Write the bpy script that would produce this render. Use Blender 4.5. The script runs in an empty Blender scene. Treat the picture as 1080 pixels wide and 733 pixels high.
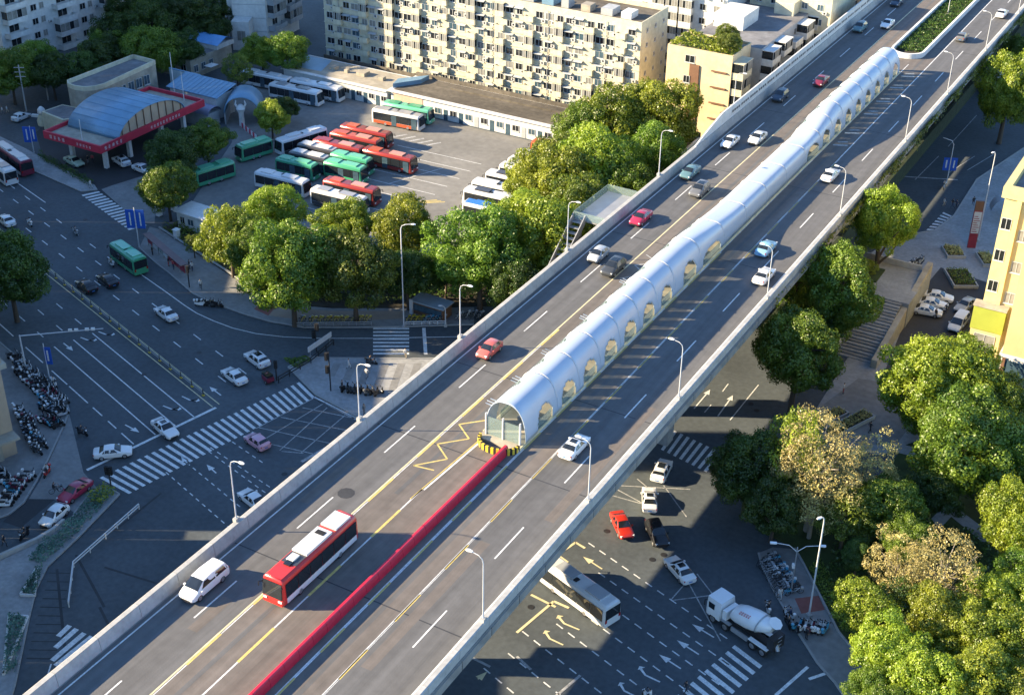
import bpy, math, random
import numpy as np
from mathutils import Matrix, Vector
rad = math.radians
SC = bpy.context.scene
COL = SC.collection

# ------------------------------------------------------------------ camera
CAMR = np.array([[0.865471, 0.264978, -0.425143],
                 [0.500819, -0.437573, 0.7468],
                 [0.011854, -0.859253, -0.511413]])      # rows: world axes seen from the camera (right, down, forward)
CF, CX, CY, CZ = 1450.0, 540.0, 366.5, 99.404
cam_d = bpy.data.cameras.new('camera')
cam_d.sensor_width = 36.0
cam_d.lens = CF / 1080.0 * 36.0
cam_d.clip_start, cam_d.clip_end = 1.0, 3000.0
cam = bpy.data.objects.new('camera', cam_d)
COL.objects.link(cam)
mw = Matrix.Identity(4)
for i in range(3):
    mw[i][0], mw[i][1], mw[i][2] = CAMR[i][0], -CAMR[i][1], -CAMR[i][2]
mw[2][3] = CZ
cam.matrix_world = mw
SC.camera = cam

# ------------------------------------------------------------------ light
SUN_EL, SUN_AZ = rad(21.5), math.atan2(0.5, 0.866)        # light travels towards +X +Y
world = bpy.data.worlds.new('World')
SC.world = world
world.use_nodes = True
wn = world.node_tree
sky = wn.nodes.new('ShaderNodeTexSky')
sky.sky_type = 'NISHITA'
sky.sun_disc = False
sky.sun_elevation = SUN_EL
sky.sun_rotation = rad(240.0)
sky.air_density, sky.dust_density, sky.ozone_density = 1.0, 0.0, 4.5
bg = wn.nodes['Background']
wn.links.new(sky.outputs['Color'], bg.inputs['Color'])
bg.inputs['Strength'].default_value = 0.106
sun_d = bpy.data.lights.new('sun', 'SUN')
sun_d.energy = 5.0
sun_d.angle = rad(0.5)
sun_d.color = (1.0, 0.80, 0.52)
sun = bpy.data.objects.new('sun', sun_d)
COL.objects.link(sun)
ld = Vector((math.cos(SUN_EL) * math.cos(SUN_AZ), math.cos(SUN_EL) * math.sin(SUN_AZ), -math.sin(SUN_EL)))
sun.rotation_euler = ld.to_track_quat('-Z', 'Y').to_euler()
sun.location = (-200, -60, 160)
SC.view_settings.view_transform = 'Standard'
SC.view_settings.look = 'None'
SC.view_settings.gamma = 1.0
SC.view_settings.exposure = 1.88
SC.cycles.max_bounces = 5
SC.cycles.diffuse_bounces = 3
SC.cycles.glossy_bounces = 2
SC.cycles.transmission_bounces = 3
SC.cycles.transparent_max_bounces = 4
SC.cycles.caustics_reflective = False
SC.cycles.caustics_refractive = False

# ------------------------------------------------------------------ helpers
DECK = 15.0
def G(px, py, z=0.0):
    """the point at height z that pixel (px, py) of the photograph looks at"""
    r = CAMR @ np.array([px - CX, py - CY, CF])
    t = (z - CZ) / r[2]
    return (float(r[0] * t), float(r[1] * t), z)
def depth(p):
    return float((CAMR.T @ (np.array(p) - np.array([0, 0, CZ])))[2])
def mpp(p):
    return depth(p) / CF
def ang(a, b, z=0.0):
    p, q = G(*a, z), G(*b, z)
    return math.atan2(q[1] - p[1], q[0] - p[0])
STREET = rad(-18.5)
SO = (-108.7, 111.9)
SU = (math.cos(STREET), math.sin(STREET))
SV = (-SU[1], SU[0])
def S(s, v, z=0.0):
    """street coordinates: s along the street, v across it"""
    return (SO[0] + s * SU[0] + v * SV[0], SO[1] + s * SU[1] + v * SV[1], z)

class MB:
    def __init__(self):
        self.v, self.f, self.m = [], [], []
    def add(self, vs, fs, m=0):
        b = len(self.v)
        self.v += [tuple(map(float, q)) for q in vs]
        for k in fs:
            self.f.append([b + i for i in k])
            self.m.append(m)
        return self
    def box(self, x0, x1, y0, y1, z0, z1, m=0):
        vs = [(x, y, z) for z in (z0, z1) for (x, y) in ((x0, y0), (x1, y0), (x1, y1), (x0, y1))]
        return self.add(vs, [(3, 2, 1, 0), (4, 5, 6, 7), (0, 1, 5, 4), (1, 2, 6, 5), (2, 3, 7, 6), (3, 0, 4, 7)], m)
    def obox(self, c, s, rz=0.0, m=0, rx=0.0, ry=0.0):
        R = Matrix.Rotation(rz, 3, 'Z') @ Matrix.Rotation(ry, 3, 'Y') @ Matrix.Rotation(rx, 3, 'X')
        vs = []
        for z in (-1, 1):
            for x, y in ((-1, -1), (1, -1), (1, 1), (-1, 1)):
                q = R @ Vector((x * s[0] / 2, y * s[1] / 2, z * s[2] / 2))
                vs.append((q[0] + c[0], q[1] + c[1], q[2] + c[2]))
        return self.add(vs, [(3, 2, 1, 0), (4, 5, 6, 7), (0, 1, 5, 4), (1, 2, 6, 5), (2, 3, 7, 6), (3, 0, 4, 7)], m)
    def prism(self, pts, z0, z1, m=0, msides=None):
        a = sum(pts[i][0] * pts[(i + 1) % len(pts)][1] - pts[(i + 1) % len(pts)][0] * pts[i][1] for i in range(len(pts)))
        if a < 0:
            pts = pts[::-1]
        n = len(pts)
        b = len(self.v)
        self.add([(p[0], p[1], z0) for p in pts] + [(p[0], p[1], z1) for p in pts], [], m)
        self.f.append([b + n + i for i in range(n)]); self.m.append(m)
        for i in range(n):
            j = (i + 1) % n
            self.f.append([b + i, b + j, b + n + j, b + n + i]); self.m.append(m if msides is None else msides)
        return self
    def sheet(self, pts, z, m=0):
        a = sum(pts[i][0] * pts[(i + 1) % len(pts)][1] - pts[(i + 1) % len(pts)][0] * pts[i][1] for i in range(len(pts)))
        if a < 0:
            pts = pts[::-1]
        return self.add([(p[0], p[1], z) for p in pts], [list(range(len(pts)))], m)
    def strip(self, a, b, w, z, m=0):
        dx, dy = b[0] - a[0], b[1] - a[1]
        l = math.hypot(dx, dy) or 1
        nx, ny = -dy / l * w / 2, dx / l * w / 2
        return self.sheet([(a[0] + nx, a[1] + ny), (a[0] - nx, a[1] - ny), (b[0] - nx, b[1] - ny), (b[0] + nx, b[1] + ny)], z, m)
    def tube(self, pts, rs, n=6, m=0, cap=True):
        rings = []
        P = [Vector(p) for p in pts]
        if not hasattr(rs, '__len__'):
            rs = [rs] * len(P)
        for i, p in enumerate(P):
            d = (P[min(i + 1, len(P) - 1)] - P[max(i - 1, 0)])
            d = d.normalized() if d.length > 1e-6 else Vector((0, 0, 1))
            a = Vector((1, 0, 0)) if abs(d.x) < 0.8 else Vector((0, 1, 0))
            e1 = d.cross(a).normalized(); e2 = d.cross(e1)
            rings.append([p + (e1 * math.cos(2 * math.pi * k / n) + e2 * math.sin(2 * math.pi * k / n)) * rs[i] for k in range(n)])
        return self.loft(rings, m, cap)
    def loft(self, rings, m=0, cap=True):
        b = len(self.v); n = len(rings[0])
        for r in rings:
            self.v += [tuple(map(float, q)) for q in r]
        for i in range(len(rings) - 1):
            for k in range(n):
                k2 = (k + 1) % n
                self.f.append([b + i * n + k, b + i * n + k2, b + (i + 1) * n + k2, b + (i + 1) * n + k]); self.m.append(m)
        if cap:
            self.f.append([b + k for k in range(n)][::-1]); self.m.append(m)
            e = b + (len(rings) - 1) * n
            self.f.append([e + k for k in range(n)]); self.m.append(m)
        return self
    def grid(self, rows, m=0):
        b = len(self.v); n = len(rows[0])
        for r in rows:
            self.v += [tuple(map(float, q)) for q in r]
        for i in range(len(rows) - 1):
            for k in range(n - 1):
                self.f.append([b + i * n + k, b + i * n + k + 1, b + (i + 1) * n + k + 1, b + (i + 1) * n + k]); self.m.append(m)
        return self
    def mesh(self, name, mats, smooth=None):
        me = bpy.data.meshes.new(name)
        me.from_pydata(self.v, [], self.f)
        for mt in (mats if isinstance(mats, (list, tuple)) else [mats]):
            me.materials.append(mt)
        me.polygons.foreach_set('material_index', self.m)
        if smooth is not None:
            me.polygons.foreach_set('use_smooth', [True] * len(self.f))
            me.set_sharp_from_angle(angle=rad(smooth))
        me.update()
        return me
    def obj(self, name, mats, parent=None, loc=(0, 0, 0), rz=0.0, smooth=None):
        return link(name, self.mesh(name, mats, smooth), parent, loc, rz)

def link(name, me, parent=None, loc=(0, 0, 0), rz=0.0, scale=None):
    o = bpy.data.objects.new(name, me)
    COL.objects.link(o)
    o.location = loc
    if rz:
        o.rotation_euler = (0, 0, rz)
    if scale is not None:
        o.scale = scale
    if parent is not None:
        o.parent = parent
    return o
def tag(o, label, cat, group=None, kind=None):
    o['label'] = label
    o['category'] = cat
    if group: o['group'] = group
    if kind: o['kind'] = kind
    return o
def thing(name, label, cat, loc=(0, 0, 0), rz=0.0, group=None):
    o = link(name, None, None, loc, rz)
    o.empty_display_size = 0.5
    return tag(o, label, cat, group)
def structure(o):
    o['kind'] = 'structure'
    return o
def wpart(mb, name, mats, th, smooth=None):
    """a part whose mesh is given in world coordinates, under an unrotated thing"""
    o = mb.obj(name, mats, th, smooth=smooth)
    o.location = (-th.location[0], -th.location[1], -th.location[2])
    return o
def spawn(proto, name, label, cat, loc, rz=0.0, group=None, colors=None, scale=None):
    """a thing from a prototype: list of (part name, mesh, location, rotation, parent index, colour key)"""
    t = thing(name, label, cat, loc, rz, group)
    if scale is not None:
        t.scale = scale
    made = []
    for (pn, me, pl, pr, pi, key) in proto:
        o = link(pn, me, t if pi is None else made[pi], pl, pr)
        if colors and key in colors:
            o.material_slots[0].link = 'OBJECT'
            o.material_slots[0].material = colors[key]
        made.append(o)
    return t

# ------------------------------------------------------------------ materials
def mat(name, col, rough=0.7, metal=0.0, vary=0.12, scale=0.6, bump=0.0, bscale=None, spec=0.4, coat=0.0, stretch=None, col2=None, vary2=0.0, scale2=8.0):
    m = bpy.data.materials.new(name)
    m.use_nodes = True
    nt = m.node_tree
    p = nt.nodes['Principled BSDF']
    p.inputs['Roughness'].default_value = rough
    p.inputs['Metallic'].default_value = metal
    p.inputs['Specular IOR Level'].default_value = spec
    p.inputs['Coat Weight'].default_value = coat
    if coat:
        p.inputs['Coat Roughness'].default_value = 0.08
    tc = nt.nodes.new('ShaderNodeTexCoord')
    src = tc.outputs['Object']
    if stretch:
        mp = nt.nodes.new('ShaderNodeMapping')
        mp.inputs['Scale'].default_value = stretch
        nt.links.new(src, mp.inputs['Vector'])
        src = mp.outputs['Vector']
    nz = nt.nodes.new('ShaderNodeTexNoise')
    nz.inputs['Scale'].default_value = scale
    nz.inputs['Detail'].default_value = 6
    nz.inputs['Roughness'].default_value = 0.65
    nt.links.new(src, nz.inputs['Vector'])
    rp = nt.nodes.new('ShaderNodeMapRange')
    rp.inputs['From Min'].default_value = 0.3
    rp.inputs['From Max'].default_value = 0.7
    nt.links.new(nz.outputs['Fac'], rp.inputs['Value'])
    mx = nt.nodes.new('ShaderNodeMix')
    mx.data_type = 'RGBA'
    c1 = tuple(max(0, c * (1 - vary)) for c in col)
    c2 = tuple(min(1, c * (1 + vary)) for c in (col2 or col))
    mx.inputs[6].default_value = (*c1, 1)
    mx.inputs[7].default_value = (*c2, 1)
    nt.links.new(rp.outputs['Result'], mx.inputs['Factor'])
    out = mx.outputs[2]
    if vary2:
        n2 = nt.nodes.new('ShaderNodeTexNoise')
        n2.inputs['Scale'].default_value = scale2
        n2.inputs['Detail'].default_value = 4
        nt.links.new(tc.outputs['Object'], n2.inputs['Vector'])
        r2 = nt.nodes.new('ShaderNodeMapRange')
        r2.inputs['From Min'].default_value = 0.3
        r2.inputs['From Max'].default_value = 0.7
        r2.inputs['To Min'].default_value = 1 - vary2
        r2.inputs['To Max'].default_value = 1 + vary2
        nt.links.new(n2.outputs['Fac'], r2.inputs['Value'])
        hv = nt.nodes.new('ShaderNodeHueSaturation')
        nt.links.new(r2.outputs['Result'], hv.inputs['Value'])
        nt.links.new(out, hv.inputs['Color'])
        out = hv.outputs['Color']
    nt.links.new(out, p.inputs['Base Color'])
    if bump:
        bn = nt.nodes.new('ShaderNodeTexNoise')
        bn.inputs['Scale'].default_value = bscale or scale * 10
        bn.inputs['Detail'].default_value = 4
        nt.links.new(tc.outputs['Object'], bn.inputs['Vector'])
        bp = nt.nodes.new('ShaderNodeBump')
        bp.inputs['Strength'].default_value = bump
        bp.inputs['Distance'].default_value = 0.05
        nt.links.new(bn.outputs['Fac'], bp.inputs['Height'])
        nt.links.new(bp.outputs['Normal'], p.inputs['Normal'])
    return m

def leafmat(name, ca, cb, trans=0.42):
    m = bpy.data.materials.new(name)
    m.use_nodes = True
    nt = m.node_tree
    nt.nodes.remove(nt.nodes['Principled BSDF'])
    out = nt.nodes['Material Output']
    at = nt.nodes.new('ShaderNodeAttribute'); at.attribute_name = 'tone'
    mx = nt.nodes.new('ShaderNodeMix'); mx.data_type = 'RGBA'
    mx.inputs[6].default_value = (*ca, 1); mx.inputs[7].default_value = (*cb, 1)
    nt.links.new(at.outputs['Fac'], mx.inputs['Factor'])
    oi = nt.nodes.new('ShaderNodeObjectInfo')
    r1 = nt.nodes.new('ShaderNodeMapRange')
    r1.inputs['To Min'].default_value = 0.492; r1.inputs['To Max'].default_value = 0.512
    nt.links.new(oi.outputs['Random'], r1.inputs['Value'])
    r2 = nt.nodes.new('ShaderNodeMapRange')
    r2.inputs['To Min'].default_value = 0.8; r2.inputs['To Max'].default_value = 1.2
    nt.links.new(oi.outputs['Random'], r2.inputs['Value'])
    hv = nt.nodes.new('ShaderNodeHueSaturation')
    nt.links.new(r1.outputs['Result'], hv.inputs['Hue'])
    nt.links.new(r2.outputs['Result'], hv.inputs['Value'])
    nt.links.new(mx.outputs[2], hv.inputs['Color'])
    df = nt.nodes.new('ShaderNodeBsdfDiffuse'); tr = nt.nodes.new('ShaderNodeBsdfTranslucent')
    gl = nt.nodes.new('ShaderNodeBsdfGlossy'); gl.inputs['Roughness'].default_value = 0.45
    nt.links.new(hv.outputs['Color'], df.inputs['Color']); nt.links.new(hv.outputs['Color'], tr.inputs['Color'])
    ms = nt.nodes.new('ShaderNodeMixShader'); ms.inputs[0].default_value = trans
    nt.links.new(df.outputs[0], ms.inputs[1]); nt.links.new(tr.outputs[0], ms.inputs[2])
    m2 = nt.nodes.new('ShaderNodeMixShader'); m2.inputs[0].default_value = 0.04
    nt.links.new(ms.outputs[0], m2.inputs[1]); nt.links.new(gl.outputs[0], m2.inputs[2])
    nt.links.new(m2.outputs[0], out.inputs['Surface'])
    return m

def glassmat(name, col, rough=0.06):
    m = mat(name, col, rough=rough, vary=0.3, scale=0.8, spec=0.8)
    return m

K = {}
K['asphalt'] = mat('asphalt', (0.068, 0.081, 0.090), 0.8, vary=0.28, scale=0.06, bump=0.25, bscale=6, vary2=0.14, scale2=1.6)
K['asphalt_new'] = mat('asphalt_new', (0.036, 0.038, 0.042), 0.75, vary=0.2, scale=0.2, vary2=0.1, scale2=3)
K['deck'] = mat('deck_asphalt', (0.108, 0.108, 0.108), 0.8, vary=0.22, scale=0.8, stretch=(1.0, 0.03, 1.0), bump=0.2, bscale=6, vary2=0.1, scale2=0.8)
K['buslane'] = mat('bus_lane_asphalt', (0.135, 0.119, 0.106), 0.8, vary=0.25, scale=0.8, stretch=(1.0, 0.03, 1.0), bump=0.2, bscale=6, vary2=0.12, scale2=0.8)
K['yard'] = mat('yard_concrete', (0.185, 0.182, 0.170), 0.85, vary=0.22, scale=0.05, bump=0.15, bscale=5, vary2=0.12, scale2=0.9)
K['paving'] = mat('paving', (0.205, 0.205, 0.200), 0.85, vary=0.2, scale=0.2, bump=0.3, bscale=4, vary2=0.12, scale2=1.5)
K['paving_light'] = mat('paving_light', (0.27, 0.275, 0.275), 0.85, vary=0.2, scale=0.25, bump=0.2, bscale=4, vary2=0.1, scale2=2)
K['paving_sun_tint'] = mat('paving_sun_tint', (0.27, 0.21, 0.16), 0.85, vary=0.2, scale=0.25, bump=0.2, bscale=4)  # paving colour with warm sunlight mixed in
K['paving_red'] = mat('paving_red', (0.22, 0.085, 0.07), 0.85, vary=0.25, scale=0.4)
K['kerb'] = mat('kerb_stone', (0.30, 0.30, 0.29), 0.8, vary=0.2, scale=0.7)
K['soil'] = mat('soil', (0.040, 0.034, 0.022), 0.95, vary=0.4, scale=0.5, bump=0.5)
K['lawn'] = mat('lawn', (0.040, 0.060, 0.016), 0.95, vary=0.4, scale=0.5, bump=0.6, bscale=12)
K['mark'] = mat('road_paint_white', (0.60, 0.61, 0.60), 0.6, vary=0.22, scale=1.5, vary2=0.15, scale2=6)
K['markold'] = mat('road_paint_worn', (0.34, 0.345, 0.34), 0.7, vary=0.4, scale=1.2, vary2=0.3, scale2=5)
K['markyel'] = mat('road_paint_yellow', (0.56, 0.44, 0.14), 0.6, vary=0.22, scale=1.2, vary2=0.15, scale2=5)
K['markyelpale'] = mat('road_paint_pale_yellow', (0.62, 0.55, 0.33), 0.6, vary=0.2, scale=0.8)
K['conc'] = mat('concrete', (0.36, 0.36, 0.345), 0.85, vary=0.16, scale=0.35, bump=0.15, vary2=0.1, scale2=2.5)
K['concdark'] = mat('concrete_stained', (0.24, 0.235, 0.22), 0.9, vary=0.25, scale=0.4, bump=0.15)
K['concwhite'] = mat('white_concrete', (0.62, 0.62, 0.60), 0.8, vary=0.14, scale=0.3, vary2=0.08, scale2=2)
K['steelgrey'] = mat('grey_painted_steel', (0.32, 0.33, 0.34), 0.45, metal=0.3, vary=0.1)
K['lampwhite'] = mat('pale_grey_pole_paint', (0.58, 0.59, 0.60), 0.45, metal=0.1, vary=0.08)
K['darkmetal'] = mat('dark_metal', (0.035, 0.036, 0.040), 0.5, metal=0.3, vary=0.2)
K['black'] = mat('black_rubber', (0.014, 0.014, 0.015), 0.75, vary=0.2)
K['rim'] = mat('wheel_rim', (0.38, 0.38, 0.39), 0.35, metal=0.7, vary=0.1)
K['glass'] = glassmat('dark_glass', (0.016, 0.020, 0.024))
K['glassblue'] = glassmat('blue_grey_glass', (0.05, 0.09, 0.12), 0.1)
K['glassclear_old'] = mat('pale_screen_glass', (0.30, 0.38, 0.36), 0.12, vary=0.15, spec=0.7)
def clearglass(name, tint, opacity):
    m = bpy.data.materials.new(name); m.use_nodes = True
    nt = m.node_tree; out = nt.nodes['Material Output']; p = nt.nodes['Principled BSDF']
    p.inputs['Base Color'].default_value = (*tint, 1); p.inputs['Roughness'].default_value = 0.12
    tr = nt.nodes.new('ShaderNodeBsdfTransparent'); tr.inputs['Color'].default_value = (0.9, 0.95, 0.95, 1)
    ms = nt.nodes.new('ShaderNodeMixShader'); ms.inputs[0].default_value = opacity
    nt.links.new(tr.outputs[0], ms.inputs[1]); nt.links.new(p.outputs[0], ms.inputs[2]); nt.links.new(ms.outputs[0], out.inputs['Surface'])
    return m
K['glassclear'] = clearglass('clear_screen_glass', (0.30, 0.38, 0.36), 0.35)
K['lightlens'] = mat('lamp_lens', (0.75, 0.76, 0.76), 0.2, vary=0.05)
K['tail'] = mat('tail_lens', (0.32, 0.015, 0.015), 0.25, vary=0.1)
K['canopy'] = mat('pearl_canopy', (0.40, 0.47, 0.56), 0.3, metal=0.0, vary=0.06, scale=0.25, spec=0.6)
K['redbar'] = mat('red_barrier_paint', (0.46, 0.018, 0.045), 0.35, vary=0.12, spec=0.5)
K['redsign'] = mat('red_fascia', (0.46, 0.03, 0.06), 0.5, vary=0.12)
K['bluesign'] = mat('blue_sign', (0.02, 0.09, 0.42), 0.45, vary=0.08)
K['blueroof'] = mat('blue_metal_roof', (0.17, 0.30, 0.42), 0.45, metal=0.2, vary=0.14, scale=0.3)
K['whitewall'] = mat('white_wall', (0.56, 0.57, 0.55), 0.85, vary=0.12, scale=0.25, vary2=0.1, scale2=1.5)
K['creamwall'] = mat('cream_wall', (0.52, 0.485, 0.355), 0.85, vary=0.16, scale=0.2, vary2=0.12, scale2=1.2)
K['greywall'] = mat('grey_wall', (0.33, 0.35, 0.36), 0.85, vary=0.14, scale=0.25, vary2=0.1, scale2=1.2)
K['tanwall'] = mat('tan_wall', (0.56, 0.45, 0.28), 0.85, vary=0.14, scale=0.2, vary2=0.08, scale2=1.2)
K['yellowwall'] = mat('yellow_wall', (0.56, 0.47, 0.22), 0.8, vary=0.1, scale=0.2, vary2=0.06, scale2=1.0)
K['orangewall'] = mat('ochre_wall', (0.54, 0.40, 0.20), 0.8, vary=0.1, scale=0.2)
K['lime'] = mat('lime_panel', (0.29, 0.33, 0.05), 0.6, vary=0.08)
K['brownwall'] = mat('brown_shaft', (0.16, 0.085, 0.05), 0.85, vary=0.2)
K['beigewall'] = mat('beige_stone', (0.40, 0.31, 0.22), 0.85, vary=0.15, scale=0.3)
K['rooffelt'] = mat('roof_felt', (0.10, 0.088, 0.070), 0.9, vary=0.45, scale=0.18, stretch=(0.25, 1.0, 1.0), vary2=0.25, scale2=1.2)
K['roofgrey'] = mat('roof_grey', (0.17, 0.17, 0.175), 0.9, vary=0.3, scale=0.2, vary2=0.15, scale2=1.0)
K['roofbeige'] = mat('roof_beige', (0.33, 0.30, 0.24), 0.9, vary=0.2, scale=0.25, vary2=0.1, scale2=1.0)
K['acwhite'] = mat('ac_white', (0.45, 0.46, 0.45), 0.6, vary=0.1)
K['bark'] = mat('bark', (0.085, 0.065, 0.048), 0.9, vary=0.3, scale=2.0, bump=0.4)
K['barkpale'] = mat('bark_pale', (0.24, 0.21, 0.17), 0.9, vary=0.3, scale=2.0)
K['skin'] = mat('skin', (0.42, 0.26, 0.18), 0.6, vary=0.05)
K['hair'] = mat('hair', (0.012, 0.010, 0.009), 0.6, vary=0.1)
K['yellowpaint'] = mat('yellow_paint', (0.58, 0.43, 0.04), 0.5, vary=0.12)
K['orangetile'] = mat('planting_orange', (0.25, 0.11, 0.04), 0.9, vary=0.4, scale=1.5)
K['screenred'] = mat('board_red', (0.26, 0.03, 0.05), 0.5, vary=0.2)
K['screenwhite'] = mat('board_white', (0.50, 0.52, 0.54), 0.5, vary=0.15, scale=3)
def paint(name, col, rough=0.32, metal=0.0):
    return mat('paint_' + name, col, rough, metal=metal, vary=0.04, scale=1.0, spec=0.5, coat=0.5)
PT = {n: paint(n, c) for n, c in dict(
    white=(0.70, 0.71, 0.71), black=(0.012, 0.012, 0.014), silver=(0.36, 0.38, 0.40), grey=(0.13, 0.135, 0.14), darkgrey=(0.045, 0.05, 0.055),
    crimson=(0.34, 0.025, 0.065), maroon=(0.17, 0.022, 0.045), red=(0.50, 0.03, 0.018), pink=(0.62, 0.34, 0.42), lightblue=(0.22, 0.42, 0.58),
    darkblue=(0.035, 0.055, 0.085), teal=(0.10, 0.19, 0.21), coral=(0.55, 0.12, 0.10), palegreen=(0.42, 0.52, 0.40), busred=(0.26, 0.030, 0.024), brtred=(0.50, 0.03, 0.025), busorange=(0.44, 0.085, 0.03),
    pinkish=(0.52, 0.25, 0.20), maroonroof=(0.20, 0.035, 0.03), busgreen=(0.055, 0.30, 0.16), busgreenroof=(0.13, 0.44, 0.28), buswhite=(0.60, 0.61, 0.61), busgrey=(0.30, 0.30, 0.31), busdark=(0.05, 0.05, 0.055), busblue=(0.035, 0.17, 0.50),
    cloth_dark=(0.02, 0.022, 0.03), cloth_navy=(0.03, 0.045, 0.10), cloth_white=(0.55, 0.55, 0.54), cloth_red=(0.36, 0.05, 0.06), cloth_grey=(0.18, 0.18, 0.19), cloth_blue=(0.12, 0.22, 0.40), cloth_beige=(0.36, 0.30, 0.22),
    purple=(0.10, 0.05, 0.16), yellow=(0.55, 0.42, 0.03), cyan=(0.08, 0.34, 0.50)).items()}
LF = {
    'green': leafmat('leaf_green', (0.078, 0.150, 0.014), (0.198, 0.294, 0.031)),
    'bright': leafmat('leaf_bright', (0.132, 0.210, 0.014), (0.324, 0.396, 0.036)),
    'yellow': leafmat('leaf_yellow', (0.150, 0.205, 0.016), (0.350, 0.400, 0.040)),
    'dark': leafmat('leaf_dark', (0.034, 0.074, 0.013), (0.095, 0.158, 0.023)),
    'olive': leafmat('leaf_olive', (0.088, 0.132, 0.016), (0.205, 0.262, 0.030)),
    'bare': leafmat('leaf_straw', (0.310, 0.265, 0.103), (0.575, 0.506, 0.184), 0.3),
    'bluish': leafmat('leaf_bluish', (0.051, 0.128, 0.093), (0.170, 0.323, 0.238)),
    'ivy': leafmat('leaf_ivy', (0.06, 0.09, 0.012), (0.18, 0.21, 0.025)),
}
# ================================================================== SETTING: ground, yard, pavements, markings
def gp(pts, z=0.0):
    return [G(x, y, z)[:2] for x, y in pts]
ground = structure(MB().sheet([(-900, -500), (900, -500), (900, 1100), (-900, 1100)], 0.0).obj('ground', K['asphalt']))

yard_pts = [(-192, 148 + 13), (-150, 156), (-128, 158), (-104, 160), (-84, 172), (-80, 190), (-80, 213), (-176, 214.5), (-186, 214)]
yard = structure(MB().sheet([G(*p)[:2] for p in [(178, 250), (215, 195), (245, 150), (235, 120), (262, 84)]] + [(-176, 213), (-88, 213), (-82, 185), (-96, 160), (-118, 158)], 0.02).obj('bus_yard', K['yard']))

def pavement(name, pts, m, z=0.15, kerb=True, world=False):
    P = pts if world else gp(pts)
    o = structure(MB().prism(P, -0.05, z, 0, 1).obj(name, [m, K['kerb']]))
    return o
def kerbline(parent, pts, z=0.15, w=0.22, h=0.05, world=False, lx=1.2):
    """kerb stones laid end to end along a line"""
    P = pts if world else gp(pts)
    for a, b in zip(P[:-1], P[1:]):
        L = math.hypot(b[0] - a[0], b[1] - a[1])
        n = max(1, int(L / lx))
        r = math.atan2(b[1] - a[1], b[0] - a[0])
        for i in range(n):
            t = (i + 0.5) / n
            link('kerb_stone', stone_mesh(L / n - 0.03, w), parent, (a[0] + (b[0] - a[0]) * t, a[1] + (b[1] - a[1]) * t, z - 0.08), r)
_stone = {}
def stone_mesh(l, w):
    k = (round(l, 1), w)
    if k not in _stone:
        _stone[k] = MB().box(-k[0] / 2, k[0] / 2, -w / 2, w / 2, 0, 0.16).mesh('kerb_stone', K['kerb'])
    return _stone[k]

# north pavement of the street, with its garden strip behind
N_out = [(147, 262), (163, 277), (180, 290), (203, 310), (215, 316), (235, 324), (257, 332), (285, 340), (320, 346), (390, 346), (432, 345), (500, 343)]
N_in = [(500, 325), (430, 326), (350, 326), (300, 322), (274, 314), (250, 296), (210, 270), (169, 243), (158, 240)]
pv_n = pavement('pavement_north', N_out + N_in, K['paving'])
kerbline(pv_n, N_out)
pv_sun_strip = structure(MB().sheet(gp([(262, 318), (300, 325), (350, 329), (425, 329), (425, 337), (385, 339), (320, 339), (285, 334)]), 0.156).obj('painted_sun_strip', K['paving_sun_tint']))  # warm strip paints the sun patches under the trees onto the pavement
structure(MB().sheet(gp([(277, 318), (292, 324), (283, 334), (268, 327)]), 0.162).obj('pavement_red_panel', K['paving_red']))
garden_n = structure(MB().prism(gp([(169, 242), (210, 269), (250, 295), (274, 313), (300, 321), (350, 325), (430, 325), (545, 322), (600, 270), (720, 165), (745, 150), (600, 146), (560, 200), (470, 270), (400, 270), (300, 232), (222, 240), (200, 232)]), -0.05, 0.12).obj('garden_ground', K['soil']))
kerbline(garden_n, [(168, 242), (210, 269), (250, 295), (274, 313)], z=0.42, w=0.35)
# pavement left of the station forecourt
pv_w = pavement('pavement_forecourt', [(28, 158), (42, 166), (100, 196), (103, 201), (86, 203), (38, 182), (-6, 160), (-10, 140)], K['paving_light'])
kerbline(pv_w, [(-6, 160), (38, 182), (86, 203), (103, 201)])
structure(MB().sheet(gp([(38, 140), (60, 120), (180, 118), (200, 140), (206, 172), (160, 232), (150, 236), (100, 199), (46, 170)]), 0.012).obj('forecourt', K['asphalt_new']))
structure(MB().sheet(gp([(118, 196), (150, 186), (165, 205), (163, 236), (146, 235), (107, 200)]), 0.02).obj('forecourt_slab', K['paving']))
# island plaza between slip lane and street
isl = pavement('traffic_island', [(326, 377), (350, 378.5), (520, 378), (560, 380), (440, 452), (384, 444), (333, 417), (314, 398), (304, 388)], K['paving_light'])
kerbline(isl, [(560, 380), (350, 378.5), (326, 377), (304, 388), (314, 398), (333, 417), (384, 444), (440, 452)])
for i in range(7):                                                   # pale paving bands of the island
    a = (352 + i * 17, 384); b = (345 + i * 16, 398 + i * 4)
    structure(MB().sheet(gp([a, (a[0] + 8, a[1]), (b[0] + 8, b[1]), b]), 0.158).obj('paving_band', K['paving']))
# south-west pavement with the crowd of scooters
SW_out = [(-20, 345), (0, 362), (16, 376), (40, 397), (60, 413), (71, 427), (73, 434), (69, 446), (60, 466), (50, 487), (40, 506), (25, 531), (10, 543), (-14, 552)]
pv_sw = pavement('pavement_southwest', SW_out + [(-80, 560), (-60, 400), (-40, 340)], K['paving'])
kerbline(pv_sw, SW_out)
structure(MB().sheet(gp([(73, 436), (60, 468), (42, 507), (30, 527), (58, 527), (78, 540), (108, 521), (88, 498)]), 0.008).obj('pale_turning_apron', K['paving']))
structure(MB().sheet(gp([(29, 526), (58, 526.5), (22, 556.5), (3, 550)]), 0.014).obj('dark_patch', K['asphalt_new']))
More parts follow.
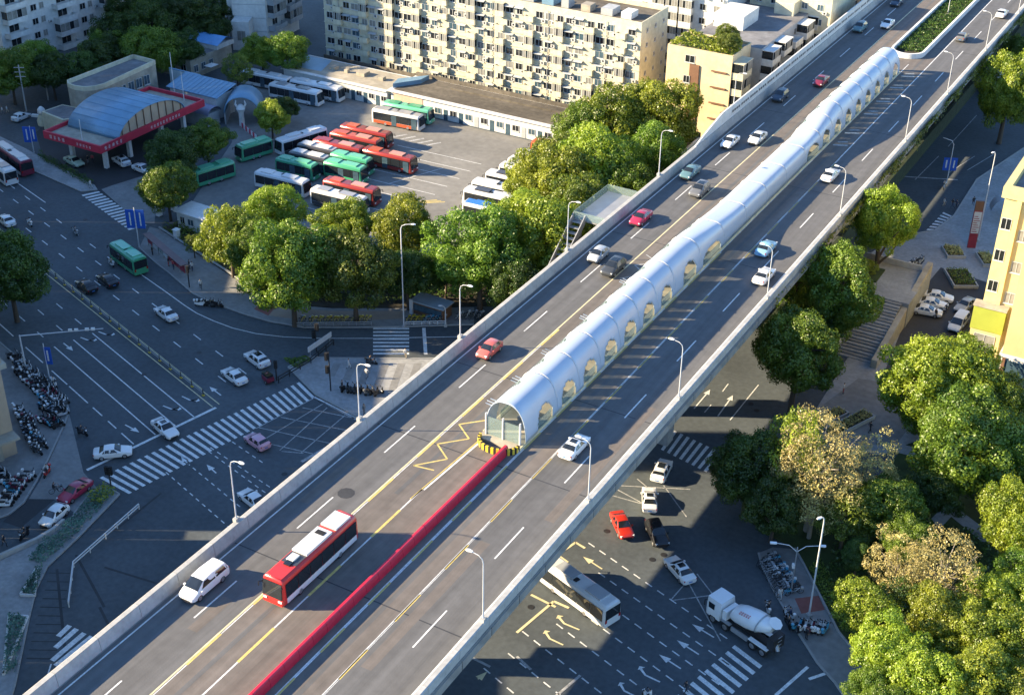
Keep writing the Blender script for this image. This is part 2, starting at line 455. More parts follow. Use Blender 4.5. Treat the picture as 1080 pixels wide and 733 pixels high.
# lower-left island with planting beds
isl2 = pavement('planting_island', [(126, 522), (112, 514), (95, 521), (78, 543), (60, 561), (30, 578), (-10, 597), (-60, 640), (-60, 760), (5, 760), (16, 722), (30, 655), (38, 622), (50, 598), (84, 566)], K['paving_light'], 0.14)
kerbline(isl2, [(5, 760), (16, 722), (30, 655), (38, 622), (50, 598), (84, 566), (126, 522), (112, 514), (95, 521), (78, 543)])
# east side pavements
E_out = [(800, 584), (803, 596), (812, 616), (822, 634), (834, 655), (846, 675), (862, 700), (880, 720), (895, 742)]
pv_e = pavement('pavement_east', E_out + [(960, 760), (912, 702), (884, 668), (866, 633), (848, 598), (838, 580), (815, 578)], K['paving'])
kerbline(pv_e, E_out)
kerbline(pv_e, [(838, 580), (848, 598), (866, 633), (884, 668), (912, 702), (940, 735)], z=0.3)
structure(MB().sheet(gp([(838, 632), (863, 629), (870, 644), (845, 648)]), 0.156).obj('red_paving_panel', K['paving_red']))
garden_e = structure(MB().prism(gp([(838, 578), (849, 598), (867, 633), (885, 668), (913, 702), (960, 765), (1200, 765), (1200, 430), (1060, 430), (1000, 455), (955, 470), (930, 500), (880, 520), (780, 520), (800, 560)]), -0.05, 0.16).obj('park_ground', K['lawn']))
structure(MB().sheet(gp([(934, 475), (945, 468), (1000, 482), (1060, 492), (1058, 500), (990, 490)]), 0.18).obj('park_path', K['paving_light']))
structure(MB().sheet(gp([(982, 548), (1000, 530), (1040, 560), (1085, 570), (1085, 580), (1035, 572), (1003, 546), (990, 560)]), 0.18).obj('park_path', K['paving_light']))
# open walk and plaza on the upper right
pl = pavement('plaza_east', [(884, 290), (948, 250), (985, 244), (1006, 228), (1030, 190), (1090, 150), (1300, 150), (1300, 430), (1040, 432), (960, 470), (930, 480), (860, 470), (862, 430), (905, 360), (888, 330)], K['paving_light'], 0.14)
kerbline(pl, [(884, 290), (948, 250), (985, 244), (1006, 228), (1030, 190), (1090, 150)])
structure(MB().sheet(gp([(865, 430), (905, 400), (935, 405), (975, 430), (945, 470), (870, 470)]), 0.148).obj('shaded_walk', K['paving']))
structure(MB().sheet(gp([(963, 318), (992, 283), (1045, 300), (1030, 420), (930, 400)]), 0.15).obj('parking_court', K['asphalt_new']))

# ------------------------------------------------------------------ painted markings (parts of the ground)
MZ = 0.024
def dash(a, b, w=0.15, m='mark', z=MZ, name='lane_dash', parent=None):
    mb = MB().strip(a, b, w, z)
    return mb.obj(name, K[m], parent or ground)
def px_line(p, q, w=0.15, m='mark', z=MZ, name='lane_line', parent=None):
    return dash(G(*p), G(*q), w, m, z, name, parent)
def dashes(a, b, on, off, w=0.15, m='mark', z=MZ, parent=None, start=0.0):
    L = math.hypot(b[0] - a[0], b[1] - a[1]); t = start
    ux, uy = (b[0] - a[0]) / L, (b[1] - a[1]) / L
    while t < L:
        e = min(t + on, L)
        dash((a[0] + ux * t, a[1] + uy * t), (a[0] + ux * e, a[1] + uy * e), w, m, z, 'lane_dash', parent)
        t += on + off
def zebra(c0, c1, d0, d1, n, frac=0.45, m='mark'):
    """n stripes; each runs from a point on c0-c1 to the matching point on d0-d1 (pixels)"""
    A, B, Cc, D = G(*c0), G(*c1), G(*d0), G(*d1)
    for i in range(n):
        t0, t1 = i / (n - 1 + frac), (i + frac) / (n - 1 + frac)
        f = lambda P, Q, t: (P[0] + (Q[0] - P[0]) * t, P[1] + (Q[1] - P[1]) * t)
        MB().sheet([f(A, B, t0), f(A, B, t1), f(Cc, D, t1), f(Cc, D, t0)], MZ).obj('zebra_stripe', K[m], ground)
# the street: north half dashes, edge line, turning lanes on the south half
for v, s0, s1 in ((4.3, -84, -4), (7.5, -84, -1), (9.6, -90, -46)):
    dashes(S(s0, v), S(s1, v), 2.0, 4.0, 0.17)
pts = [(18, 193), (48, 214)]
px_line(*pts, w=0.17)
curve = [(130, 276), (145, 287), (175, 308), (195, 322.5), (207.5, 330.5), (225, 338.5), (245, 346), (270, 352), (300, 355.5), (340, 357), (392, 357), (445, 356), (495, 355), (560, 352)]
for a, b in zip(curve[:-1], curve[1:]):
    px_line(a, b, 0.16)
for v in (-3.3, -6.2, -9.1):
    dash(S(-27.6, v), S(0.9 + v * -0.02, v), 0.17, name='lane_line')
    dashes(S(-75, v), S(-30, v), 2.0, 4.0, 0.16)
for s0, s1 in ((-21.8, -17.2), (-16.6, -11.2), (-9.8, -7.2), (-5.6, -3.4), (-2, 1.2), (-30, -24.5), (-40, -34)):
    dash(S(s0, -12.2), S(s1, -12.2), 0.17)
dash(S(0.6, 0.0), S(2.5, -19.2), 0.42, name='stop_line')
for v in (-0.25, 0.75):
    dash(S(-90, v), S(0.2, v), 0.14, 'markyelpale', name='median_line')
zebra((105, 504), (322, 400), (136, 521), (338, 416), 31)
zebra((393.5, 345.8), (393.5, 374), (431.5, 345.8), (431.5, 374), 8, 0.5)
zebra((86, 206), (136, 243), (104, 202), (155, 238), 15, 0.5)
px_line((447, 346), (449, 374), 0.5, name='stop_line')
zebra((775, 680), (712, 735), (804, 702), (742, 760), 9, 0.45)
zebra((697, 474), (745, 498), (711, 454), (762, 478), 8, 0.45)
zebra((977, 243), (995, 224), (998, 244), (1008, 230), 7, 0.5)
for a, b in (((61.5, 671), (73.5, 659.5)), ((58.5, 683), (81, 663)), ((55, 696.5), (89, 667.5)), ((58.5, 702), (97, 671))):
    px_line(a, b, 0.62, name='zebra_stripe')
px_line((54, 700), (49, 716), 0.16)
# arrows
def arrow(p, q, kind='straight', sc=1.0, m='mark'):
    A, B = G(*p), G(*q)
    r = math.atan2(B[1] - A[1], B[0] - A[0]); L = math.hypot(B[0] - A[0], B[1] - A[1])
    mb = MB()
    if kind == 'straight':
        mb.sheet([(0, -.09), (L - 1.3, -.09), (L - 1.3, -.42), (L, 0), (L - 1.3, .42), (L - 1.3, .09), (0, .09)], 0)
    else:
        s = 1 if kind == 'left' else -1
        mb.sheet([(0, -.09), (L * .6, -.09), (L * .88, s * .55 - .05), (L * .82, s * .95), (L * 1.02, s * .75), (L * .98, s * .2), (L * .92, s * .35), (L * .62, .12), (0, .09)], 0)
    mb.obj('arrow_marking', K[m], ground, (A[0], A[1], MZ), r)
for p, q, k in (((104, 350), (117, 355), 'left'), ((85, 356), (98, 361), 'left'), ((67, 362), (77, 370), 'straight'), ((192, 418), (206, 425), 'left'), ((172, 428), (187, 434), 'left'), ((132, 448), (147, 456), 'straight'),
                ((199, 490), (191, 481), 'straight'), ((228, 499), (218, 490), 'straight'), ((233, 417), (221, 408), 'straight')):
    arrow(p, q, k)
for p, q, k in (((635, 600), (615, 587), 'straight'), ((611, 664), (585, 653), 'right'), ((594, 680), (571, 669), 'right'), ((753, 672), (730, 658), 'straight'), ((737, 690), (714, 675), 'straight'), ((718, 705), (695, 690), 'straight'),
                ((696, 719), (671, 707), 'right'), ((672, 735), (650, 724), 'right'), ((732, 431), (749, 411), 'straight'), ((757, 439), (773, 417), 'straight'), ((504, 716), (514, 708), 'straight')):
    arrow(p, q, k, m='markyelpale' if q[0] < 620 else 'mark')
px_line((770, 443), (800, 406), 0.15); px_line((762, 413), (768, 405), 0.15); px_line((743, 435), (750, 427), 0.15)
# yellow-white box junction in front of the island
for a, b in (((270, 452), (331, 420)), ((331, 420), (384, 446)), ((344, 424), (281, 462)), ((345, 430), (295, 475)), ((364, 438), (317, 478)), ((319, 430), (382, 443)), ((296, 440), (371, 455)), ((273, 451), (350, 468)), ((284, 468), (332, 479)), ((297, 476), (320, 478))):
    px_line(a, b, 0.14, 'markold', name='box_line')
px_line((331, 419), (384, 446), 0.42, 'mark', name='box_line')
px_line((318, 487), (352, 468), 0.5, 'markold', name='box_line')
for a, b in (((175, 498), (246, 560)), ((197, 488), (255, 536)), ((220, 476), (290, 527)), ((222, 472), (300, 524)), ((245, 466), (280, 490))):
    dashes(G(*a), G(*b), 0.7, 0.7, 0.14)
# lower-right approach lanes
for v, s0, s1 in ((17.6, 52.5, 74), (14.8, 57, 76), (11.9, 60, 78), (8.8, 62, 79), (5.6, 60, 80), (2.1, 58.5, 82), (-1.2, 60, 82), (-4.5, 60, 82)):
    dashes(S(s0, v), S(s1, v), 1.0, 0.8, 0.16, 'mark')
for a, b in (((545, 667), (584, 634)), ((588, 585), (607, 572)), ((588, 585), (599, 593)), ((607, 572), (617, 578)), ((584, 634), (600, 641)), ((586, 640), (560, 627)), ((495, 692), (517, 703)), ((545, 692), (560, 706)), ((585, 735), (612, 712))):
    px_line(a, b, 0.3, 'markyelpale' if a[1] < 690 else 'markold', name='stop_line')
for a, b in (((643, 512), (680, 532)), ((650, 512), (728, 516)), ((708, 632), (722, 616)), ((709, 633), (748, 628)), ((727, 616), (760, 676)), ((735, 605), (752, 627)), ((640, 521), (676, 531)), ((672, 505), (690, 520)), ((700, 512), (724, 545))):
    px_line(a, b, 0.14, 'markold', name='box_line')
px_line((900, 700), (853, 716), 0.35); px_line((818, 733), (852, 703), 0.35)
# dark road beside the viaduct, upper right
for a, b in (((1000, 155), (1030, 122)), ((1035, 115), (1065, 82)), ((965, 190), (990, 165)), ((1000, 183), (1028, 165)), ((1020, 180), (1050, 162))):
    px_line(a, b, 0.16, 'markold')
for a, b in (((945, 186), (1010, 190)),):
    px_line(a, b, 0.4, 'markold', name='stop_line')
# yard bay lines
for y in (167.2, 172.4, 178.6, 182.4, 186.4, 190.4, 194.2, 198.0):
    dash((-138, y), (-120, y + 0.6), 0.14, 'mark', 0.03, parent=yard)
for i in range(5):
    dash((-141 + i * 1.9, 200.8), (-139.4 + i * 1.9, 203.4), 0.5, 'markold', 0.03, parent=yard)
dash((-129.5, 182.5), (-125.0, 193.5), 0.14, 'mark', 0.03, parent=yard)
dash((-120.5, 170.0), (-118, 176), 0.14, 'markold', 0.03, parent=yard)
for i in range(3):
    dash((-122 + i * .8, 178 + i * 0.3), (-118.5 + i * .8, 181.4), 0.25, 'markyel', 0.03, parent=yard)
# utility covers set in the asphalt
cov = MB(); cov.tube([(0, 0, 0), (0, 0, 0.012)], 0.38, 10)
covm = cov.mesh('manhole_cover', K['darkmetal'])
for p in ((365, 520 - 366 + 366), (152, 395), (300, 500), (640, 560), (700, 585), (688, 590), (560, 640), (792, 426), (798, 433), (90, 232), (210, 372), (600, 570)):
    q = G(*p); link('manhole_cover', covm, ground, (q[0], q[1], 0.016))
# lane-long tar seams on the ground
for a, b in (((80, 585), (110, 640)), ((110, 598), (165, 615)), ((105, 640), (130, 690)), ((60, 600), (70, 700)), ((170, 520), (120, 560))):
    px_line(a, b, 0.3, 'asphalt_new', 0.012, 'tar_seam')
for i in range(11):                                                  # rumble bands
    y = 604 + i * 9
    px_line((52 - i * 2.4, y), (74 - i * 1.5, y + 0.5), 0.16, 'asphalt_new', 0.013, 'rumble_band')
# ================================================================== THE VIADUCT
Y0, Y1 = 25.0, 440.0
via = thing('viaduct', 'long straight elevated road on piers crossing the junction', 'viaduct', (-61.5, 135, 0))
mb = MB()
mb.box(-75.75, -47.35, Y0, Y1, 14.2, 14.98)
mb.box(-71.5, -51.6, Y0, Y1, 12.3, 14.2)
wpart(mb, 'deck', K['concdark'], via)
lanes = MB().sheet([(-74.7, Y0), (-67.5, Y0), (-67.5, Y1), (-74.7, Y1)], 15.0)
lanes.sheet([(-55.2, Y0), (-48.35, Y0), (-48.35, Y1), (-55.2, Y1)], 15.0)
road = wpart(lanes, 'roadway', K['deck'], via)
bl = MB().sheet([(-67.5, Y0), (-55.2, Y0), (-55.2, Y1), (-67.5, Y1)], 15.001)
wpart(bl, 'bus_lane', K['buslane'], via)
for x in (-55.6, -67.4):
    pass
for y in (80, 135, 190, 245, 300, 355):
    p = MB()
    for x in (-54.6, -68.4):
        r = []
        for z, w in ((-0.1, 1.0), (8.2, 1.0), (10.2, 1.5)):
            r.append([(x + sx * w, y + sy * 0.9, z) for sx, sy in ((-1, -1), (1, -1), (1, 1), (-1, 1))])
        p.loft(r)
    p.box(-72.5, -50.4, y - 1.1, y + 1.1, 10.2, 12.3)
    wpart(p, 'pier', K['conc'], via)
# parapets: concrete panels set end to end
PL = 5.0
pl_m = MB()
prof = [(-.42, -0.75), (.36, -0.0), (.30, .35), (.16, .95), (.16, 1.05), (-.30, 1.05), (-.42, .98)]
def prof_mesh(prof, L, mname, mt):
    m = MB()
    m.loft([[(x, -L / 2, z) for x, z in prof], [(x, L / 2, z) for x, z in prof]])
    return m.mesh(mname, mt)
parL = prof_mesh([(x, z * 1.33 if z > 0 else z) for x, z in prof], PL - 0.04, 'parapet_panel', K['conc'])
parR = prof_mesh([(-x, z) for x, z in prof], PL - 0.04, 'parapet_panel', K['conc'])
n = int((Y1 - Y0) / PL)
for i in range(n):
    y = Y0 + PL * (i + .5)
    link('parapet_panel', parL, via, (-75.2 + 61.5, y - 135, 15.0))
    link('parapet_panel', parR, via, (-47.9 + 61.5, y - 135, 15.0))
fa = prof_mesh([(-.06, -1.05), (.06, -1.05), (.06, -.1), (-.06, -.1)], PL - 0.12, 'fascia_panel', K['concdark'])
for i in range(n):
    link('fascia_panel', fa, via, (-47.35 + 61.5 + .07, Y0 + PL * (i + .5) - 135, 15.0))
# painted lines of the deck
DZ = 15.006
def dl(a, b, w, m, name='lane_line', z=DZ):
    o = MB().strip(a, b, w, z).obj(name, K[m], via, (61.5, -135, 0))
    return o
dl((-74.2, Y0), (-74.2, Y1), .16, 'mark')
dl((-48.75, Y0), (-48.75, Y1), .16, 'mark')
for k in range(-4, 25):
    y = 73.25 + 15 * k
    dl((-70.85, y - 5.9), (-70.85, y), .16, 'mark', 'lane_dash')
for k in range(-4, 26):
    y = 79.83 + 14.1 * k
    dl((-51.87, y - 5.6), (-51.87, y), .16, 'mark', 'lane_dash')
def alt(x, y0, y1, step, w=.17):
    y = y0; i = 0
    while y < y1:
        dl((x, y), (x, min(y1, y + step - .02)), w + (.1 if i % 2 else 0), 'markyel' if i % 2 else 'mark', 'lane_line')
        y += step; i += 1
dl((-67.62, Y0), (-67.62, Y1), .17, 'markyelpale')
alt(-67.40, 40, 130, 4.5, .1)
alt(-63.85, 30, 94, 5.0)
dl((-63.7, 94), (-63.1, 106), .3, 'mark'); dl((-63.95, 92), (-63.35, 105), .2, 'markyel')
dl((-58.6, 30), (-58.6, 250), .14, 'mark')
alt(-58.45, 30, 160, 3.6, .12)
dl((-55.2, Y0), (-55.2, Y1), .17, 'mark')
alt(-55.12, 30, 200, 4.2, .12)
zz = [(-66.9, 97.0), (-64.5, 99.8), (-66.9, 101.6), (-64.5, 104.2), (-66.9, 106.0), (-64.4, 108.6)]
for a, b in zip(zz[:-1], zz[1:]):
    dl(a, b, .18, 'markyel', 'zigzag_line')
dl((-66.9, 97.0), (-64.6, 97.4), .18, 'markyel', 'zigzag_line')
zz = [(-66.9, 146), (-64.5, 148.6), (-66.9, 150.4), (-64.5, 152.6), (-66.9, 154)]
for a, b in zip(zz[:-1], zz[1:]):
    dl(a, b, .18, 'markold', 'zigzag_line')
for y in (205, 211, 221, 228, 236, 243):                            # worn marks in the far bus lane
    dl((-57.9, y), (-55.8, y + 1.0), .5, 'markold', 'worn_mark'); dl((-57.6, y + 1.6), (-56.2, y + 2.4), .4, 'markold', 'worn_mark')
for y in (48, 77.5, 101.5, 117, 158, 186, 214, 262):                # expansion joints
    dl((-74.6, y), (-48.4, y), .14, 'asphalt_new', 'expansion_joint', 15.004)
for x in (-72.6, -69.2, -65.7, -57.0, -53.6, -50.3):                # faint wheel tracks
    dl((x, Y0), (x, Y1), .5, 'deck', 'wheel_track', 15.0035)
wear = [(-69.9, 66, 71), (-72.9, 86, 95), (-53.9, 70, 90), (-50.2, 96, 120), (-65.5, 80, 92)]
for x, a, b in wear:
    dl((x, a), (x, b), 1.1, 'buslane', 'repair_patch', 15.0045)
q = G(365, 520, 15)
MB().tube([(0, 0, 0), (0, 0, .008)], .9, 10).obj('drain_stain', K['asphalt_new'], via, (q[0] + 61.5, q[1] - 135, 15.007))

# noise wall on the far left edge
nw = thing('noise_wall', 'tall pale noise wall along the far left edge of the elevated road', 'noise wall', (-75.3, 188, 15))
nm = {}
def wallpanel(h0, h1, L):
    k = (round(h0, 2), round(h1, 2))
    if k not in nm:
        m = MB()
        m.add([(-.12, -L / 2, .9), (.12, -L / 2, .9), (.12, L / 2, .9), (-.12, L / 2, .9), (-.12, -L / 2, h0), (.12, -L / 2, h0), (.12, L / 2, h1), (-.12, L / 2, h1)],
              [(3, 2, 1, 0), (4, 5, 6, 7), (0, 1, 5, 4), (1, 2, 6, 5), (2, 3, 7, 6), (3, 0, 4, 7)])
        nm[k] = m.mesh('wall_panel', K['concwhite'])
    return nm[k]
hs = [1.1, 2.0, 2.8, 3.5]
slot = MB().box(.10, .135, -.3, .3, -.2, .2).mesh('panel_slot', K['darkmetal'])
for i in range(62):
    h0 = hs[min(i, 3)]; h1 = hs[min(i + 1, 3)]
    o = link('wall_panel', wallpanel(h0, h1, 3.92), nw, (0, 4 * i + 2, 0))
    if i > 3:
        for k in (-1.35, -.45, .45, 1.35):
            link('panel_slot', slot, o, (0, k, 2.35))
# median planter ahead of the station
plt_ = thing('median_planter', 'rounded white walled planter with dark hedge in the middle of the viaduct', 'planter', (-60.5, 300, 15))
ring = []
for a in np.linspace(math.pi, 2 * math.pi, 13):
    ring.append((2.9 * math.cos(a), -44 + 2.9 * math.sin(a)))
ring = [(-2.9, 130)] + ring + [(2.9, 130)]
rows = []
for (x, y) in ring:
    d = math.hypot(x, min(0, y + 44)) or 1
    nx, ny = (x / 2.9, 0) if y > -44 else (x / 2.9, (y + 44) / 2.9)
    rows.append([(x + nx * .25, y + ny * .25, 0), (x + nx * .2, y + ny * .2, .95), (x - nx * .2, y - ny * .2, .95), (x - nx * .2, y - ny * .2, 0)])
MB().grid(rows).obj('wall', K['concwhite'], plt_, smooth=40)
MB().sheet([(x * .9, y) for x, y in ring], .12).obj('soil', K['soil'], plt_)

# red barrier between the carriageways
rb = thing('red_barrier', 'glossy red median barrier running up to the bus station', 'barrier', (-59.75, 66, 15))
rp = [(-.34, 0), (.34, 0), (.30, .55), (.22, .9), (.12, 1.0), (-.12, 1.0), (-.22, .9), (-.30, .55)]
rbm = prof_mesh(rp, 1.96, 'barrier_panel', K['redbar'])
for i in range(38):
    link('barrier_panel', rbm, rb, (0, 28 - 66 + 1 + i * 2.0, 0))

# ------------------------------------------------------------------ bus station on the viaduct
st = thing('bus_station', 'long tubular white station canopy with arched sides on the viaduct median', 'station', (-61.1, 174, 15))
XC, HW = -61.1, 2.55
def sec(y):
    """half width and crown height of the canopy at y"""
    def sm(a, b, t):
        t = min(1, max(0, (t - a) / (b - a))); return t * t * (3 - 2 * t)
    mid = sm(148, 170, y) * (1 - sm(196, 212, y))
    return HW - .35 * mid, 4.6 - 1.6 * mid, mid
NS = 44
def shell_row(y, tilt=0.0):
    hw, h, mid = sec(y)
    ex = 2.6 + 2.2 * mid
    r = []
    for k in range(NS + 1):
        a = math.pi * k / NS
        cx, sx = math.cos(a), math.sin(a)
        x = hw * math.copysign(abs(cx) ** (2 / ex), cx)
        z = .3 + (h - .3) * abs(sx) ** (2 / (2.2 + mid))
        r.append((XC + x - 1.1 * (1 - abs(cx)) * 0, y, 15 + z))
    return r
centres = [(110.6, 1.7, 2.7)] + [(116.0 + 5.26 * i, 1.7, 2.7) for i in range(6)] + [(149.6, 2.2, 2.9), (157.2, 3.2, 2.2)] + [(198.0, 2.6, 2.2)] + [(203.9 + 5.3 * i, 1.65, 2.65) for i in range(8)]
def opened(y, z, west):
    for c, w, h in centres:
        if west:
            w, h = w + .4, 4.5 - 1.7 * sec(c)[2]
        if abs(y - c) < w:
            u = (y - c) / w
            if 0.30 < z < .9 + (h - .9) * math.sqrt(max(0, 1 - abs(u) ** 2.4)):
                return True
    return False
edges = [106.2, 113.3] + [113.3 + 5.26 * i for i in range(1, 7)] + [153.2, 161.5, 170, 178, 186, 194.5] + [201.25 + 5.3 * i for i in range(9)]
for e0, e1 in zip(edges[:-1], edges[1:]):
    ys = np.linspace(e0, e1 - .03, max(8, int((e1 - e0) / .2)) + 1)
    rows = [shell_row(y) for y in ys]
    m = MB(); m.grid(rows)
    keep = []
    nn = NS + 1
    for i in range(len(ys) - 1):
        for k in range(NS):
            q = rows[i][k]; q2 = rows[i][k + 1]
            zc = (q[2] + q2[2]) / 2 - 15; yc = (ys[i] + ys[i + 1]) / 2
            keep.append(not opened(yc, zc, k > NS / 2))
    gone = [f for i_, (f, k) in enumerate(zip(m.f, keep)) if not k and i_ % NS > NS / 2]
    if gone:
        gm = MB(); gm.v = m.v; gm.f = gone; gm.m = [0] * len(gone)
        wpart(gm, 'west_glazing', K['glassclear'], st)
    m.f = [f for f, k in zip(m.f, keep) if k]; m.m = [0] * len(m.f)
    o = wpart(m, 'canopy_panel', K['canopy'], st, smooth=50)
    md = o.modifiers.new('thickness', 'SOLIDIFY'); md.thickness = .1; md.offset = 1
ribm = MB()
for y in edges[1:-1]:
    r0 = shell_row(y - .02); 
    wpart(MB().tube([(p[0], p[1], p[2] + .02) for p in r0[6:-6]], .05, 4), 'canopy_rib', K['lampwhite'], st)
plat = MB(); plat.box(-63.7, -58.75, 104.6, 244.6, 15.0, 15.32)
wpart(plat, 'platform', K['roofbeige'], st)
nose = MB()
pts = [(XC + 2.5 * math.cos(a), 104.9 - 1.9 * math.sin(a) * 1.0) for a in np.linspace(0, math.pi, 13)]
for i, (a, b) in enumerate(zip(pts[:-1], pts[1:])):
    for k in range(2):
        q0 = (a[0] + (b[0] - a[0]) * k / 2, a[1] + (b[1] - a[1]) * k / 2); q1 = (a[0] + (b[0] - a[0]) * (k + 1) / 2, a[1] + (b[1] - a[1]) * (k + 1) / 2)
        wpart(MB().prism([q0, q1, (q1[0] * .88 + XC * .12, q1[1] * .9 + 10.5), (q0[0] * .88 + XC * .12, q0[1] * .9 + 10.5)], 15.0, 15.75), 'kerb_block', K['yellowpaint'] if k else K['black'], st)
e = MB(); e.box(-63.2, -59.0, 105.6, 105.68, 15.3, 17.6)
wpart(e, 'end_glass', K['glassclear'], st)
for x in (-63.2, -61.1, -59.0):
    wpart(MB().box(x - .07, x + .07, 105.5, 105.75, 15.3, 18.0), 'end_post', K['lampwhite'], st)
for c, w, h in centres:
    for x, mt in ((-58.85, 'glassclear'), (-63.35, 'glassclear')):
        wpart(MB().box(x - .03, x + .03, c - w + .05, c + w - .05, 15.32, 16.35), 'screen_panel', K[mt], st)
    wpart(MB().box(-61.6, -60.6, c - 1.0, c + 1.0, 15.32, 15.8), 'bench', K['steelgrey'], st)
wpart(MB().box(-58.72, -58.62, 104.6, 244.6, 15.0, 15.34), 'platform_edge', K['markyelpale'], st)
wpart(MB().box(-63.84, -63.72, 106, 244.6, 15.0, 15.30), 'platform_edge', K['markyelpale'], st)
for y in (107.2, 112.6, 119.5, 129.0, 139.8):                          # clusters of white louvres on the west eave
    for k in range(3):
        yy = y + k * .5
        wpart(MB().add([(-63.45, yy, 17.9), (-64.05 - .12 * (k % 2), yy - .3, 18.2), (-64.05 - .12 * (k % 2), yy - .2, 18.2), (-63.45, yy + .1, 17.9), (-63.45, yy, 17.97), (-64.05 - .12 * (k % 2), yy - .3, 18.27), (-64.05 - .12 * (k % 2), yy - .2, 18.27), (-63.45, yy + .1, 17.97)], [(0, 1, 2, 3), (7, 6, 5, 4), (0, 4, 5, 1), (1, 5, 6, 2), (2, 6, 7, 3)]), 'louvre', K['concwhite'], st)

# ------------------------------------------------------------------ lamps on the viaduct
def lamp_proto(h, arm, r=.075, head=.55):
    pole = MB().tube([(0, 0, 0), (0, 0, h * .5), (0, 0, h - .8), (-.10 * arm, 0, h - .35), (-.4 * arm, 0, h - .08), (-arm, 0, h + .05)], [r, r * .85, r * .7, r * .6, r * .55, r * .5], 6)
    base = MB().box(-.22, .22, -.3, .3, -.15, .25)
    hd = MB().loft([[(-arm + .1, -.09, h + .02), (-arm + .1, .09, h + .02), (-arm + .1, .09, h + .11), (-arm + .1, -.09, h + .11)], [(-arm - head * .5, -.17, h + .02), (-arm - head * .5, .17, h + .02), (-arm - head * .5, .15, h + .14), (-arm - head * .5, -.15, h + .14)], [(-arm - head, -.1, h + .03), (-arm - head, .1, h + .03), (-arm - head, .08, h + .1), (-arm - head, -.08, h + .1)]])
    return [('pole', pole.mesh('pole', K['lampwhite'], 40), (0, 0, 0), 0, None, None), ('base', base.mesh('base', K['conc']), (0, 0, 0), 0, None, None), ('lamp_head', hd.mesh('lamp_head', K['lightlens']), (0, 0, 0), 0, None, None)]
lampP = lamp_proto(7.2, 1.2)
ORD = ['first', 'second', 'third', 'fourth', 'fifth', 'sixth', 'seventh', 'eighth', 'ninth', 'tenth', 'eleventh', 'twelfth']
for i, y in enumerate((79.4, 99.7, 121.7, 149.0, 177.6, 209.9, 235.2, 262.5, 290.0)):
    spawn(lampP, 'street_lamp', 'curved arm street lamp on the right parapet of the viaduct, %s from below' % ORD[i], 'street lamp', (-47.75, y, 16.1), 0, 'lamps on the right parapet')
for i, y in enumerate((79.0, 99.5, 120.1, 147.2, 176.4, 205.5)):
    spawn(lampP, 'street_lamp', 'street lamp on the left parapet of the viaduct, %s from below' % ORD[i], 'street lamp', (-75.5, y, 16.45), math.pi, 'lamps on the left parapet')
spawn(lamp_proto(9.0, .9), 'street_lamp', 'lamp post rising out of the white walled median planter', 'street lamp', (-60.6, 285, 15.1), 0)
# ================================================================== BUILDINGS
rnd = random.Random(7)
_wm = {}
def window_mesh(w, h, kind='dark', frame='acwhite'):
    k = (w, h, kind, frame)
    if k not in _wm:
        m = MB()
        t = .07
        for a in ((-w / 2, -w / 2 + t), (w / 2 - t, w / 2), (-t / 2, t / 2)):
            m.box(a[0], a[1], -.08, .0, 0, h, 0)
        m.box(-w / 2, w / 2, -.082, .0, 0, t, 0); m.box(-w / 2, w / 2, -.082, .0, h - t, h, 0)
        m.box(-w / 2 - .08, w / 2 + .08, -.16, .0, -.1, 0, 0)
        m.box(-w / 2 + t, w / 2 - t, -.03, .0, t, h - t, 1)
        gl = {'dark': 'glass', 'blue': 'glassblue', 'pale': 'curtain'}[kind]
        _wm[k] = m.mesh('window', [K[frame], K[gl]])
    return _wm[k]
K['curtain'] = mat('curtained_pane', (0.22, 0.22, 0.20), 0.3, vary=0.3, scale=1.0)
def ac_mesh():
    if 'ac' not in _wm:
        m = MB().box(-.42, .42, -.36, -.04, 0, .6, 0); m.tube([(0, -.37, .3), (0, -.355, .3)], .22, 8, 1)
        _wm['ac'] = m.mesh('air_conditioner', [K['acwhite'], K['darkmetal']])
    return _wm['ac']
def awn_mesh(w):
    k = ('awn', w)
    if k not in _wm:
        m = MB().add([(-w / 2, 0, 0), (w / 2, 0, 0), (w / 2, -.7, -.25), (-w / 2, -.7, -.25), (-w / 2, 0, .05), (w / 2, 0, .05), (w / 2, -.7, -.2), (-w / 2, -.7, -.2)], [(3, 2, 1, 0), (4, 5, 6, 7)[::-1], (2, 3, 7, 6), (0, 3, 7, 4), (1, 2, 6, 5)])
        _wm[k] = m.mesh('awning', K['greywall'])
    return _wm[k]
def balcony_mesh(w, d, h, mt, enclosed, frame='acwhite'):
    k = ('bal', w, d, h, mt, enclosed)
    if k not in _wm:
        m = MB()
        m.box(-w / 2, w / 2, -d, -.002, -.14, 0, 0)
        m.box(-w / 2, w / 2, -d, -d + .1, 0, .95, 0); m.box(-w / 2, -w / 2 + .1, -d + .1, -.002, 0, .95, 0); m.box(w / 2 - .1, w / 2, -d + .1, -.002, 0, .95, 0)
        if enclosed:
            m.box(-w / 2 + .04, w / 2 - .04, -d + .03, -.002, .95, h - .35, 1)
            for i in range(4):
                if (i * 7 + int(w * 10)) % 3: m.box(-w / 2 + .08 + (w - .16) * i / 4, -w / 2 + .05 + (w - .16) * (i + 1) / 4, -d + .02, -d + .04, 1.0, h - .4, 3)
            for i in range(5):
                x = -w / 2 + .05 + (w - .1) * i / 4
                m.box(x - .04, x + .04, -d + .01, -d + .05, .95, h - .35, 2)
            m.box(-w / 2 - .03, w / 2 + .03, -d - .03, -.002, h - .35, h - .2, 0)
        _wm[k] = m.mesh('balcony', [K[mt], K['glass'], K[frame], K['curtain']])
    return _wm[k]
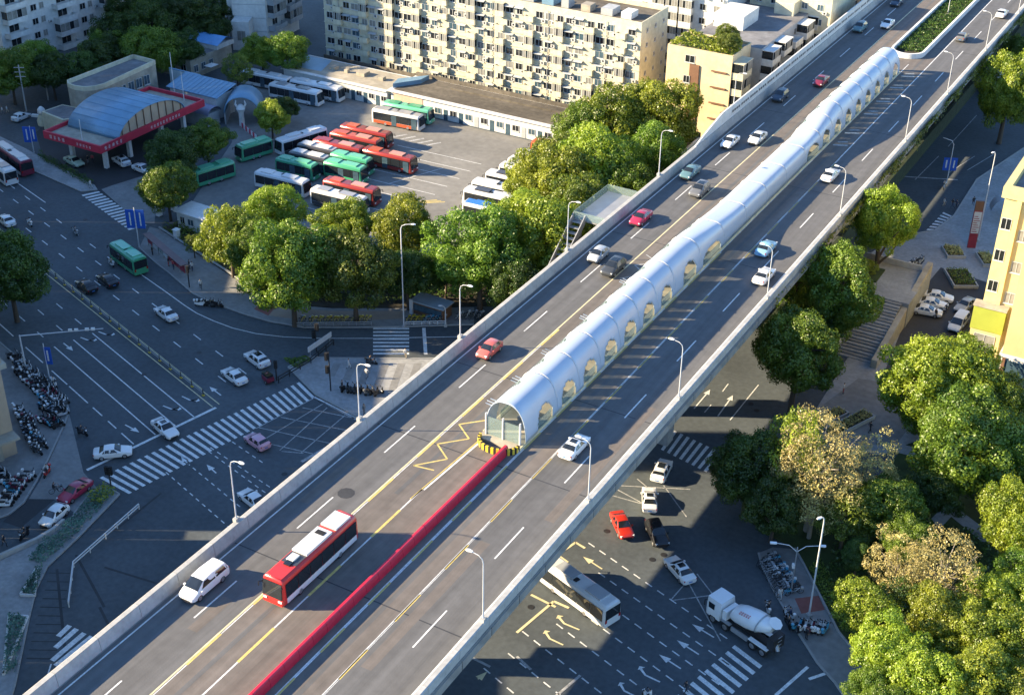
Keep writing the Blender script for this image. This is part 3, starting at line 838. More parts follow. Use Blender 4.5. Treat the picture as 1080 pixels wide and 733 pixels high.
def facade(par, p0, rz, width, floors, fh, bays, z0=0.0, mode='slab', wallmt='whitewall', seed=1, skip=0):
    """windows, balconies and coolers on one wall; p0 = its left end (local), seen from outside"""
    r = random.Random(seed)
    ux, uy = math.cos(rz), math.sin(rz)
    bw = width / bays
    def put(name, me, x, z):
        return link(name, me, par, (p0[0] + ux * x, p0[1] + uy * x, z), rz)
    for fl in range(skip, floors):
        z = z0 + fl * fh
        for b in range(bays):
            xc = (b + .5) * bw
            if mode == 'slab':
                k = b % 3
                if k == 1:
                    put('balcony', balcony_mesh(round(bw * .92, 1), .9, fh, wallmt, r.random() < .45), xc, z + .25)
                    if r.random() < .5: put('window', window_mesh(1.4, 1.3, r.choice(['dark', 'pale'])), xc, z + .95)
                else:
                    put('window', window_mesh(r.choice([1.3, 1.6, 1.9]), 1.35, r.choice(['dark', 'dark', 'pale', 'blue'])), xc - .2, z + .95)
                    if r.random() < .7: put('air_conditioner', ac_mesh(), xc + bw * .36, z + r.choice([.3, .5, 1.3]))
                    if r.random() < .45: put('awning', awn_mesh(2.0), xc - .2, z + 2.5)
            elif mode == 'balcony':
                put('balcony', balcony_mesh(round(bw * .86, 1), 1.3, fh, wallmt, r.random() < .6), xc, z + .2)
                put('window', window_mesh(1.6, 1.5, r.choice(['dark', 'pale'])), xc, z + .9)
            elif mode == 'plain':
                if r.random() < .92: put('window', window_mesh(1.3, 1.3, r.choice(['dark', 'dark', 'pale', 'blue'])), xc, z + .95)
                if r.random() < .4: put('air_conditioner', ac_mesh(), xc + bw * .33, z + .4)
            elif mode == 'small':
                put('window', window_mesh(.7, .8, 'dark'), xc, z + 1.2)
def block(name, label, cat, loc, rz, W, D, H, wallmt='whitewall', roofmt='roofgrey', parapet=.9, group=None):
    """a flat roofed block; local x to the right along the front wall, y away from it"""
    t = thing(name, label, cat, loc, rz, group)
    m = MB().box(0, W, 0, D, -.1, H)
    m.obj('wall', K[wallmt], t)
    MB().sheet([(.25, .25), (W - .25, .25), (W - .25, D - .25), (.25, D - .25)], H + .03).obj('roof', K[roofmt], t)
    for (a, b, c, d) in ((0, W, 0, .22), (0, W, D - .22, D), (0, .22, .22, D - .22), (W - .22, W, .22, D - .22)):
        MB().box(a, b, c, d, H, H + parapet).obj('parapet', K[wallmt], t)
    return t
# 1. long cream slab of flats behind the bus yard
sl = block('apartment_building', 'long cream apartment block with rows of balconies behind the bus yard', 'building', (-178.3, 230.2, 0), 0, 74.2, 12.0, 19.6, 'creamwall', 'rooffelt')
facade(sl, (0.6, -.001), 0, 73, 7, 2.8, 33, 0.0, 'slab', 'creamwall', 11)
facade(sl, (74.201, .8), math.pi / 2, 11, 7, 2.8, 3, 0, 'small', 'creamwall', 12)
for z in [2.8 * i for i in range(1, 7)]:
    MB().box(-.1, 74.3, -.14, -.01, z - .1, z + .06).obj('floor_ledge', K['creamwall'], sl)
for i in range(9):
    x = 34 + i * 4.3
    MB().box(x, x + rnd.uniform(1.5, 3.2), 3, 3 + rnd.uniform(2, 4), 19.62, 19.6 + rnd.uniform(1.2, 2.6)).obj('roof_shed', K[rnd.choice(['whitewall', 'greywall', 'roofbeige', 'blueroof'])], sl)
for i in range(6):
    MB().tube([(4 + i * 12.6, -.18, 0), (4 + i * 12.6, -.18, 19.6)], .07, 5).obj('downpipe', K['greywall'], sl)
# 2. tan gable-end block with roof garden, balconies along its street side
tn = block('apartment_building', 'tan gable ended apartment block with a green roof garden beside the viaduct', 'building', (-97.3, 227.2, 0), 0, 12.8, 9, 18.0, 'tanwall', 'roofbeige', .5)
MB().box(4.7, 6.6, -.25, -.002, 0, 15.6).obj('brown_shaft', K['brownwall'], tn)
for z in (9.0, 12.0):
    link('window', window_mesh(1.3, 1.4, 'dark'), tn, (4.3, -.27, z))
link('window', window_mesh(1.9, 1.4, 'dark'), tn, (4.6, -.003, 15.8))
for z in (3, 6, 9, 12, 15):
    MB().box(9.0, 12.0, -.35, -.002, z, z + .2).obj('ledge', K['brownwall'], tn)
    link('balcony', balcony_mesh(4.4, 2.2, 3.0, 'creamwall', True), tn, (12.8, 2.4, z - .6), math.pi / 2)
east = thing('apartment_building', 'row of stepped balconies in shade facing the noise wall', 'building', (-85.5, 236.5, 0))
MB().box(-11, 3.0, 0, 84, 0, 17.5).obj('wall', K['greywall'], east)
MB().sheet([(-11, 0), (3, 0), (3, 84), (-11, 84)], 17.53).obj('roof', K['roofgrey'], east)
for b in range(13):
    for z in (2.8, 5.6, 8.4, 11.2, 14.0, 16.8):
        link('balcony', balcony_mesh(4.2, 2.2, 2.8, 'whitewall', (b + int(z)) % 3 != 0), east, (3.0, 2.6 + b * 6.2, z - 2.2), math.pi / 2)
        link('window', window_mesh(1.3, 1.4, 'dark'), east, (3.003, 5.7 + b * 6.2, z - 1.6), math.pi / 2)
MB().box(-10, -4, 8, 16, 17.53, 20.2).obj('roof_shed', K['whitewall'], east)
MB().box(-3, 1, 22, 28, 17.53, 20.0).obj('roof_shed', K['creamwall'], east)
# 3. blocks further back
bk = block('apartment_building', 'pale apartment block with curved balconies behind the tan block', 'building', (-112, 252, 0), 0, 16, 14, 22.5, 'whitewall', 'rooffelt')
facade(bk, (0.3, -.001), 0, 9, 8, 2.8, 3, 0, 'balcony', 'whitewall', 21)
facade(bk, (9.5, -.001), 0, 6, 8, 2.8, 2, 0, 'plain', 'whitewall', 22)
bk2 = block('apartment_building', 'cream low block with roof sheds behind the roof garden', 'building', (-95, 262, 0), 0, 17, 16, 20.5, 'creamwall', 'roofbeige')
facade(bk2, (0.3, -.001), 0, 16, 7, 2.9, 5, 0, 'plain', 'creamwall', 23)
for i in range(4):
    MB().box(1 + i * 4, 3.2 + i * 4, 3, 6.5, 20.53, 22.4).obj('roof_shed', K[['whitewall', 'creamwall', 'greywall', 'roofbeige'][i]], bk2)
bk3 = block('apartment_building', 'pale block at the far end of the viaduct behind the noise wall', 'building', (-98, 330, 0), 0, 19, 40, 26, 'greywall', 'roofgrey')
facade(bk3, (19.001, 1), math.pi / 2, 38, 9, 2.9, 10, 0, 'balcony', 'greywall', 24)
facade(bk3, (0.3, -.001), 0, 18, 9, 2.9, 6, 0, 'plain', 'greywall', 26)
bk4 = block('apartment_building', 'white block half hidden behind the long cream flats', 'building', (-150, 262, 0), 0, 34, 14, 24, 'whitewall', 'roofgrey')
facade(bk4, (0.3, -.001), 0, 33, 8, 3.0, 12, 0, 'plain', 'whitewall', 25)
# 4. towers at the top left
rt = rad(88)
tw = thing('apartment_tower', 'bluish white residential tower with stacked balconies in the top left corner', 'building', (-232, 196, 0), rt)
MB().box(-6, 44, 0, 17, -.1, 46).obj('wall', K['whitewall'], tw)
MB().sheet([(-6, 0), (44, 0), (44, 17), (-6, 17)], 46.03).obj('roof', K['roofgrey'], tw)
for fl in range(15):
    for b in range(6):
        z = fl * 3.0
        if b % 2 == 0:
            link('balcony', balcony_mesh(5.2, 1.8, 3.0, 'whitewall', (fl + b) % 3 == 0), tw, (-2.5 + b * 6.6, -.001, z + .2))
            link('window', window_mesh(2.6, 1.6, 'dark'), tw, (-2.5 + b * 6.6, -.002, z + .9))
        else:
            link('window', window_mesh(1.6, 1.4, 'dark'), tw, (-3.4 + b * 6.6, -.002, z + .9)); link('window', window_mesh(1.2, 1.4, 'pale'), tw, (-1.2 + b * 6.6, -.002, z + .9))
            if (fl + b) % 2: link('air_conditioner', ac_mesh(), tw, (.4 + b * 6.6, -.001, z + .4))
facade(tw, (-6.001, 16), -math.pi / 2, 15, 15, 3.0, 3, 0, 'small', 'whitewall', 27)
t2 = thing('apartment_tower', 'white tower with a blank end wall and balconies on its right side', 'building', (-201.5, 227.5, 0), rad(26.3))
MB().prism([(0, 0), (7.4, 0), (12.0, 12), (4, 13)], -.1, 44).obj('wall', K['whitewall'], t2)
MB().sheet([(0, 0), (7.4, 0), (12.0, 12), (4, 13)], 44.02).obj('roof', K['roofgrey'], t2)
a2 = math.atan2(12, 4.6)
for fl in range(1, 14):
    for b in range(2):
        f = .25 + b * .5
        link('balcony', balcony_mesh(5.0, 1.7, 3.0, 'greywall', (fl + b) % 2 == 0), t2, (7.4 + 4.6 * f + .01, 12 * f, fl * 3.0 + .2), a2)
        link('window', window_mesh(1.9, 1.5, 'dark'), t2, (7.4 + 4.6 * f + .012, 12 * f, fl * 3.0 + .9), a2)
for z in range(3, 44, 3):
    MB().box(.05, 7.3, -.05, -.002, z, z + .12).obj('floor_ledge', K['greywall'], t2)
MB().box(-1.4, 0, 1, 5, 0, 44).obj('side_wing', K['whitewall'], t2)
MB().box(.5, 4.4, -4.0, -.06, 0, 6.4).obj('porch', K['whitewall'], t2)
link('window', window_mesh(1.9, 2.2, 'pale'), t2, (2.6, -4.002, 2.2))
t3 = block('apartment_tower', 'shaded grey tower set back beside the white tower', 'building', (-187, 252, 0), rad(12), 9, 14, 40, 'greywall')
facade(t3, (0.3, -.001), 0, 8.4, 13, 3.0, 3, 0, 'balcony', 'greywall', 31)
# 5. single storey row of offices along the yard
rh = thing('yard_office_row', 'long single storey white row of offices with dark felt roof along the yard', 'building', (-150, 213.6, 0))
MB().box(0, 62, 0, 9.5, -.1, 3.5).obj('wall', K['whitewall'], rh)
MB().box(-.4, 62.4, -.55, 9.6, 3.5, 3.72).obj('eave', K['concwhite'], rh)
MB().sheet([(.3, .4), (62, .4), (62, 9.2), (.3, 9.2)], 3.74).obj('roof', K['rooffelt'], rh)
MB().box(10, 62, 6.2, 6.5, 3.74, 4.1).obj('roof_kerb', K['rooffelt'], rh)
MB().box(-.2, 62.2, 9.3, 9.7, 3.72, 4.5).obj('parapet', K['rooffelt'], rh)
MB().add([(-.2, 1, 3.75), (3.2, 6, 3.75), (3.2, 9, 3.75), (-1, 4, 3.75), (-.2, 1, 4.6), (3.2, 6, 4.6), (3.2, 9, 4.6), (-1, 4, 4.6)], [(0, 1, 5, 4), (1, 2, 6, 5), (2, 3, 7, 6), (3, 0, 4, 7), (4, 5, 6, 7)]).obj('skylight', K['blueroof'], rh)
MB().box(.6, 7.5, -.08, -.002, 1.2, 3.3).obj('pink_panel', mat('pink_wall_panel', (0.50, 0.36, 0.27), .8), rh)
door = MB().box(-.45, .45, -.06, 0, 0, 2.1).mesh('door', K['glassblue'])
doorw = MB().box(-.45, .45, -.06, 0, 0, 2.1).mesh('door', K['greywall'])
for i in range(15):
    x = 9.3 + i * 3.5
    link('door', door if i % 3 else doorw, rh, (x, -.003, 0))
    link('window', window_mesh(1.5, 1.2, 'dark' if i % 2 else 'blue'), rh, (x + 1.75, -.003, 1.0))
rh2 = thing('yard_workshop', 'low white workshop with pale beige roof at the left end of the yard', 'building', (-176.5, 213.2, 0))
MB().box(0, 25.8, 0, 9, -.1, 3.3).obj('wall', K['whitewall'], rh2)
MB().box(-.3, 25.9, -.5, 9.2, 3.3, 3.48).obj('eave', K['concwhite'], rh2)
MB().sheet([(.2, .4), (25.4, .4), (25.4, 8.8), (.2, 8.8)], 3.5).obj('roof', K['roofbeige'], rh2)
MB().sheet([(-.2, 1.5), (8, 2.2), (6, 8.6), (-.2, 8.6)], 3.51).obj('blue_roof_sheet', K['blueroof'], rh2)
for x, w in ((9, 1.2), (12.5, .8), (15.5, 2.0), (21, 1.1)):
    MB().box(x, x + w, 4, 4 + w, 3.5, 4.2).obj('roof_box', K['roofbeige'], rh2)
for i in range(6):
    x = 8.5 + i * 3.0
    link('door', door, rh2, (x, -.003, 0)); link('window', window_mesh(1.3, 1.1, 'dark'), rh2, (x + 1.5, -.003, 1.1))
# wall between the flats and the office row
wl = tag(MB().box(-176, -92, 226.2, 226.5, 0, 2.6).obj('boundary_wall', K['rooffelt']), 'dark boundary wall at the foot of the long cream flats', 'wall')
# 6. petrol station style canopy with blue barrel roof
gs = thing('forecourt_canopy', 'forecourt canopy with red fascia and a blue barrel vault roof', 'canopy', (-180.3, 172, 0))
def gbox(n, a, mt):
    return MB().box(a[0] + 180.3, a[1] + 180.3, a[2] - 172, a[3] - 172, a[4], a[5]).obj(n, K[mt], gs)
gbox('roof_slab', (-187.0, -173.9, 158.9, 185.3, 5.0, 5.3), 'roofbeige')
for a in ((-187.4, -173.5, 158.5, 158.85), (-187.4, -173.5, 185.35, 185.7), (-187.4, -187.05, 158.85, 185.35), (-173.85, -173.5, 158.85, 185.35)):
    gbox('red_fascia', (*a, 4.55, 5.95), 'redsign')
for x in (-184.6, -176.4):
    for y in (162, 168, 176.5, 182.5):
        gbox('column', (x - .35, x + .35, y - .35, y + .35, 0, 5.0), 'concwhite')
vault = MB(); rows = []
for y in (163.5, 180.5):
    rows.append([(6.1 * math.cos(a) * 1.05, y - 172, 5.3 + 3.9 * math.sin(a)) for a in np.linspace(0, math.pi, 17)])
# the vault spans the canopy's width, its arched end open towards the road
rowsx = []
for x in (-186.2, -173.7):
    rowsx.append([(x + 180.3, 8.7 * math.cos(a), 5.32 + 4.0 * math.sin(a)) for a in np.linspace(0, math.pi, 21)])
vp = MB().grid(rowsx)
o = vp.obj('vault_roof', K['blueroof'], gs, smooth=60)
md = o.modifiers.new('thickness', 'SOLIDIFY'); md.thickness = .12
for i in range(13):
    a0 = math.pi * (i + .5) / 13
    seam = MB().tube([(-186.2 + 180.3, 8.72 * math.cos(a0), 5.36 + 4.02 * math.sin(a0)), (-173.7 + 180.3, 8.72 * math.cos(a0), 5.36 + 4.02 * math.sin(a0))], .04, 4)
    seam.obj('roof_seam', K['blueroof'], gs)
for xx in (-173.95, -186.0):
    tym = [(xx + 180.3, 8.5 * math.cos(a), 5.3 + 3.85 * math.sin(a)) for a in np.linspace(0, math.pi, 21)]
    MB().add(tym, [list(range(21))]).obj('end_wall', K['beigewall'], gs)
for i in range(9):
    y = -7.6 + i * 1.9
    h = 3.85 * math.sqrt(max(0, 1 - (y / 8.5) ** 2))
    MB().box(-173.9 + 180.3, -173.8 + 180.3, y - .07, y + .07, 5.3, 5.3 + h).obj('mullion', K['brownwall'], gs)
# small white characters on the fascia
def glyphs(par, p0, dirv, n, size, face, mt='mark', gap=1.35, seed=3):
    r = random.Random(seed)
    for i in range(n):
        m = MB()
        for k in range(4):
            a = r.random() * size * .8; h = (.1 + .22 * k) * size
            m.add([(a * .3, 0, h), (a * .3 + size * (.5 + .4 * r.random()) - a * .2, 0, h), (a * .3 + size * (.5 + .4 * r.random()) - a * .2, 0, h + size * .11), (a * .3, 0, h + size * .11)], [(0, 1, 2, 3)])
        x = size * (.2 + .5 * r.random())
        m.add([(x, 0, 0), (x + size * .12, 0, 0), (x + size * .12, 0, size), (x, 0, size)], [(0, 1, 2, 3)])
        m.obj('sign_character', K[mt], par, (p0[0] + dirv[0] * i * size * gap, p0[1] + dirv[1] * i * size * gap, p0[2]), face)
glyphs(gs, (-5.6, -13.52, 4.85), (1, 0), 4, .75, 0)
glyphs(gs, (1.0, -13.52, 4.9), (1, 0), 5, .55, 0, seed=4)
glyphs(gs, (6.82, -12.6, 4.9), (0, 1), 5, .7, math.pi / 2, seed=5)
glyphs(gs, (6.82, -1.0, 4.9), (0, 1), 10, .6, math.pi / 2, seed=6)
for p, h in (((-178.8, 159.5), 4.5), ((-177.5, 184.5), 6.0), ((-181.5, 186.3), 8.5)):
    tag(MB().tube([(p[0], p[1], 4.9 if p[1] < 186 else 0), (p[0], p[1], 5 + h)], [.09, .06], 6).obj('flag_pole', K['lampwhite']), {4.5: 'slim white pole on the front edge of the red fascia canopy', 6.0: 'slim white pole at the rear end of the red fascia canopy', 8.5: 'slim white pole against the cream block behind the canopy'}[h], 'pole')
# 7. curved cream building behind the canopy
cb = thing('station_office', 'cream two storey office with curved corner behind the red fascia canopy', 'building', (-195, 184, 0))
poly = [(-198.4, 193.5), (-192.4, 193.2), (-191.2, 178.0), (-191.8, 176.0), (-193.2, 174.6), (-195.2, 174.2), (-197.4, 174.6), (-198.6, 175.8)]
pl2 = [(x + 195, y - 184) for x, y in poly]
MB().prism(pl2, -.1, 7.2).obj('wall', K['roofbeige'], cb)
c0 = (0.0, 0.0)
inner = [(x * .93, y * .96) for x, y in pl2]
MB().prism(inner, 7.2, 7.25).obj('roof', K['roofgrey'], cb)
for a, b in zip(pl2, pl2[1:] + pl2[:1]):
    L = math.hypot(b[0] - a[0], b[1] - a[1])
    MB().obox(((a[0] + b[0]) / 2 * .98, (a[1] + b[1]) / 2 * .985, 7.6), (L, .3, .85), math.atan2(b[1] - a[1], b[0] - a[0])).obj('parapet', K['creamwall'], cb)
for i in range(5):
    link('window', window_mesh(1.5, 1.9, 'blue'), cb, (3.35 - i * .03 + .06, -3.2 + i * 2.2, 4.2), math.pi / 2 - .065)
MB().prism([(-199.5 + 195, 169.2 - 184), (-193 + 195, 168.2 - 184), (-190.2 + 195, 172.5 - 184), (-190.6 + 195, 175.0 - 184), (-199 + 195, 174.0 - 184)], -.1, 3.6).obj('low_wing', K['creamwall'], cb)
MB().prism([(-199 + 195, 169.6 - 184), (-193.2 + 195, 168.7 - 184), (-190.7 + 195, 172.6 - 184), (-191 + 195, 174.4 - 184), (-198.5 + 195, 173.6 - 184)], 3.6, 3.66).obj('wing_roof', K['roofgrey'], cb)
stt = thing('white_figure_sculpture', 'small white and cream rounded sculpture beside the forecourt', 'sculpture', (*G(46, 132)[:2], 0))
MB().tube([(0, 0, 0), (0, 0, 1.0), (0, 0, 2.2)], [1.0, 1.1, .6], 10).obj('body', K['creamwall'], stt, smooth=60)
MB().tube([(0, 0, 2.1), (0, 0, 2.5), (0, 0, 3.2), (0, 0, 3.7)], [.4, .75, .7, .25], 10).obj('head', K['concwhite'], stt, smooth=60)
MB().obox((-1.4, -.3, 1.7), (1.6, .5, .5), .4).obj('arm', K['concwhite'], stt)
# 8. blue roofed sheds behind the canopy
sh = thing('blue_roofed_shed', 'white shed with a pitched blue metal roof behind the canopy', 'building', (-180.5, 193, 0))
MB().box(-6, 5.6, -2.6, 2.4, -.1, 4.6).obj('wall', K['whitewall'], sh)
MB().add([(-6.6, -3.1, 4.5), (6.3, -3.1, 4.5), (6.3, 2.8, 5.7), (-6.6, 2.8, 5.7), (-6.6, -3.1, 4.62), (6.3, -3.1, 4.62), (6.3, 2.8, 5.82), (-6.6, 2.8, 5.82)], [(3, 2, 1, 0), (4, 5, 6, 7), (0, 1, 5, 4), (1, 2, 6, 5), (2, 3, 7, 6), (3, 0, 4, 7)]).obj('roof', K['blueroof'], sh)
MB().add([(5.62, -2.6, 4.62), (5.62, 2.4, 4.62), (5.62, 2.4, 5.6)], [(0, 1, 2)]).obj('gable', K['glass'], sh)
for i in range(12):
    x = -6.3 + i * 1.1
    MB().tube([(x, -3.1, 4.66), (x, 2.8, 5.86)], .04, 4).obj('roof_seam', K['blueroof'], sh)
lw = thing('pale_blue_wall', 'tall pale blue green wall between cream office and blue shed', 'wall', (-188, 196.5, 0))
MB().box(-4, 4, -.15, .15, 0, 5.4).obj('wall', mat('pale_blue_wall', (0.36, 0.44, 0.46), .7), lw)
MB().box(-4.05, 4.05, -.2, .2, 5.4, 5.55).obj('coping', K['blueroof'], lw)
br = thing('blue_barrel_shed', 'low shed under a curved blue roof next to the tunnel shaped gate', 'building', (-176, 187.9, 0))
MB().box(-4.5, 2.5, -1.8, 1.6, -.1, 2.6).obj('wall', K['greywall'], br)
rr = [[(x, 1.9 * math.cos(a), 2.55 + 1.2 * math.sin(a)) for a in np.linspace(0, math.pi, 11)] for x in (-4.8, 2.8)]
MB().grid(rr).obj('roof', mat('violet_grey_roof', (0.20, 0.21, 0.30), .6), br, smooth=60)
tu = thing('tunnel_gate', 'blue half-round tunnel gate with a white sculptural column at the yard entrance', 'gate', (-170.5, 193.0, 0), rad(32))
rr = [[(3.3 * math.cos(a), y, 2.2 + 3.2 * math.sin(a)) for a in np.linspace(0, math.pi, 15)] for y in (-2.4, 4.5)]
o = MB().grid(rr).obj('vault', K['blueroof'], tu, smooth=60)
md = o.modifiers.new('thickness', 'SOLIDIFY'); md.thickness = .15
MB().box(-3.35, -3.1, -2.4, 4.5, 0, 2.25).obj('side_wall', K['greywall'], tu)
MB().box(3.1, 3.35, -2.4, 4.5, 0, 2.25).obj('side_wall', K['greywall'], tu)
MB().tube([(0, -2.8, 0), (0, -2.8, 2.5), (0, -2.8, 3.4), (0, -2.8, 4.2)], [.55, .5, .9, .4], 10).obj('column', K['concwhite'], tu, smooth=50)
for s in (-1, 1):
    MB().tube([(s * .3, -2.8, 3.2), (s * 1.0, -2.8, 4.3), (s * .8, -2.8, 5.0)], [.25, .2, .1], 6).obj('curl', K['concwhite'], tu, smooth=50)
rail = thing('barrier_fence', 'red and white striped barrier beside the tunnel gate', 'barrier', (*G(262, 141)[:2], 0), rad(-28))
for i in range(9):
    MB().box(-4 + i * .9, -4 + i * .9 + .88, -.05, .05, .2, 1.1).obj('bar', K['redsign'] if i % 2 else K['concwhite'], rail)
# 9. small houses beyond
h1 = thing('small_house', 'small cream house with a bright blue roof below the white tower', 'building', (-198.5, 212, 0))
MB().box(-4.2, 4.2, -7, 6, -.1, 4.0).obj('wall', K['roofbeige'], h1)
MB().sheet([(-3.9, -6.7), (3.9, -6.7), (3.9, 1), (-3.9, 1)], 4.03).obj('flat_roof', K['roofgrey'], h1)
MB().add([(-4.6, 1, 5.0), (4.8, 1, 5.0), (4.8, 4.0, 6.2), (-4.6, 4.0, 6.2), (-4.6, 7, 5.0), (4.8, 7, 5.0)], [(0, 1, 2, 3), (3, 2, 5, 4)]).obj('blue_roof', mat('bright_blue_roof', (0.12, 0.30, 0.56), .45), h1)
MB().box(-4.2, 4.4, 1.2, 6.8, 4.0, 5.0).obj('upper_wall', K['whitewall'], h1)
for y in (-5.5, -3.2, -.8):
    link('window', window_mesh(1.3, 1.5, 'blue'), h1, (4.203, y, 1.2), math.pi / 2)
link('window', window_mesh(1.8, 1.7, 'blue'), h1, (-1, -7.003, 1.2)); link('window', window_mesh(1.5, 1.7, 'dark'), h1, (2.2, -7.003, 1.2))
MB().sheet([(5, -4), (7, -4), (7, -1.5), (5, -1.5)], 2.2).obj('awning', K['concwhite'], h1)
# 10. guard lodge by the yard entrance
gl = thing('guard_lodge', 'small flat roofed white lodge among the trees by the pavement', 'building', (*G(209, 240)[:2], 0), rad(-2))
MB().box(-2.8, 3.0, -1.7, 1.9, -.1, 2.9).obj('wall', K['whitewall'], gl)
MB().box(-3.2, 3.4, -2.1, 2.3, 2.9, 3.1).obj('roof', K['concwhite'], gl)
link('window', window_mesh(1.3, 1.2, 'blue'), gl, (.2, -1.703, 1.0)); link('window', window_mesh(1.0, 1.2, 'dark'), gl, (-1.6, -1.703, 1.0))
# 11. beige corner building at the left edge
cbk = thing('corner_building', 'beige stone corner building with tall arched bays at the left edge', 'building', (-136, 88, 0), STREET)
MB().box(-14, 12.2, -9, 7.2, -.1, 12.6).obj('wall', K['beigewall'], cbk)
MB().box(-14.3, 12.8, -9.4, 7.8, 12.6, 13.3).obj('cornice', K['roofbeige'], cbk)
MB().box(-14, 12.4, -9.1, 7.4, 13.3, 14.2).obj('parapet', K['beigewall'], cbk)
MB().sheet([(-13.7, -8.8), (12.1, -8.8), (12.1, 7.1), (-13.7, 7.1)], 13.32).obj('roof', K['roofgrey'], cbk)
for i in range(5):
    y = -7.4 + i * 3.1
    MB().box(12.2, 12.6, y - .35, y + .35, 0, 12.6).obj('pilaster', K['roofbeige'], cbk)
    if i < 4:
        q = [(12.24, y + 1.55 + 1.0 * math.cos(a), 7.5 + 1.9 * math.sin(a)) for a in np.linspace(0, math.pi, 9)] + [(12.24, y + .55, 1.0), (12.24, y + 2.55, 1.0)]
        MB().add(q, [list(range(len(q)))]).obj('arched_window', K['glass'], cbk)
MB().box(12.2, 14.2, -9, 7.2, 3.3, 3.6).obj('shop_canopy', K['roofbeige'], cbk)
for i in range(7):
    link('window', window_mesh(1.9, 2.2, 'dark'), cbk, (-10.5 + i * 3.4, 7.203, 5.0), math.pi); link('window', window_mesh(1.9, 2.0, 'dark'), cbk, (-10.5 + i * 3.4, 7.203, 9.2), math.pi)
# 12. yellow building on the right edge
yb = thing('yellow_building', 'tall yellow building with ochre wing at the right edge', 'building', (-25.2, 171, 0))
MB().box(0, 26, 0, 30, -.1, 27.6).obj('wall', K['yellowwall'], yb)
MB().sheet([(.6, .6), (25, .6), (25, 29), (.6, 29)], 27.63).obj('roof', K['roofgrey'], yb)
for a in ((-.4, 26, -.4, .5), (-.4, .5, .5, 30)):
    MB().box(*a, 26.9, 28.4).obj('parapet', K['yellowwall'], yb)
MB().box(1.6, 2.2, -.35, -.002, 11.8, 26.9).obj('pilaster', K['yellowwall'], yb)
MB().box(4.2, 26, -3.2, -.002, 6.6, 25.5).obj('ochre_wing', K['orangewall'], yb)
MB().box(3.9, 26, -3.4, -.002, 6.2, 6.6).obj('ledge', K['concwhite'], yb)
MB().box(4.2, 26, -3.2, -.002, 0, 6.2).obj('shop_wall', K['concwhite'], yb)
MB().box(4.6, 12, -3.3, -3.202, 2.0, 5.8).obj('shop_window', K['glassblue'], yb)
MB().box(4.4, 4.8, -3.45, -3.202, 0, 6.2).obj('shop_post', K['brownwall'], yb)
for z in (13.5, 18, 22.5):
    link('window', window_mesh(1.3, 1.6, 'dark'), yb, (.8, -.003, z)); link('window', window_mesh(1.3, 1.6, 'pale'), yb, (3.2, -.003, z - 1.2))
MB().box(-.8, 3.4, -1.4, -.002, 8.2, 11.6).obj('lime_annex', K['lime'], yb)
MB().box(-.7, 3.3, -1.2, -.002, -.1, 8.2).obj('annex_wall', K['yellowwall'], yb)
MB().box(-.9, 3.5, -1.6, -.002, 11.6, 11.9).obj('annex_coping', K['roofbeige'], yb)
link('window', window_mesh(2.8, 3.0, 'pale'), yb, (1.3, -1.204, 4.6))
for i in range(6):
    for z in (6, 10, 14, 18, 22):
        link('window', window_mesh(1.6, 1.6, 'dark'), yb, (-.003, 27 - i * 4.6, z), -math.pi / 2)
# 13. blocks to the left of the picture whose long shadows cover the street
def shade_block(q0, q1, a0, depth_, H, label):
    d = (0.866, 0.5); nq = (-0.5, 0.866)
    x, y = a0 * d[0] + q0 * nq[0], a0 * d[1] + q0 * nq[1]
    # front wall faces the street (towards +a); local x runs along +q
    t = block('apartment_building', label, 'building', (x, y, 0), rad(120), q1 - q0, depth_, H, 'creamwall')
    facade(t, (.3, -.001), 0, q1 - q0 - .6, int(H / 3.1), 3.1, max(1, int((q1 - q0) / 3.4)), 0, 'plain', 'creamwall', int(H))
    return t
shade_block(40, 103.5, -64, 14, 24.4, 'taller cream block outside the picture, below the planting beds')
shade_block(103.55, 123.4, -64, 14, 22.6, 'cream block outside the picture, left of the planting beds')
shade_block(123.45, 125.0, -66, 10, 10.8, 'low link outside the picture between two cream blocks')
shade_block(125.05, 137.4, -76, 14, 29.0, 'cream block outside the picture behind the corner building')
shade_block(137.45, 146.4, -76, 14, 41.0, 'slender cream tower outside the picture behind the corner building')
shade_block(146.45, 150, -76, 14, 29.0, 'narrow cream block outside the picture beside the slender tower')
shade_block(150.05, 182, -82, 14, 25.0, 'cream block outside the picture facing the street median')
shade_block(182.05, 206, -96, 14, 20.5, 'lower cream block outside the picture facing the green bus')
shade_block(206.05, 256, -118, 14, 34.5, 'tall cream block outside the picture facing the forecourt')
shade_block(256.05, 286, -136, 16, 42, 'cream tower outside the picture beside the bluish tower')
# ================================================================== VEHICLES
_wheel = {}
def wheel_mesh(r, w):
    k = (r, w)
    if k not in _wheel:
        m = MB()
        m.loft([[(r * c * math.cos(a), y, r * c * math.sin(a)) for a in [2 * math.pi * i / 14 for i in range(14)]] for y, c in ((-w / 2, .9), (-w / 2 + .03, 1), (w / 2 - .03, 1), (w / 2, .9))])
        h = MB()
        for s in (-1, 1):
            h.loft([[(r * .62 * c * math.cos(a), s * (w / 2 + .004 + d), r * .62 * c * math.sin(a)) for a in [2 * math.pi * i / 10 for i in range(10)]] for c, d in ((1, 0), (.9, .012), (.3, .018))])
        _wheel[k] = (m.mesh('wheel', K['black'], 40), h.mesh('rim', K['rim']))
    return _wheel[k]
def wheels(P, spots, r, w):
    wm, rm = wheel_mesh(r, w)
    for x, y in spots:
        P.append(('wheel', wm, (x, y, r), 0, None, None))
        P.append(('rim', rm, (0, 0, 0), 0, len(P) - 1, None))
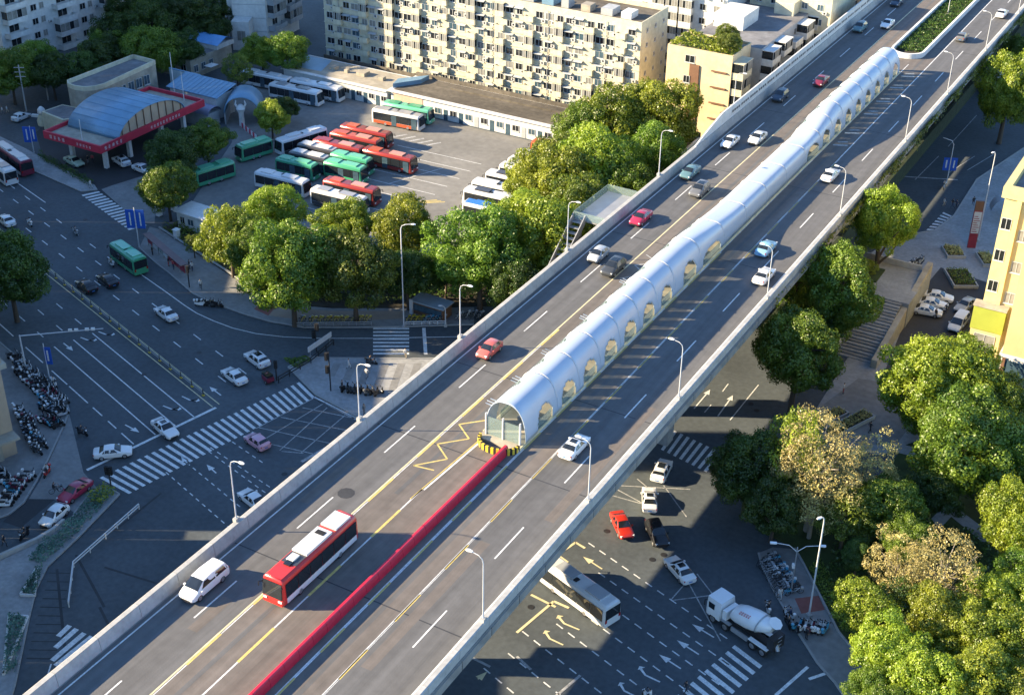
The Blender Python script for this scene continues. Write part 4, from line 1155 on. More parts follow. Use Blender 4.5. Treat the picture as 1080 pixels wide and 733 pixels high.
def car_proto(st, glass, wb, W, lights, roofbits=()):
    """st: stations rear to front (x, zlow, wlow, zbelt, wbelt, ztop, wtop); glass: indices (rear base, rear roof, front roof, screen base)"""
    rings = []
    for (x, zl, wl, zb, wb_, zt, wt) in st:
        h = [(wl * .82, zl), (wl, zl + .12), (wb_ * 1.0, (zl + zb) * .5), (wb_ * .985, zb), ((wb_ * .6 + wt * .4), zb + (zt - zb) * .42), (wt, zt - .04 if zt > zb + .2 else zt - .02), (wt * .6, zt + .015)]
        ring = [(x, -y, z) for y, z in h] + [(x, y, z) for y, z in h[::-1]]
        rings.append(ring)
    P = [('body', MB().loft(rings).mesh('body', [PT['white']], 32), (0, 0, 0), 0, None, 'body')]
    rb, rr, fr, fb = glass
    def lerp(a, b, t): return tuple(a[i] + (b[i] - a[i]) * t for i in range(3))
    def top(i, s): q = rings[i]; return q[5] if s < 0 else q[-6]
    def mid(i, s): q = rings[i]; return q[3] if s < 0 else q[-4]
    def pane(q, off, name):
        n = (Vector(q[1]) - Vector(q[0])).cross(Vector(q[2]) - Vector(q[0])).normalized()
        c = sum((Vector(v) for v in q), Vector()) / 4
        if n.dot(c - Vector((0, 0, .8))) < 0: n = -n
        a = [tuple(Vector(v) + n * off) for v in q]; b = [tuple(Vector(v) - n * .03) for v in q]
        m = MB(); m.add(a + b, [(0, 1, 2, 3), (0, 4, 5, 1), (1, 5, 6, 2), (2, 6, 7, 3), (3, 7, 4, 0)])
        return m.mesh(name, K['glass'])
    def screen(i0, i1, t0, t1, name):
        """a pane that follows the body between two stations"""
        lo = [Vector(lerp(rings[i0][k], rings[i1][k], t0)) for k in (5, 6, 7, 8)]
        hi = [Vector(lerp(rings[i0][k], rings[i1][k], t1)) for k in (5, 6, 7, 8)]
        n = (hi[1] - lo[1]).cross(lo[2] - lo[1]).normalized()
        if n.z < 0: n = -n
        a = [tuple(v + n * .022) for v in lo + hi]
        m = MB(); m.add(a + [tuple(v - n * .03) for v in lo + hi], [(0, 1, 5, 4), (1, 2, 6, 5), (2, 3, 7, 6), (0, 4, 12, 8), (3, 11, 15, 7), (0, 8, 9, 1), (1, 9, 10, 2), (2, 10, 11, 3), (4, 5, 13, 12), (5, 6, 14, 13), (6, 7, 15, 14)])
        return m.mesh(name, K['glass'])
    P.append(('windshield', screen(fb, fr, .06, .95, 'windshield'), (0, 0, 0), 0, None, None))
    P.append(('rear_window', screen(rb, rr, .10, .93, 'rear_window'), (0, 0, 0), 0, None, None))
    for s in (-1, 1):
        x0, x1 = st[rr][0], st[fr][0]
        b0, b1, t0, t1 = mid(rr, s), mid(fr, s), top(rr, s), top(fr, s)
        bf = mid(fb, s)
        pr = lambda t, u: lerp(lerp(b0, b1, t), lerp(t0, t1, t), u)
        P.append(('side_window', pane([pr(.02, .14), pr(.49, .14), pr(.49, .88), pr(.10, .88)], .03, 'side_window'), (0, 0, 0), 0, None, None))
        fq = lerp(b1, bf, .55)
        P.append(('side_window', pane([pr(.54, .14), lerp(fq, t1, .14), lerp(fq, t1, .5) if False else pr(1.0, .86), pr(.54, .88)], .03, 'side_window'), (0, 0, 0), 0, None, None))
        rq = lerp(b0, mid(rb, s), .5)
        m = pane([lerp(b0, t0, .16), lerp(b0, t0, .8), lerp(rq, t0, .35), lerp(rq, t0, .16)], .03, 'quarter_window')
        P.append(('quarter_window', m, (0, 0, 0), 0, None, None))
    xf, zf, yf = lights[0]; xr, zr, yr = lights[1]
    hm = MB().box(-.14, .05, -.2, .2, -.08, .08).mesh('headlight', K['lightlens']); tm = MB().box(-.05, .14, -.18, .18, -.09, .09).mesh('taillight', K['tail'])
    for s in (-1, 1):
        P.append(('headlight', hm, (xf, s * yf, zf), -s * .35, None, None))
        P.append(('taillight', tm, (xr, s * yr, zr), s * .25, None, None))
        P.append(('mirror', MB().box(-.1, .1, -.09, .09, -.06, .07).mesh('mirror', [PT['white']]), (st[fb][0] - .35, s * (st[fb][4] + .09), st[fb][3] + .06), 0, None, 'body'))
    P.append(('bumper', MB().box(-.03, .04, -.5, .5, -.1, .1).mesh('bumper', K['darkmetal']), (st[-1][0], 0, .42), 0, None, None))
    P.append(('number_plate', MB().box(-.02, .02, -.22, .22, -.06, .06).mesh('number_plate', PT['busblue']), (st[0][0] - .01, 0, .62), 0, None, None))
    wheels(P, [(x, s * (W / 2 - .11)) for x in wb for s in (-1, 1)], .33 if W < 1.9 else .36, .22)
    for (x0, x1, w, z) in roofbits:
        P.append(('sunroof', MB().box(x0, x1, -w, w, z - .04, z + .012).mesh('sunroof', K['glass']), (0, 0, 0), 0, None, None))
    return P
sedan_st = [(-2.32, .38, .70, .72, .74, .92, .66), (-2.2, .28, .82, .82, .86, 1.0, .76), (-1.62, .22, .88, .88, .90, 1.05, .76), (-.95, .2, .88, .92, .90, 1.40, .60), (-.2, .2, .88, .92, .9, 1.46, .61), (.25, .2, .88, .92, .9, 1.43, .60), (1.05, .2, .88, .90, .9, 1.0, .74), (1.9, .22, .86, .78, .86, .86, .70), (2.2, .28, .80, .66, .80, .74, .64), (2.32, .36, .68, .58, .70, .64, .56)]
suv_st = [(-2.22, .42, .72, .85, .78, 1.05, .70), (-2.12, .32, .86, .95, .90, 1.15, .78), (-1.95, .26, .9, 1.0, .93, 1.28, .76), (-1.6, .25, .9, 1.02, .93, 1.62, .64), (-.4, .25, .9, 1.02, .93, 1.68, .66), (.3, .25, .9, 1.02, .93, 1.64, .65), (1.05, .25, .9, 1.0, .93, 1.12, .78), (1.85, .28, .88, .92, .90, 1.0, .76), (2.15, .34, .84, .78, .84, .86, .70), (2.25, .42, .72, .68, .74, .74, .60)]
hatch_st = [(-1.95, .38, .68, .78, .72, .95, .64), (-1.86, .28, .80, .88, .82, 1.08, .70), (-1.68, .22, .82, .92, .84, 1.18, .70), (-1.25, .2, .82, .94, .85, 1.46, .58), (-.3, .2, .82, .94, .85, 1.52, .60), (.3, .2, .82, .94, .85, 1.48, .58), (1.0, .2, .82, .92, .85, 1.02, .70), (1.6, .22, .80, .8, .81, .88, .66), (1.86, .28, .74, .66, .75, .74, .58), (1.95, .36, .62, .58, .64, .64, .5)]
van_st = [(-2.55, .38, .80, .95, .86, 1.1, .78), (-2.48, .3, .90, 1.05, .94, 1.3, .84), (-2.40, .25, .92, 1.08, .95, 1.42, .82), (-2.2, .24, .92, 1.1, .95, 1.78, .72), (-.3, .24, .92, 1.1, .95, 1.88, .74), (.75, .24, .92, 1.08, .95, 1.80, .72), (1.75, .24, .92, 1.02, .95, 1.12, .80), (2.25, .28, .9, .86, .9, .94, .74), (2.48, .34, .84, .72, .84, .78, .66), (2.56, .42, .72, .6, .74, .66, .58)]
CARS = {
    'sedan': car_proto(sedan_st, (2, 3, 5, 6), (-1.35, 1.4), 1.8, ((2.16, .66, .6), (-2.24, .82, .62))),
    'sedan_roof': car_proto(sedan_st, (2, 3, 5, 6), (-1.35, 1.4), 1.8, ((2.16, .66, .6), (-2.24, .82, .62)), ((-.6, .1, .38, 1.47),)),
    'suv': car_proto(suv_st, (2, 3, 5, 6), (-1.3, 1.35), 1.86, ((2.1, .78, .62), (-2.14, .98, .66)), ((-.9, .2, .44, 1.69),)),
    'hatch': car_proto(hatch_st, (2, 3, 5, 6), (-1.2, 1.2), 1.7, ((1.82, .7, .54), (-1.88, .9, .58))),
    'van': car_proto(van_st, (2, 3, 5, 6), (-1.5, 1.6), 1.9, ((2.42, .74, .62), (-2.5, 1.1, .72)))}
HU = STREET; HB = STREET + math.pi
UP, DN = rad(90), rad(-90)
GB = 'cars on the viaduct'; GS = 'cars on the streets below'
cars = [
    # on the viaduct, towards the camera
    (215, 613, 15.8, DN, 'van', 'white', 'white people carrier in the outer lane beside the left parapet', GB),
    (516, 368, 15.7, DN, 'hatch', 'coral', 'coral red car in the outer lane left of the station front', GB),
    (631, 268, 15.7, DN, 'hatch', 'silver', 'silver hatchback hugging the left parapet above the dark SUV', GB),
    (647, 281, 15.8, DN, 'suv', 'darkgrey', 'dark grey SUV beside the silver hatchback on the viaduct', GB),
    (676, 229, 15.7, DN, 'sedan', 'crimson', 'crimson car alone in the viaduct lane beside the left parapet', GB),
    (728, 181, 15.7, DN, 'sedan', 'teal', 'grey green car by the left parapet below two white cars', GB),
    (738, 200, 15.7, DN, 'suv', 'grey', 'grey car next to the station roof, right of the grey green car', GB),
    (770, 149, 15.7, DN, 'sedan', 'white', 'white car nearer the left parapet of two white cars side by side', GB),
    (799, 145, 15.7, DN, 'sedan', 'white', 'white car nearer the station of two white cars side by side', GB),
    (823, 101, 15.7, DN, 'suv', 'darkblue', 'dark blue grey car in the shade of the noise wall', GB),
    (866, 85, 15.7, DN, 'sedan', 'maroon', 'maroon car beside the far half of the station', GB),
    (907, 29, 15.7, DN, 'suv', 'teal', 'dark teal car close to the noise wall near the top', GB),
    (936, 25, 15.7, DN, 'sedan', 'white', 'white car beside the rounded end of the median planter', GB),
    (946, 2, 15.7, DN, 'sedan', 'darkblue', 'dark car cut by the top edge left of the planter', GB),
    # away from the camera
    (606, 470, 15.7, UP, 'sedan_roof', 'white', 'white car with dark sunroof just past the front of the station', GB),
    (806, 290, 15.7, UP, 'sedan', 'white', 'white car directly behind the light blue car', GB),
    (808, 261, 15.7, UP, 'sedan', 'lightblue', 'light blue car on the right carriageway', GB),
    (876, 184, 15.7, UP, 'sedan', 'white', 'white car beside the middle of the station on the right carriageway', GB),
    (1015, 39, 15.7, UP, 'hatch', 'grey', 'dark grey car ahead of the station on the right carriageway', GB),
    (1057, 14, 15.7, UP, 'sedan', 'white', 'white car by the right parapet near the top right corner', GB),
    # street, north-west arm
    (6, 232, .7, HB, 'sedan', 'white', 'white car cut by the left edge on the street', GS),
    (91, 301, .7, HB, 'sedan', 'black', 'black car nearer the median fence of two black cars', GS),
    (113, 295, .7, HB, 'sedan', 'black', 'black car nearer the green bus of two black cars', GS),
    (175, 330, .7, HB, 'sedan', 'white', 'white car alone behind the green bus on the street', GS),
    (271, 378, .8, HB, 'suv', 'white', 'white car beside the dark three-wheeler near the island', GS),
    (247, 396, .7, HB, 'sedan', 'white', 'white car left of the dark three-wheeler near the island', GS),
    (174, 451, .7, HU, 'sedan_roof', 'white', 'white car with dark sunroof waiting at the stop line', GS),
    (119, 476, .7, ang((98.8, 483), (138, 479)), 'sedan', 'white', 'white saloon crossing the stop line sideways beside the zebra crossing', GS),
    (271, 465, .7, ang((281, 473), (258, 457)), 'hatch', 'pink', 'pink hatchback just past the long zebra crossing', GS),
    (267, 526, .7, ang((276, 533), (253, 515)), 'sedan', 'white', 'white car half hidden behind the left parapet and a lamp', GS),
    (79, 517, .7, ang((92, 507), (65, 527)), 'sedan', 'crimson', 'dark red car beside the planting bed', GS),
    (57, 543, .7, ang((70, 532), (43, 556)), 'hatch', 'white', 'white hatchback following the dark red car past the planting bed', GS),
    (22, 123, .7, ang((15, 128), (33, 120)), 'hatch', 'white', 'white car under the lamp at the far left of the forecourt', GS),
    (128, 170, .7, ang((138, 177), (118, 164)), 'suv', 'white', 'white SUV under the corner of the red fascia canopy', GS),
    (151, 178, .7, ang((142, 175), (160, 182)), 'sedan', 'white', 'white car left of the round tree in the forecourt', GS),
    (78, 170, .7, ang((70, 166), (86, 174)), 'sedan', 'palegreen', 'pale green taxi behind the forecourt hedge', GS),
    # under and right of the viaduct
    (698, 496, .7, ang((693, 508), (704, 485)), 'suv', 'white', 'white car in the shade by the crossing under the viaduct', GS),
    (685, 526, .7, ang((685, 537), (684, 512)), 'sedan_roof', 'white', 'white car with dark sunroof in the sunlit patch under the viaduct', GS),
    (656, 553, .7, ang((651, 541), (663, 566)), 'sedan', 'red', 'bright red car beside the black car under the viaduct', GS),
    (693, 562, .7, ang((688, 550), (700, 575)), 'suv', 'black', 'black SUV next to the bright red car', GS),
    (717, 600, .7, ang((727, 612), (706, 588)), 'sedan_roof', 'white', 'white car ahead of the concrete mixer truck', GS),
    (989, 313, .7, rad(8), 'sedan', 'white', 'white car parked under the stair wall, farthest of three', GS),
    (983, 320.5, .7, rad(8), 'sedan', 'white', 'white car parked under the stair wall, middle of three', GS),
    (977, 328, .7, rad(8), 'sedan', 'white', 'white car parked under the stair wall, nearest of three', GS),
    (1018, 322, .7, ang((1026, 314), (1006, 330)), 'sedan', 'silver', 'silver blue car parked beside the yellow building', GS),
    (1011, 341, .7, ang((1016, 336), (1005, 350)), 'van', 'white', 'white van parked behind the silver blue car', GS),
    (1057, 79, .8, rad(60), 'van', 'white', 'white van half hidden by the bright tree in the top right', GS),
    (1047, 93, .8, rad(60), 'van', 'silver', 'pale van parked behind the white van in the top right', GS),
]
for (px, py, z, h, kind, colr, lab, grp) in cars:
    q = G(px, py, z)
    zb = 15.02 if z > 10 else 0.03
    if px > 960 and z < 10 and py > 200: zb = 0.16
    spawn(CARS[kind], {'van': 'van', 'suv': 'suv_car'}.get(kind, 'car'), lab, 'van' if kind == 'van' else 'car', (q[0], q[1], zb), h, grp, {'body': PT[colr]})

# ------------------------------------------------------------------ buses
def bus_proto(L, style='city', W=2.5, H=3.05):
    P = []
    sec_ = [(-W / 2 + .08, .32), (-W / 2, .5), (-W / 2, 1.1), (-W / 2 + .05, 2.5), (-W / 2 + .16, H - .18), (-W / 2 + .42, H), (W / 2 - .42, H), (W / 2 - .16, H - .18), (W / 2 - .05, 2.5), (W / 2, 1.1), (W / 2, .5), (W / 2 - .08, .32)]
    def ring(x, k=1.0, dz=0.0, rake=0.0):
        return [(x + rake * (z - .3), y * k, z + dz * (z / H)) for y, z in sec_]
    l = L / 2
    P.append(('body', MB().loft([ring(-l, .93, -.1), ring(-l + .18, 1), ring(0, 1), ring(l - .35, 1, 0, 0), ring(l - .12, .98, -.03, -.07), ring(l + .04, .9, -.12, -.10)]).mesh('body', [PT['busred']], 35), (0, 0, 0), 0, None, 'body'))
    # skirt
    for s in (-1, 1):
        P.append(('skirt', MB().box(-l + .35, l - .55, s * (W / 2 + .012) - .012, s * (W / 2 + .012) + .012, .42, 1.02).mesh('skirt', [PT['buswhite']]), (0, 0, 0), 0, None, 'skirt'))
    n = max(3, int(L / 1.75))
    wl = (L - .75) / n
    wm = MB().box(-wl / 2 + .03, wl / 2 - .03, -.02, .02, 0, 1.5).mesh('side_window', K['glass'])
    for s in (-1, 1):
        for i in range(n):
            P.append(('side_window', wm, (-l + .3 + wl * (i + .5), s * (W / 2 + .004), 1.06), 0, None, None))
    ws = MB().add([(l - .02, -1.1, 1.05), (l - .02, 1.1, 1.05), (l - .2, 1.06, 2.7), (l - .2, -1.06, 2.7), (l + .03, -1.1, 1.05), (l + .03, 1.1, 1.05), (l - .145, 1.06, 2.7), (l - .145, -1.06, 2.7)], [(4, 5, 6, 7), (0, 4, 7, 3), (1, 2, 6, 5), (0, 1, 5, 4), (3, 7, 6, 2)])
    P.append(('windshield', ws.mesh('windshield', K['glass']), (.03, 0, 0), 0, None, None))
    P.append(('rear_window', MB().box(-l - .03, -l + .05, -1.08, 1.08, 1.3, 2.62).mesh('rear_window', K['glass']), (0, 0, 0), 0, None, None))
    dm = MB().box(-.55, .55, -.02, .02, .42, 2.4).mesh('door', K['glassblue'])
    for x in (l - 1.15, -.3):
        P.append(('door', dm, (x, -W / 2 - .02, 0), 0, None, None))
    P.append(('roof', MB().box(-l + .3, l - .5, -W / 2 + .42, W / 2 - .42, H - .02, H + .025).mesh('roof', [PT['buswhite']]), (0, 0, 0), 0, None, 'roof'))
    if style == 'city':
        P.append(('roof_unit', MB().box(-1.5, 1.2, -.72, .72, 0, .2).mesh('roof_unit', [PT['buswhite']]), (l * .35, 0, H + .02), 0, None, 'unit'))
        P.append(('roof_unit', MB().box(-1.1, 1.1, -.8, .8, 0, .17).mesh('roof_unit', [PT['buswhite']]), (-l * .55, 0, H + .02), 0, None, 'unit2'))
    else:
        P.append(('roof_unit', MB().box(-2.0, 1.9, -.85, .85, 0, .26).mesh('roof_unit', [PT['buswhite']]), (-l * .05, 0, H + .02), 0, None, 'unit'))
        P.append(('roof_unit', MB().box(-1.2, 1.1, -.9, .9, 0, .22).mesh('roof_unit', [PT['buswhite']]), (-l * .68, 0, H + .02), 0, None, 'unit2'))
        P.append(('roof_hatch', MB().box(-.35, .35, -.35, .35, 0, .14).mesh('roof_hatch', K['glass']), (l * .55, .0, H + .02), 0, None, None))
        P.append(('roof_panel', MB().box(-.9, .8, -.84, .84, 0, .05).mesh('roof_panel', [PT['busdark']]), (l * .42, 0, H + .02), 0, None, None))
        P.append(('roof_unit', MB().box(-.5, .5, -.5, .3, 0, .16).mesh('roof_unit', [PT['buswhite']]), (l * .42, 0, H + .07), 0, None, 'unit'))
        P.append(('roof_grille', MB().box(-.3, .3, -.5, .5, 0, .03).mesh('roof_grille', K['black']), (-l * .28, 0, H + .285), 0, None, None))
    P.append(('roof_hatch', MB().box(-.3, .3, -.3, .3, 0, .1).mesh('roof_hatch', K['darkmetal']), (l * .02, .3, H + .02), 0, None, None))
    hl = MB().box(-.06, .06, -.2, .2, -.1, .1).mesh('headlight', K['lightlens']); tl = MB().box(-.05, .04, -.12, .12, -.2, .2).mesh('taillight', K['tail'])
    for s in (-1, 1):
        P.append(('headlight', hl, (l - .0, s * .85, .75), 0, None, None)); P.append(('taillight', tl, (-l + .0, s * 1.0, 1.1), 0, None, None))
        P.append(('mirror', MB().tube([(0, 0, 0), (.35, s * .15, .1), (.38, s * .2, -.35)], .06, 5).mesh('mirror', K['black']), (l - .15, s * 1.12, 2.35), 0, None, None))
    P.append(('bumper', MB().box(-.1, .08, -1.1, 1.1, .3, .55).mesh('bumper', [PT['busred']]), (l - .02, 0, 0), 0, None, 'body'))
    wheels(P, [(x, s * (W / 2 - .14)) for x in (l - 2.5, -l + 3.0) for s in (-1, 1)], .47, .3)
    return P
B6 = bus_proto(6.8)
B12, B10, B8, BM = bus_proto(11.8), bus_proto(10.4), bus_proto(8.0), bus_proto(11.6, 'brt')
def bus(proto, p, h, label, body, roof, unit, skirt=None, unit2=None, z=0.03, L=None, group=None, roofz=3.05):
    q = G(p[0], p[1], z + roofz) if isinstance(p[0], (int, float)) else None
    if q is None:
        a, b = G(*p[0], z + roofz), G(*p[1], z + roofz)
        q = ((a[0] + b[0]) / 2, (a[1] + b[1]) / 2, 0)
    spawn(proto, 'bus', label, 'bus', (q[0], q[1], z), h, group, {'body': PT[body], 'roof': PT[roof], 'unit': PT[unit], 'unit2': PT[unit2 or unit], 'skirt': PT[skirt or body]})
YD = 'buses parked in the yard'
E0 = rad(3)
bus(B12, ((287.7, 85.7), (336.6, 97.6)), E0, 'white bus with dark windows, nearer of two side by side by the workshop', 'buswhite', 'buswhite', 'busgrey', group=YD)
bus(B12, ((310, 82), (358.6, 93)), E0, 'white bus against the workshop wall, farther of two side by side', 'buswhite', 'buswhite', 'buswhite', group=YD)
bus(B12, ((256, 73), (306.5, 82)), E0, 'white bus with black sides behind the yellowing tree', 'buswhite', 'buswhite', 'buswhite', 'buswhite', group=YD)
bus(B10, ((397, 113.5), (443, 121.4)), rad(5), 'bus with grey roof and orange skirt standing alone before the offices', 'buswhite', 'busgrey', 'busgrey', 'busorange', group=YD)
bus(B10, ((412, 107.5), (449, 114)), rad(5), 'green bus parked right along the pink office wall', 'busgreenroof', 'busgreenroof', 'busgreen', group=YD)
bus(B10, ((362, 130.6), (411, 140)), E0, 'red bus at the back of the red row', 'busred', 'maroonroof', 'pinkish', group=YD, unit2='busorange')
bus(B10, ((351, 137.4), (401, 148)), E0, 'red bus second from the back of the red row', 'busred', 'busorange', 'pinkish', group=YD, unit2='busorange')
bus(B10, ((332, 144.8), (384, 156.2)), E0, 'red bus with pale roof panel third from the back of the red row', 'busred', 'maroonroof', 'pinkish', group=YD, unit2='busred')
bus(B10, ((386, 155.5), (436, 166)), E0, 'red bus standing forward at the front of the red row', 'busred', 'maroonroof', 'pinkish', group=YD, unit2='busorange')
bus(B8, ((318, 150.5), (354, 157)), E0, 'grey roofed bus, farther of two in the middle of the yard', 'busdark', 'busgrey', 'buswhite', group=YD)
bus(B8, ((309, 158), (345.5, 166)), E0, 'grey roofed bus, nearer of two in the middle of the yard', 'busdark', 'busgrey', 'buswhite', group=YD)
bus(B8, ((354.5, 160), (388, 167.5)), E0, 'small green bus beside the front red bus', 'busgreen', 'busgreenroof', 'busgreenroof', group=YD)
bus(B8, ((347, 169), (382, 175.5)), E0, 'small green bus in front of the other pair of greens', 'busgreen', 'busgreenroof', 'busgreenroof', group=YD)
bus(B8, ((296, 166), (331, 172)), E0, 'small green bus left of the green pair', 'busgreen', 'busgreenroof', 'busgreenroof', group=YD)
bus(B10, ((271.5, 179.5), (324, 190)), E0, 'white bus with pale skirt nearest the left trees', 'buswhite', 'buswhite', 'buswhite', 'buswhite', group=YD)
bus(B10, ((330, 198), (386, 208)), E0, 'white roofed bus with red corner in the front row above the trees', 'buswhite', 'buswhite', 'busgrey', 'busdark', group=YD)
bus(B10, ((344, 187.5), (398, 199)), E0, 'dull red bus behind the white roofed bus in the front row', 'busred', 'maroonroof', 'pinkish', group=YD, unit2='busorange')
bus(B10, ((297, 146.5), (337, 134)), rad(253), 'white fronted black bus turned across the yard', 'buswhite', 'buswhite', 'buswhite', 'busdark', group=YD)
bus(B6, ((256.5, 152.5), (277, 146)), rad(253), 'green bus leaving by the yard gate', 'busgreen', 'busgreenroof', 'busgreenroof', group=YD)
bus(B8, ((208, 180), (238, 168.5)), rad(253), 'green bus half hidden behind the forecourt trees', 'busgreen', 'busgreen', 'busgreenroof', group=YD)
right = [(490.5, 210, 'busblue', 'busblue', 'buswhite', 'bus with bright blue roof at the near end of the right row'), (491.5, 196, 'buswhite', 'busdark', 'busgrey', 'dark roofed bus next to the blue roofed bus'), (500, 187.5, 'buswhite', 'buswhite', 'busgrey', 'white roofed bus third in the right row'), (514.5, 178.5, 'buswhite', 'busdark', 'busgrey', 'dark roofed bus fourth in the right row'),
         (528.7, 170.5, 'buswhite', 'buswhite', 'buswhite', 'white roofed bus fifth in the right row'), (537.6, 164, 'buswhite', 'busdark', 'busdark', 'dark roofed bus sixth in the right row'), (549, 157, 'buswhite', 'busdark', 'busdark', 'dark roofed bus at the far end of the right row')]
for (x, y, ro, u, sk, lab) in right:
    q = G(x, y, 3.05)
    spawn(B10, 'bus', lab, 'bus', (q[0] + 5.2, q[1], .03), rad(183), YD, {'body': PT['buswhite'], 'roof': PT[ro if ro != 'buswhite' else 'buswhite'], 'unit': PT[u], 'unit2': PT[ro], 'skirt': PT['buswhite']})
q = G(566, 147, 3); spawn(B10, 'bus', 'orange bus mostly hidden by trees beside the office row', 'bus', (q[0] + 4.5, q[1], .03), rad(183), YD, {'body': PT['busorange'], 'roof': PT['busorange'], 'unit': PT['busorange'], 'unit2': PT['busorange'], 'skirt': PT['busorange']})
bus(B12, ((-8, 150), (33, 168)), HB, 'white bus with red edged roof cut by the left edge', 'maroon', 'buswhite', 'buswhite', 'buswhite')
bus(B12, ((-26, 160), (17, 177)), HB, 'white bus in front of the red edged bus at the left edge', 'buswhite', 'buswhite', 'busgrey', 'buswhite')
bus(B8, (134, 262.5), HB, 'green bus driving along the street', 'busgreen', 'busgreenroof', 'busgreenroof')
bus(B10, ((573, 588), (650, 634)), HB, 'white bus with dark windows coming out from under the viaduct', 'buswhite', 'buswhite', 'silver', 'buswhite', roofz=3.05)
q0 = (-65.75, 79.6)
spawn(BM, 'bus', 'red and white bus in the bus lane of the viaduct', 'bus', (-65.75, G(333, 590, 16.5)[1], 15.03), DN, None, {'body': PT['brtred'], 'roof': PT['brtred'], 'unit': PT['buswhite'], 'unit2': PT['buswhite'], 'skirt': PT['buswhite']})

# ------------------------------------------------------------------ concrete mixer
qm = G(786, 660, 1.2)
mx = thing('concrete_mixer', 'white concrete mixer truck standing by the zebra crossing', 'truck', (qm[0], qm[1], .03), rad(161))
MB().box(-4.4, 4.4, -.42, .42, .85, 1.15).obj('chassis', K['darkmetal'], mx)
cab = MB().loft([[(x, y * k, z) for y, z in ((-1.2, .75), (-1.24, 1.5), (-1.2, 2.2), (-1.05, 3.0), (1.05, 3.0), (1.2, 2.2), (1.24, 1.5), (1.2, .75))] for x, k in ((2.55, 1), (4.15, 1), (4.4, .95))])
co = cab.obj('cab', PT['white'], mx, smooth=35)
MB().add([(4.37, -1.05, 1.75), (4.37, 1.05, 1.75), (4.37, .95, 2.75), (4.37, -.95, 2.75), (4.43, -1.05, 1.75), (4.43, 1.05, 1.75), (4.43, .95, 2.75), (4.43, -.95, 2.75)], [(4, 5, 6, 7), (0, 4, 7, 3), (1, 2, 6, 5), (0, 1, 5, 4), (3, 7, 6, 2)]).obj('windshield', K['glass'], co)
for s in (-1, 1):
    MB().box(3.3, 4.1, s * 1.2 - .03, s * 1.2 + .03, 1.8, 2.5).obj('side_window', K['glass'], co)
    MB().box(2.75, 4.2, s * 1.235 - .012, s * 1.235 + .012, .95, 1.7).obj('door', PT['white'], co)
    MB().tube([(4.3, s * 1.2, 2.6), (4.5, s * 1.4, 2.6), (4.5, s * 1.4, 1.9)], .06, 5).obj('mirror', K['black'], co)
    MB().box(4.38, 4.46, s * .85 - .2, s * .85 + .2, .95, 1.15).obj('headlight', K['lightlens'], co)
MB().box(2.6, 2.64 + .02, -.9, .9, 1.9, 2.6).obj('rear_pane', K['glass'], co)
drum_p = [(1.9, .55), (1.75, .95), (.9, 1.18), (-.6, 1.26), (-1.4, 1.2), (-2.6, .86), (-3.2, .62), (-3.3, .5)]
dr = []
til = rad(-11)
for x, r in drum_p:
    dr.append([((x - .3) * math.cos(til) - r * math.sin(a) * math.sin(til) * -1, r * math.cos(a), 2.55 + (x - .3) * math.sin(til) + r * math.sin(a) * math.cos(til)) for a in [2 * math.pi * i / 20 for i in range(20)]])
do = MB().loft(dr).obj('drum', PT['white'], mx, smooth=40)
band = []
for x, r in ((-1.72, 1.15), (-1.72, 1.2), (-1.86, 1.17), (-1.86, 1.1)):
    band.append([((x - .3) * math.cos(til) + r * math.sin(a) * math.sin(til), r * math.cos(a), 2.55 + (x - .3) * math.sin(til) + r * math.sin(a) * math.cos(til)) for a in [2 * math.pi * i / 20 for i in range(20)]])
MB().loft(band, cap=False).obj('drum_ring', K['greywall'], do)
for i in range(5):                                                    # red letters on the drum
    for k in range(3):
        a = rad(38 + 6 * (k if i % 2 else 2 - k)); x0 = .75 - i * .3
        r = 1.285
        pt = lambda x, a: ((x - .3) * math.cos(til) + r * math.sin(a) * math.sin(til), r * math.cos(a), 2.55 + (x - .3) * math.sin(til) + r * math.sin(a) * math.cos(til))
        MB().add([pt(x0, a), pt(x0 - .19 + .05 * (k % 2), a), pt(x0 - .19 + .05 * (k % 2), a + .06), pt(x0, a + .06)], [(0, 1, 2, 3)]).obj('drum_letter', PT['red'], do)
MB().tube([(-3.4, 0, 3.6), (-3.6, 0, 3.9), (-3.7, 0, 4.1)], [.3, .6, .75], 8).obj('hopper', PT['white'], mx)
MB().tube([(-3.6, 0, 2.4), (-4.3, .2, 1.6), (-4.7, .4, 1.2)], [.28, .25, .2], 6).obj('chute', K['steelgrey'], mx)
MB().box(-4.4, -3.6, -.9, .9, 1.15, 2.6).obj('rear_frame', K['darkmetal'], mx)
MB().box(1.85, 2.4, -.95, .95, 1.15, 2.3).obj('water_tank', PT['white'], mx)
for s in (-1, 1):
    for x in (3.45, 1.75):
        MB().box(x - .62, x + .62, s * 1.02 - .22, s * 1.02 + .22, 1.08, 1.16).obj('fender', K['steelgrey'], mx)
    MB().box(-3.9, -1.4, s * 1.0 - .26, s * 1.0 + .26, 1.1, 1.2).obj('fender', PT['white'], mx)
    MB().box(-1.2, 1.0, s * 1.0 - .1, s * 1.0 + .1, .5, 1.0).obj('side_guard', K['steelgrey'], mx)
    for x in (3.45, 1.75, -1.95, -3.3):
        w, rm = wheel_mesh(.52, .38)
        wo = link('wheel', w, mx, (x, s * 1.03, .52)); link('rim', rm, wo, (0, 0, 0))
for i in range(4):
    MB().box(-4.52, -4.46, -.3 + 0, .3, 1.2 + i * .5, 1.26 + i * .5).obj('ladder_rung', K['steelgrey'], mx)
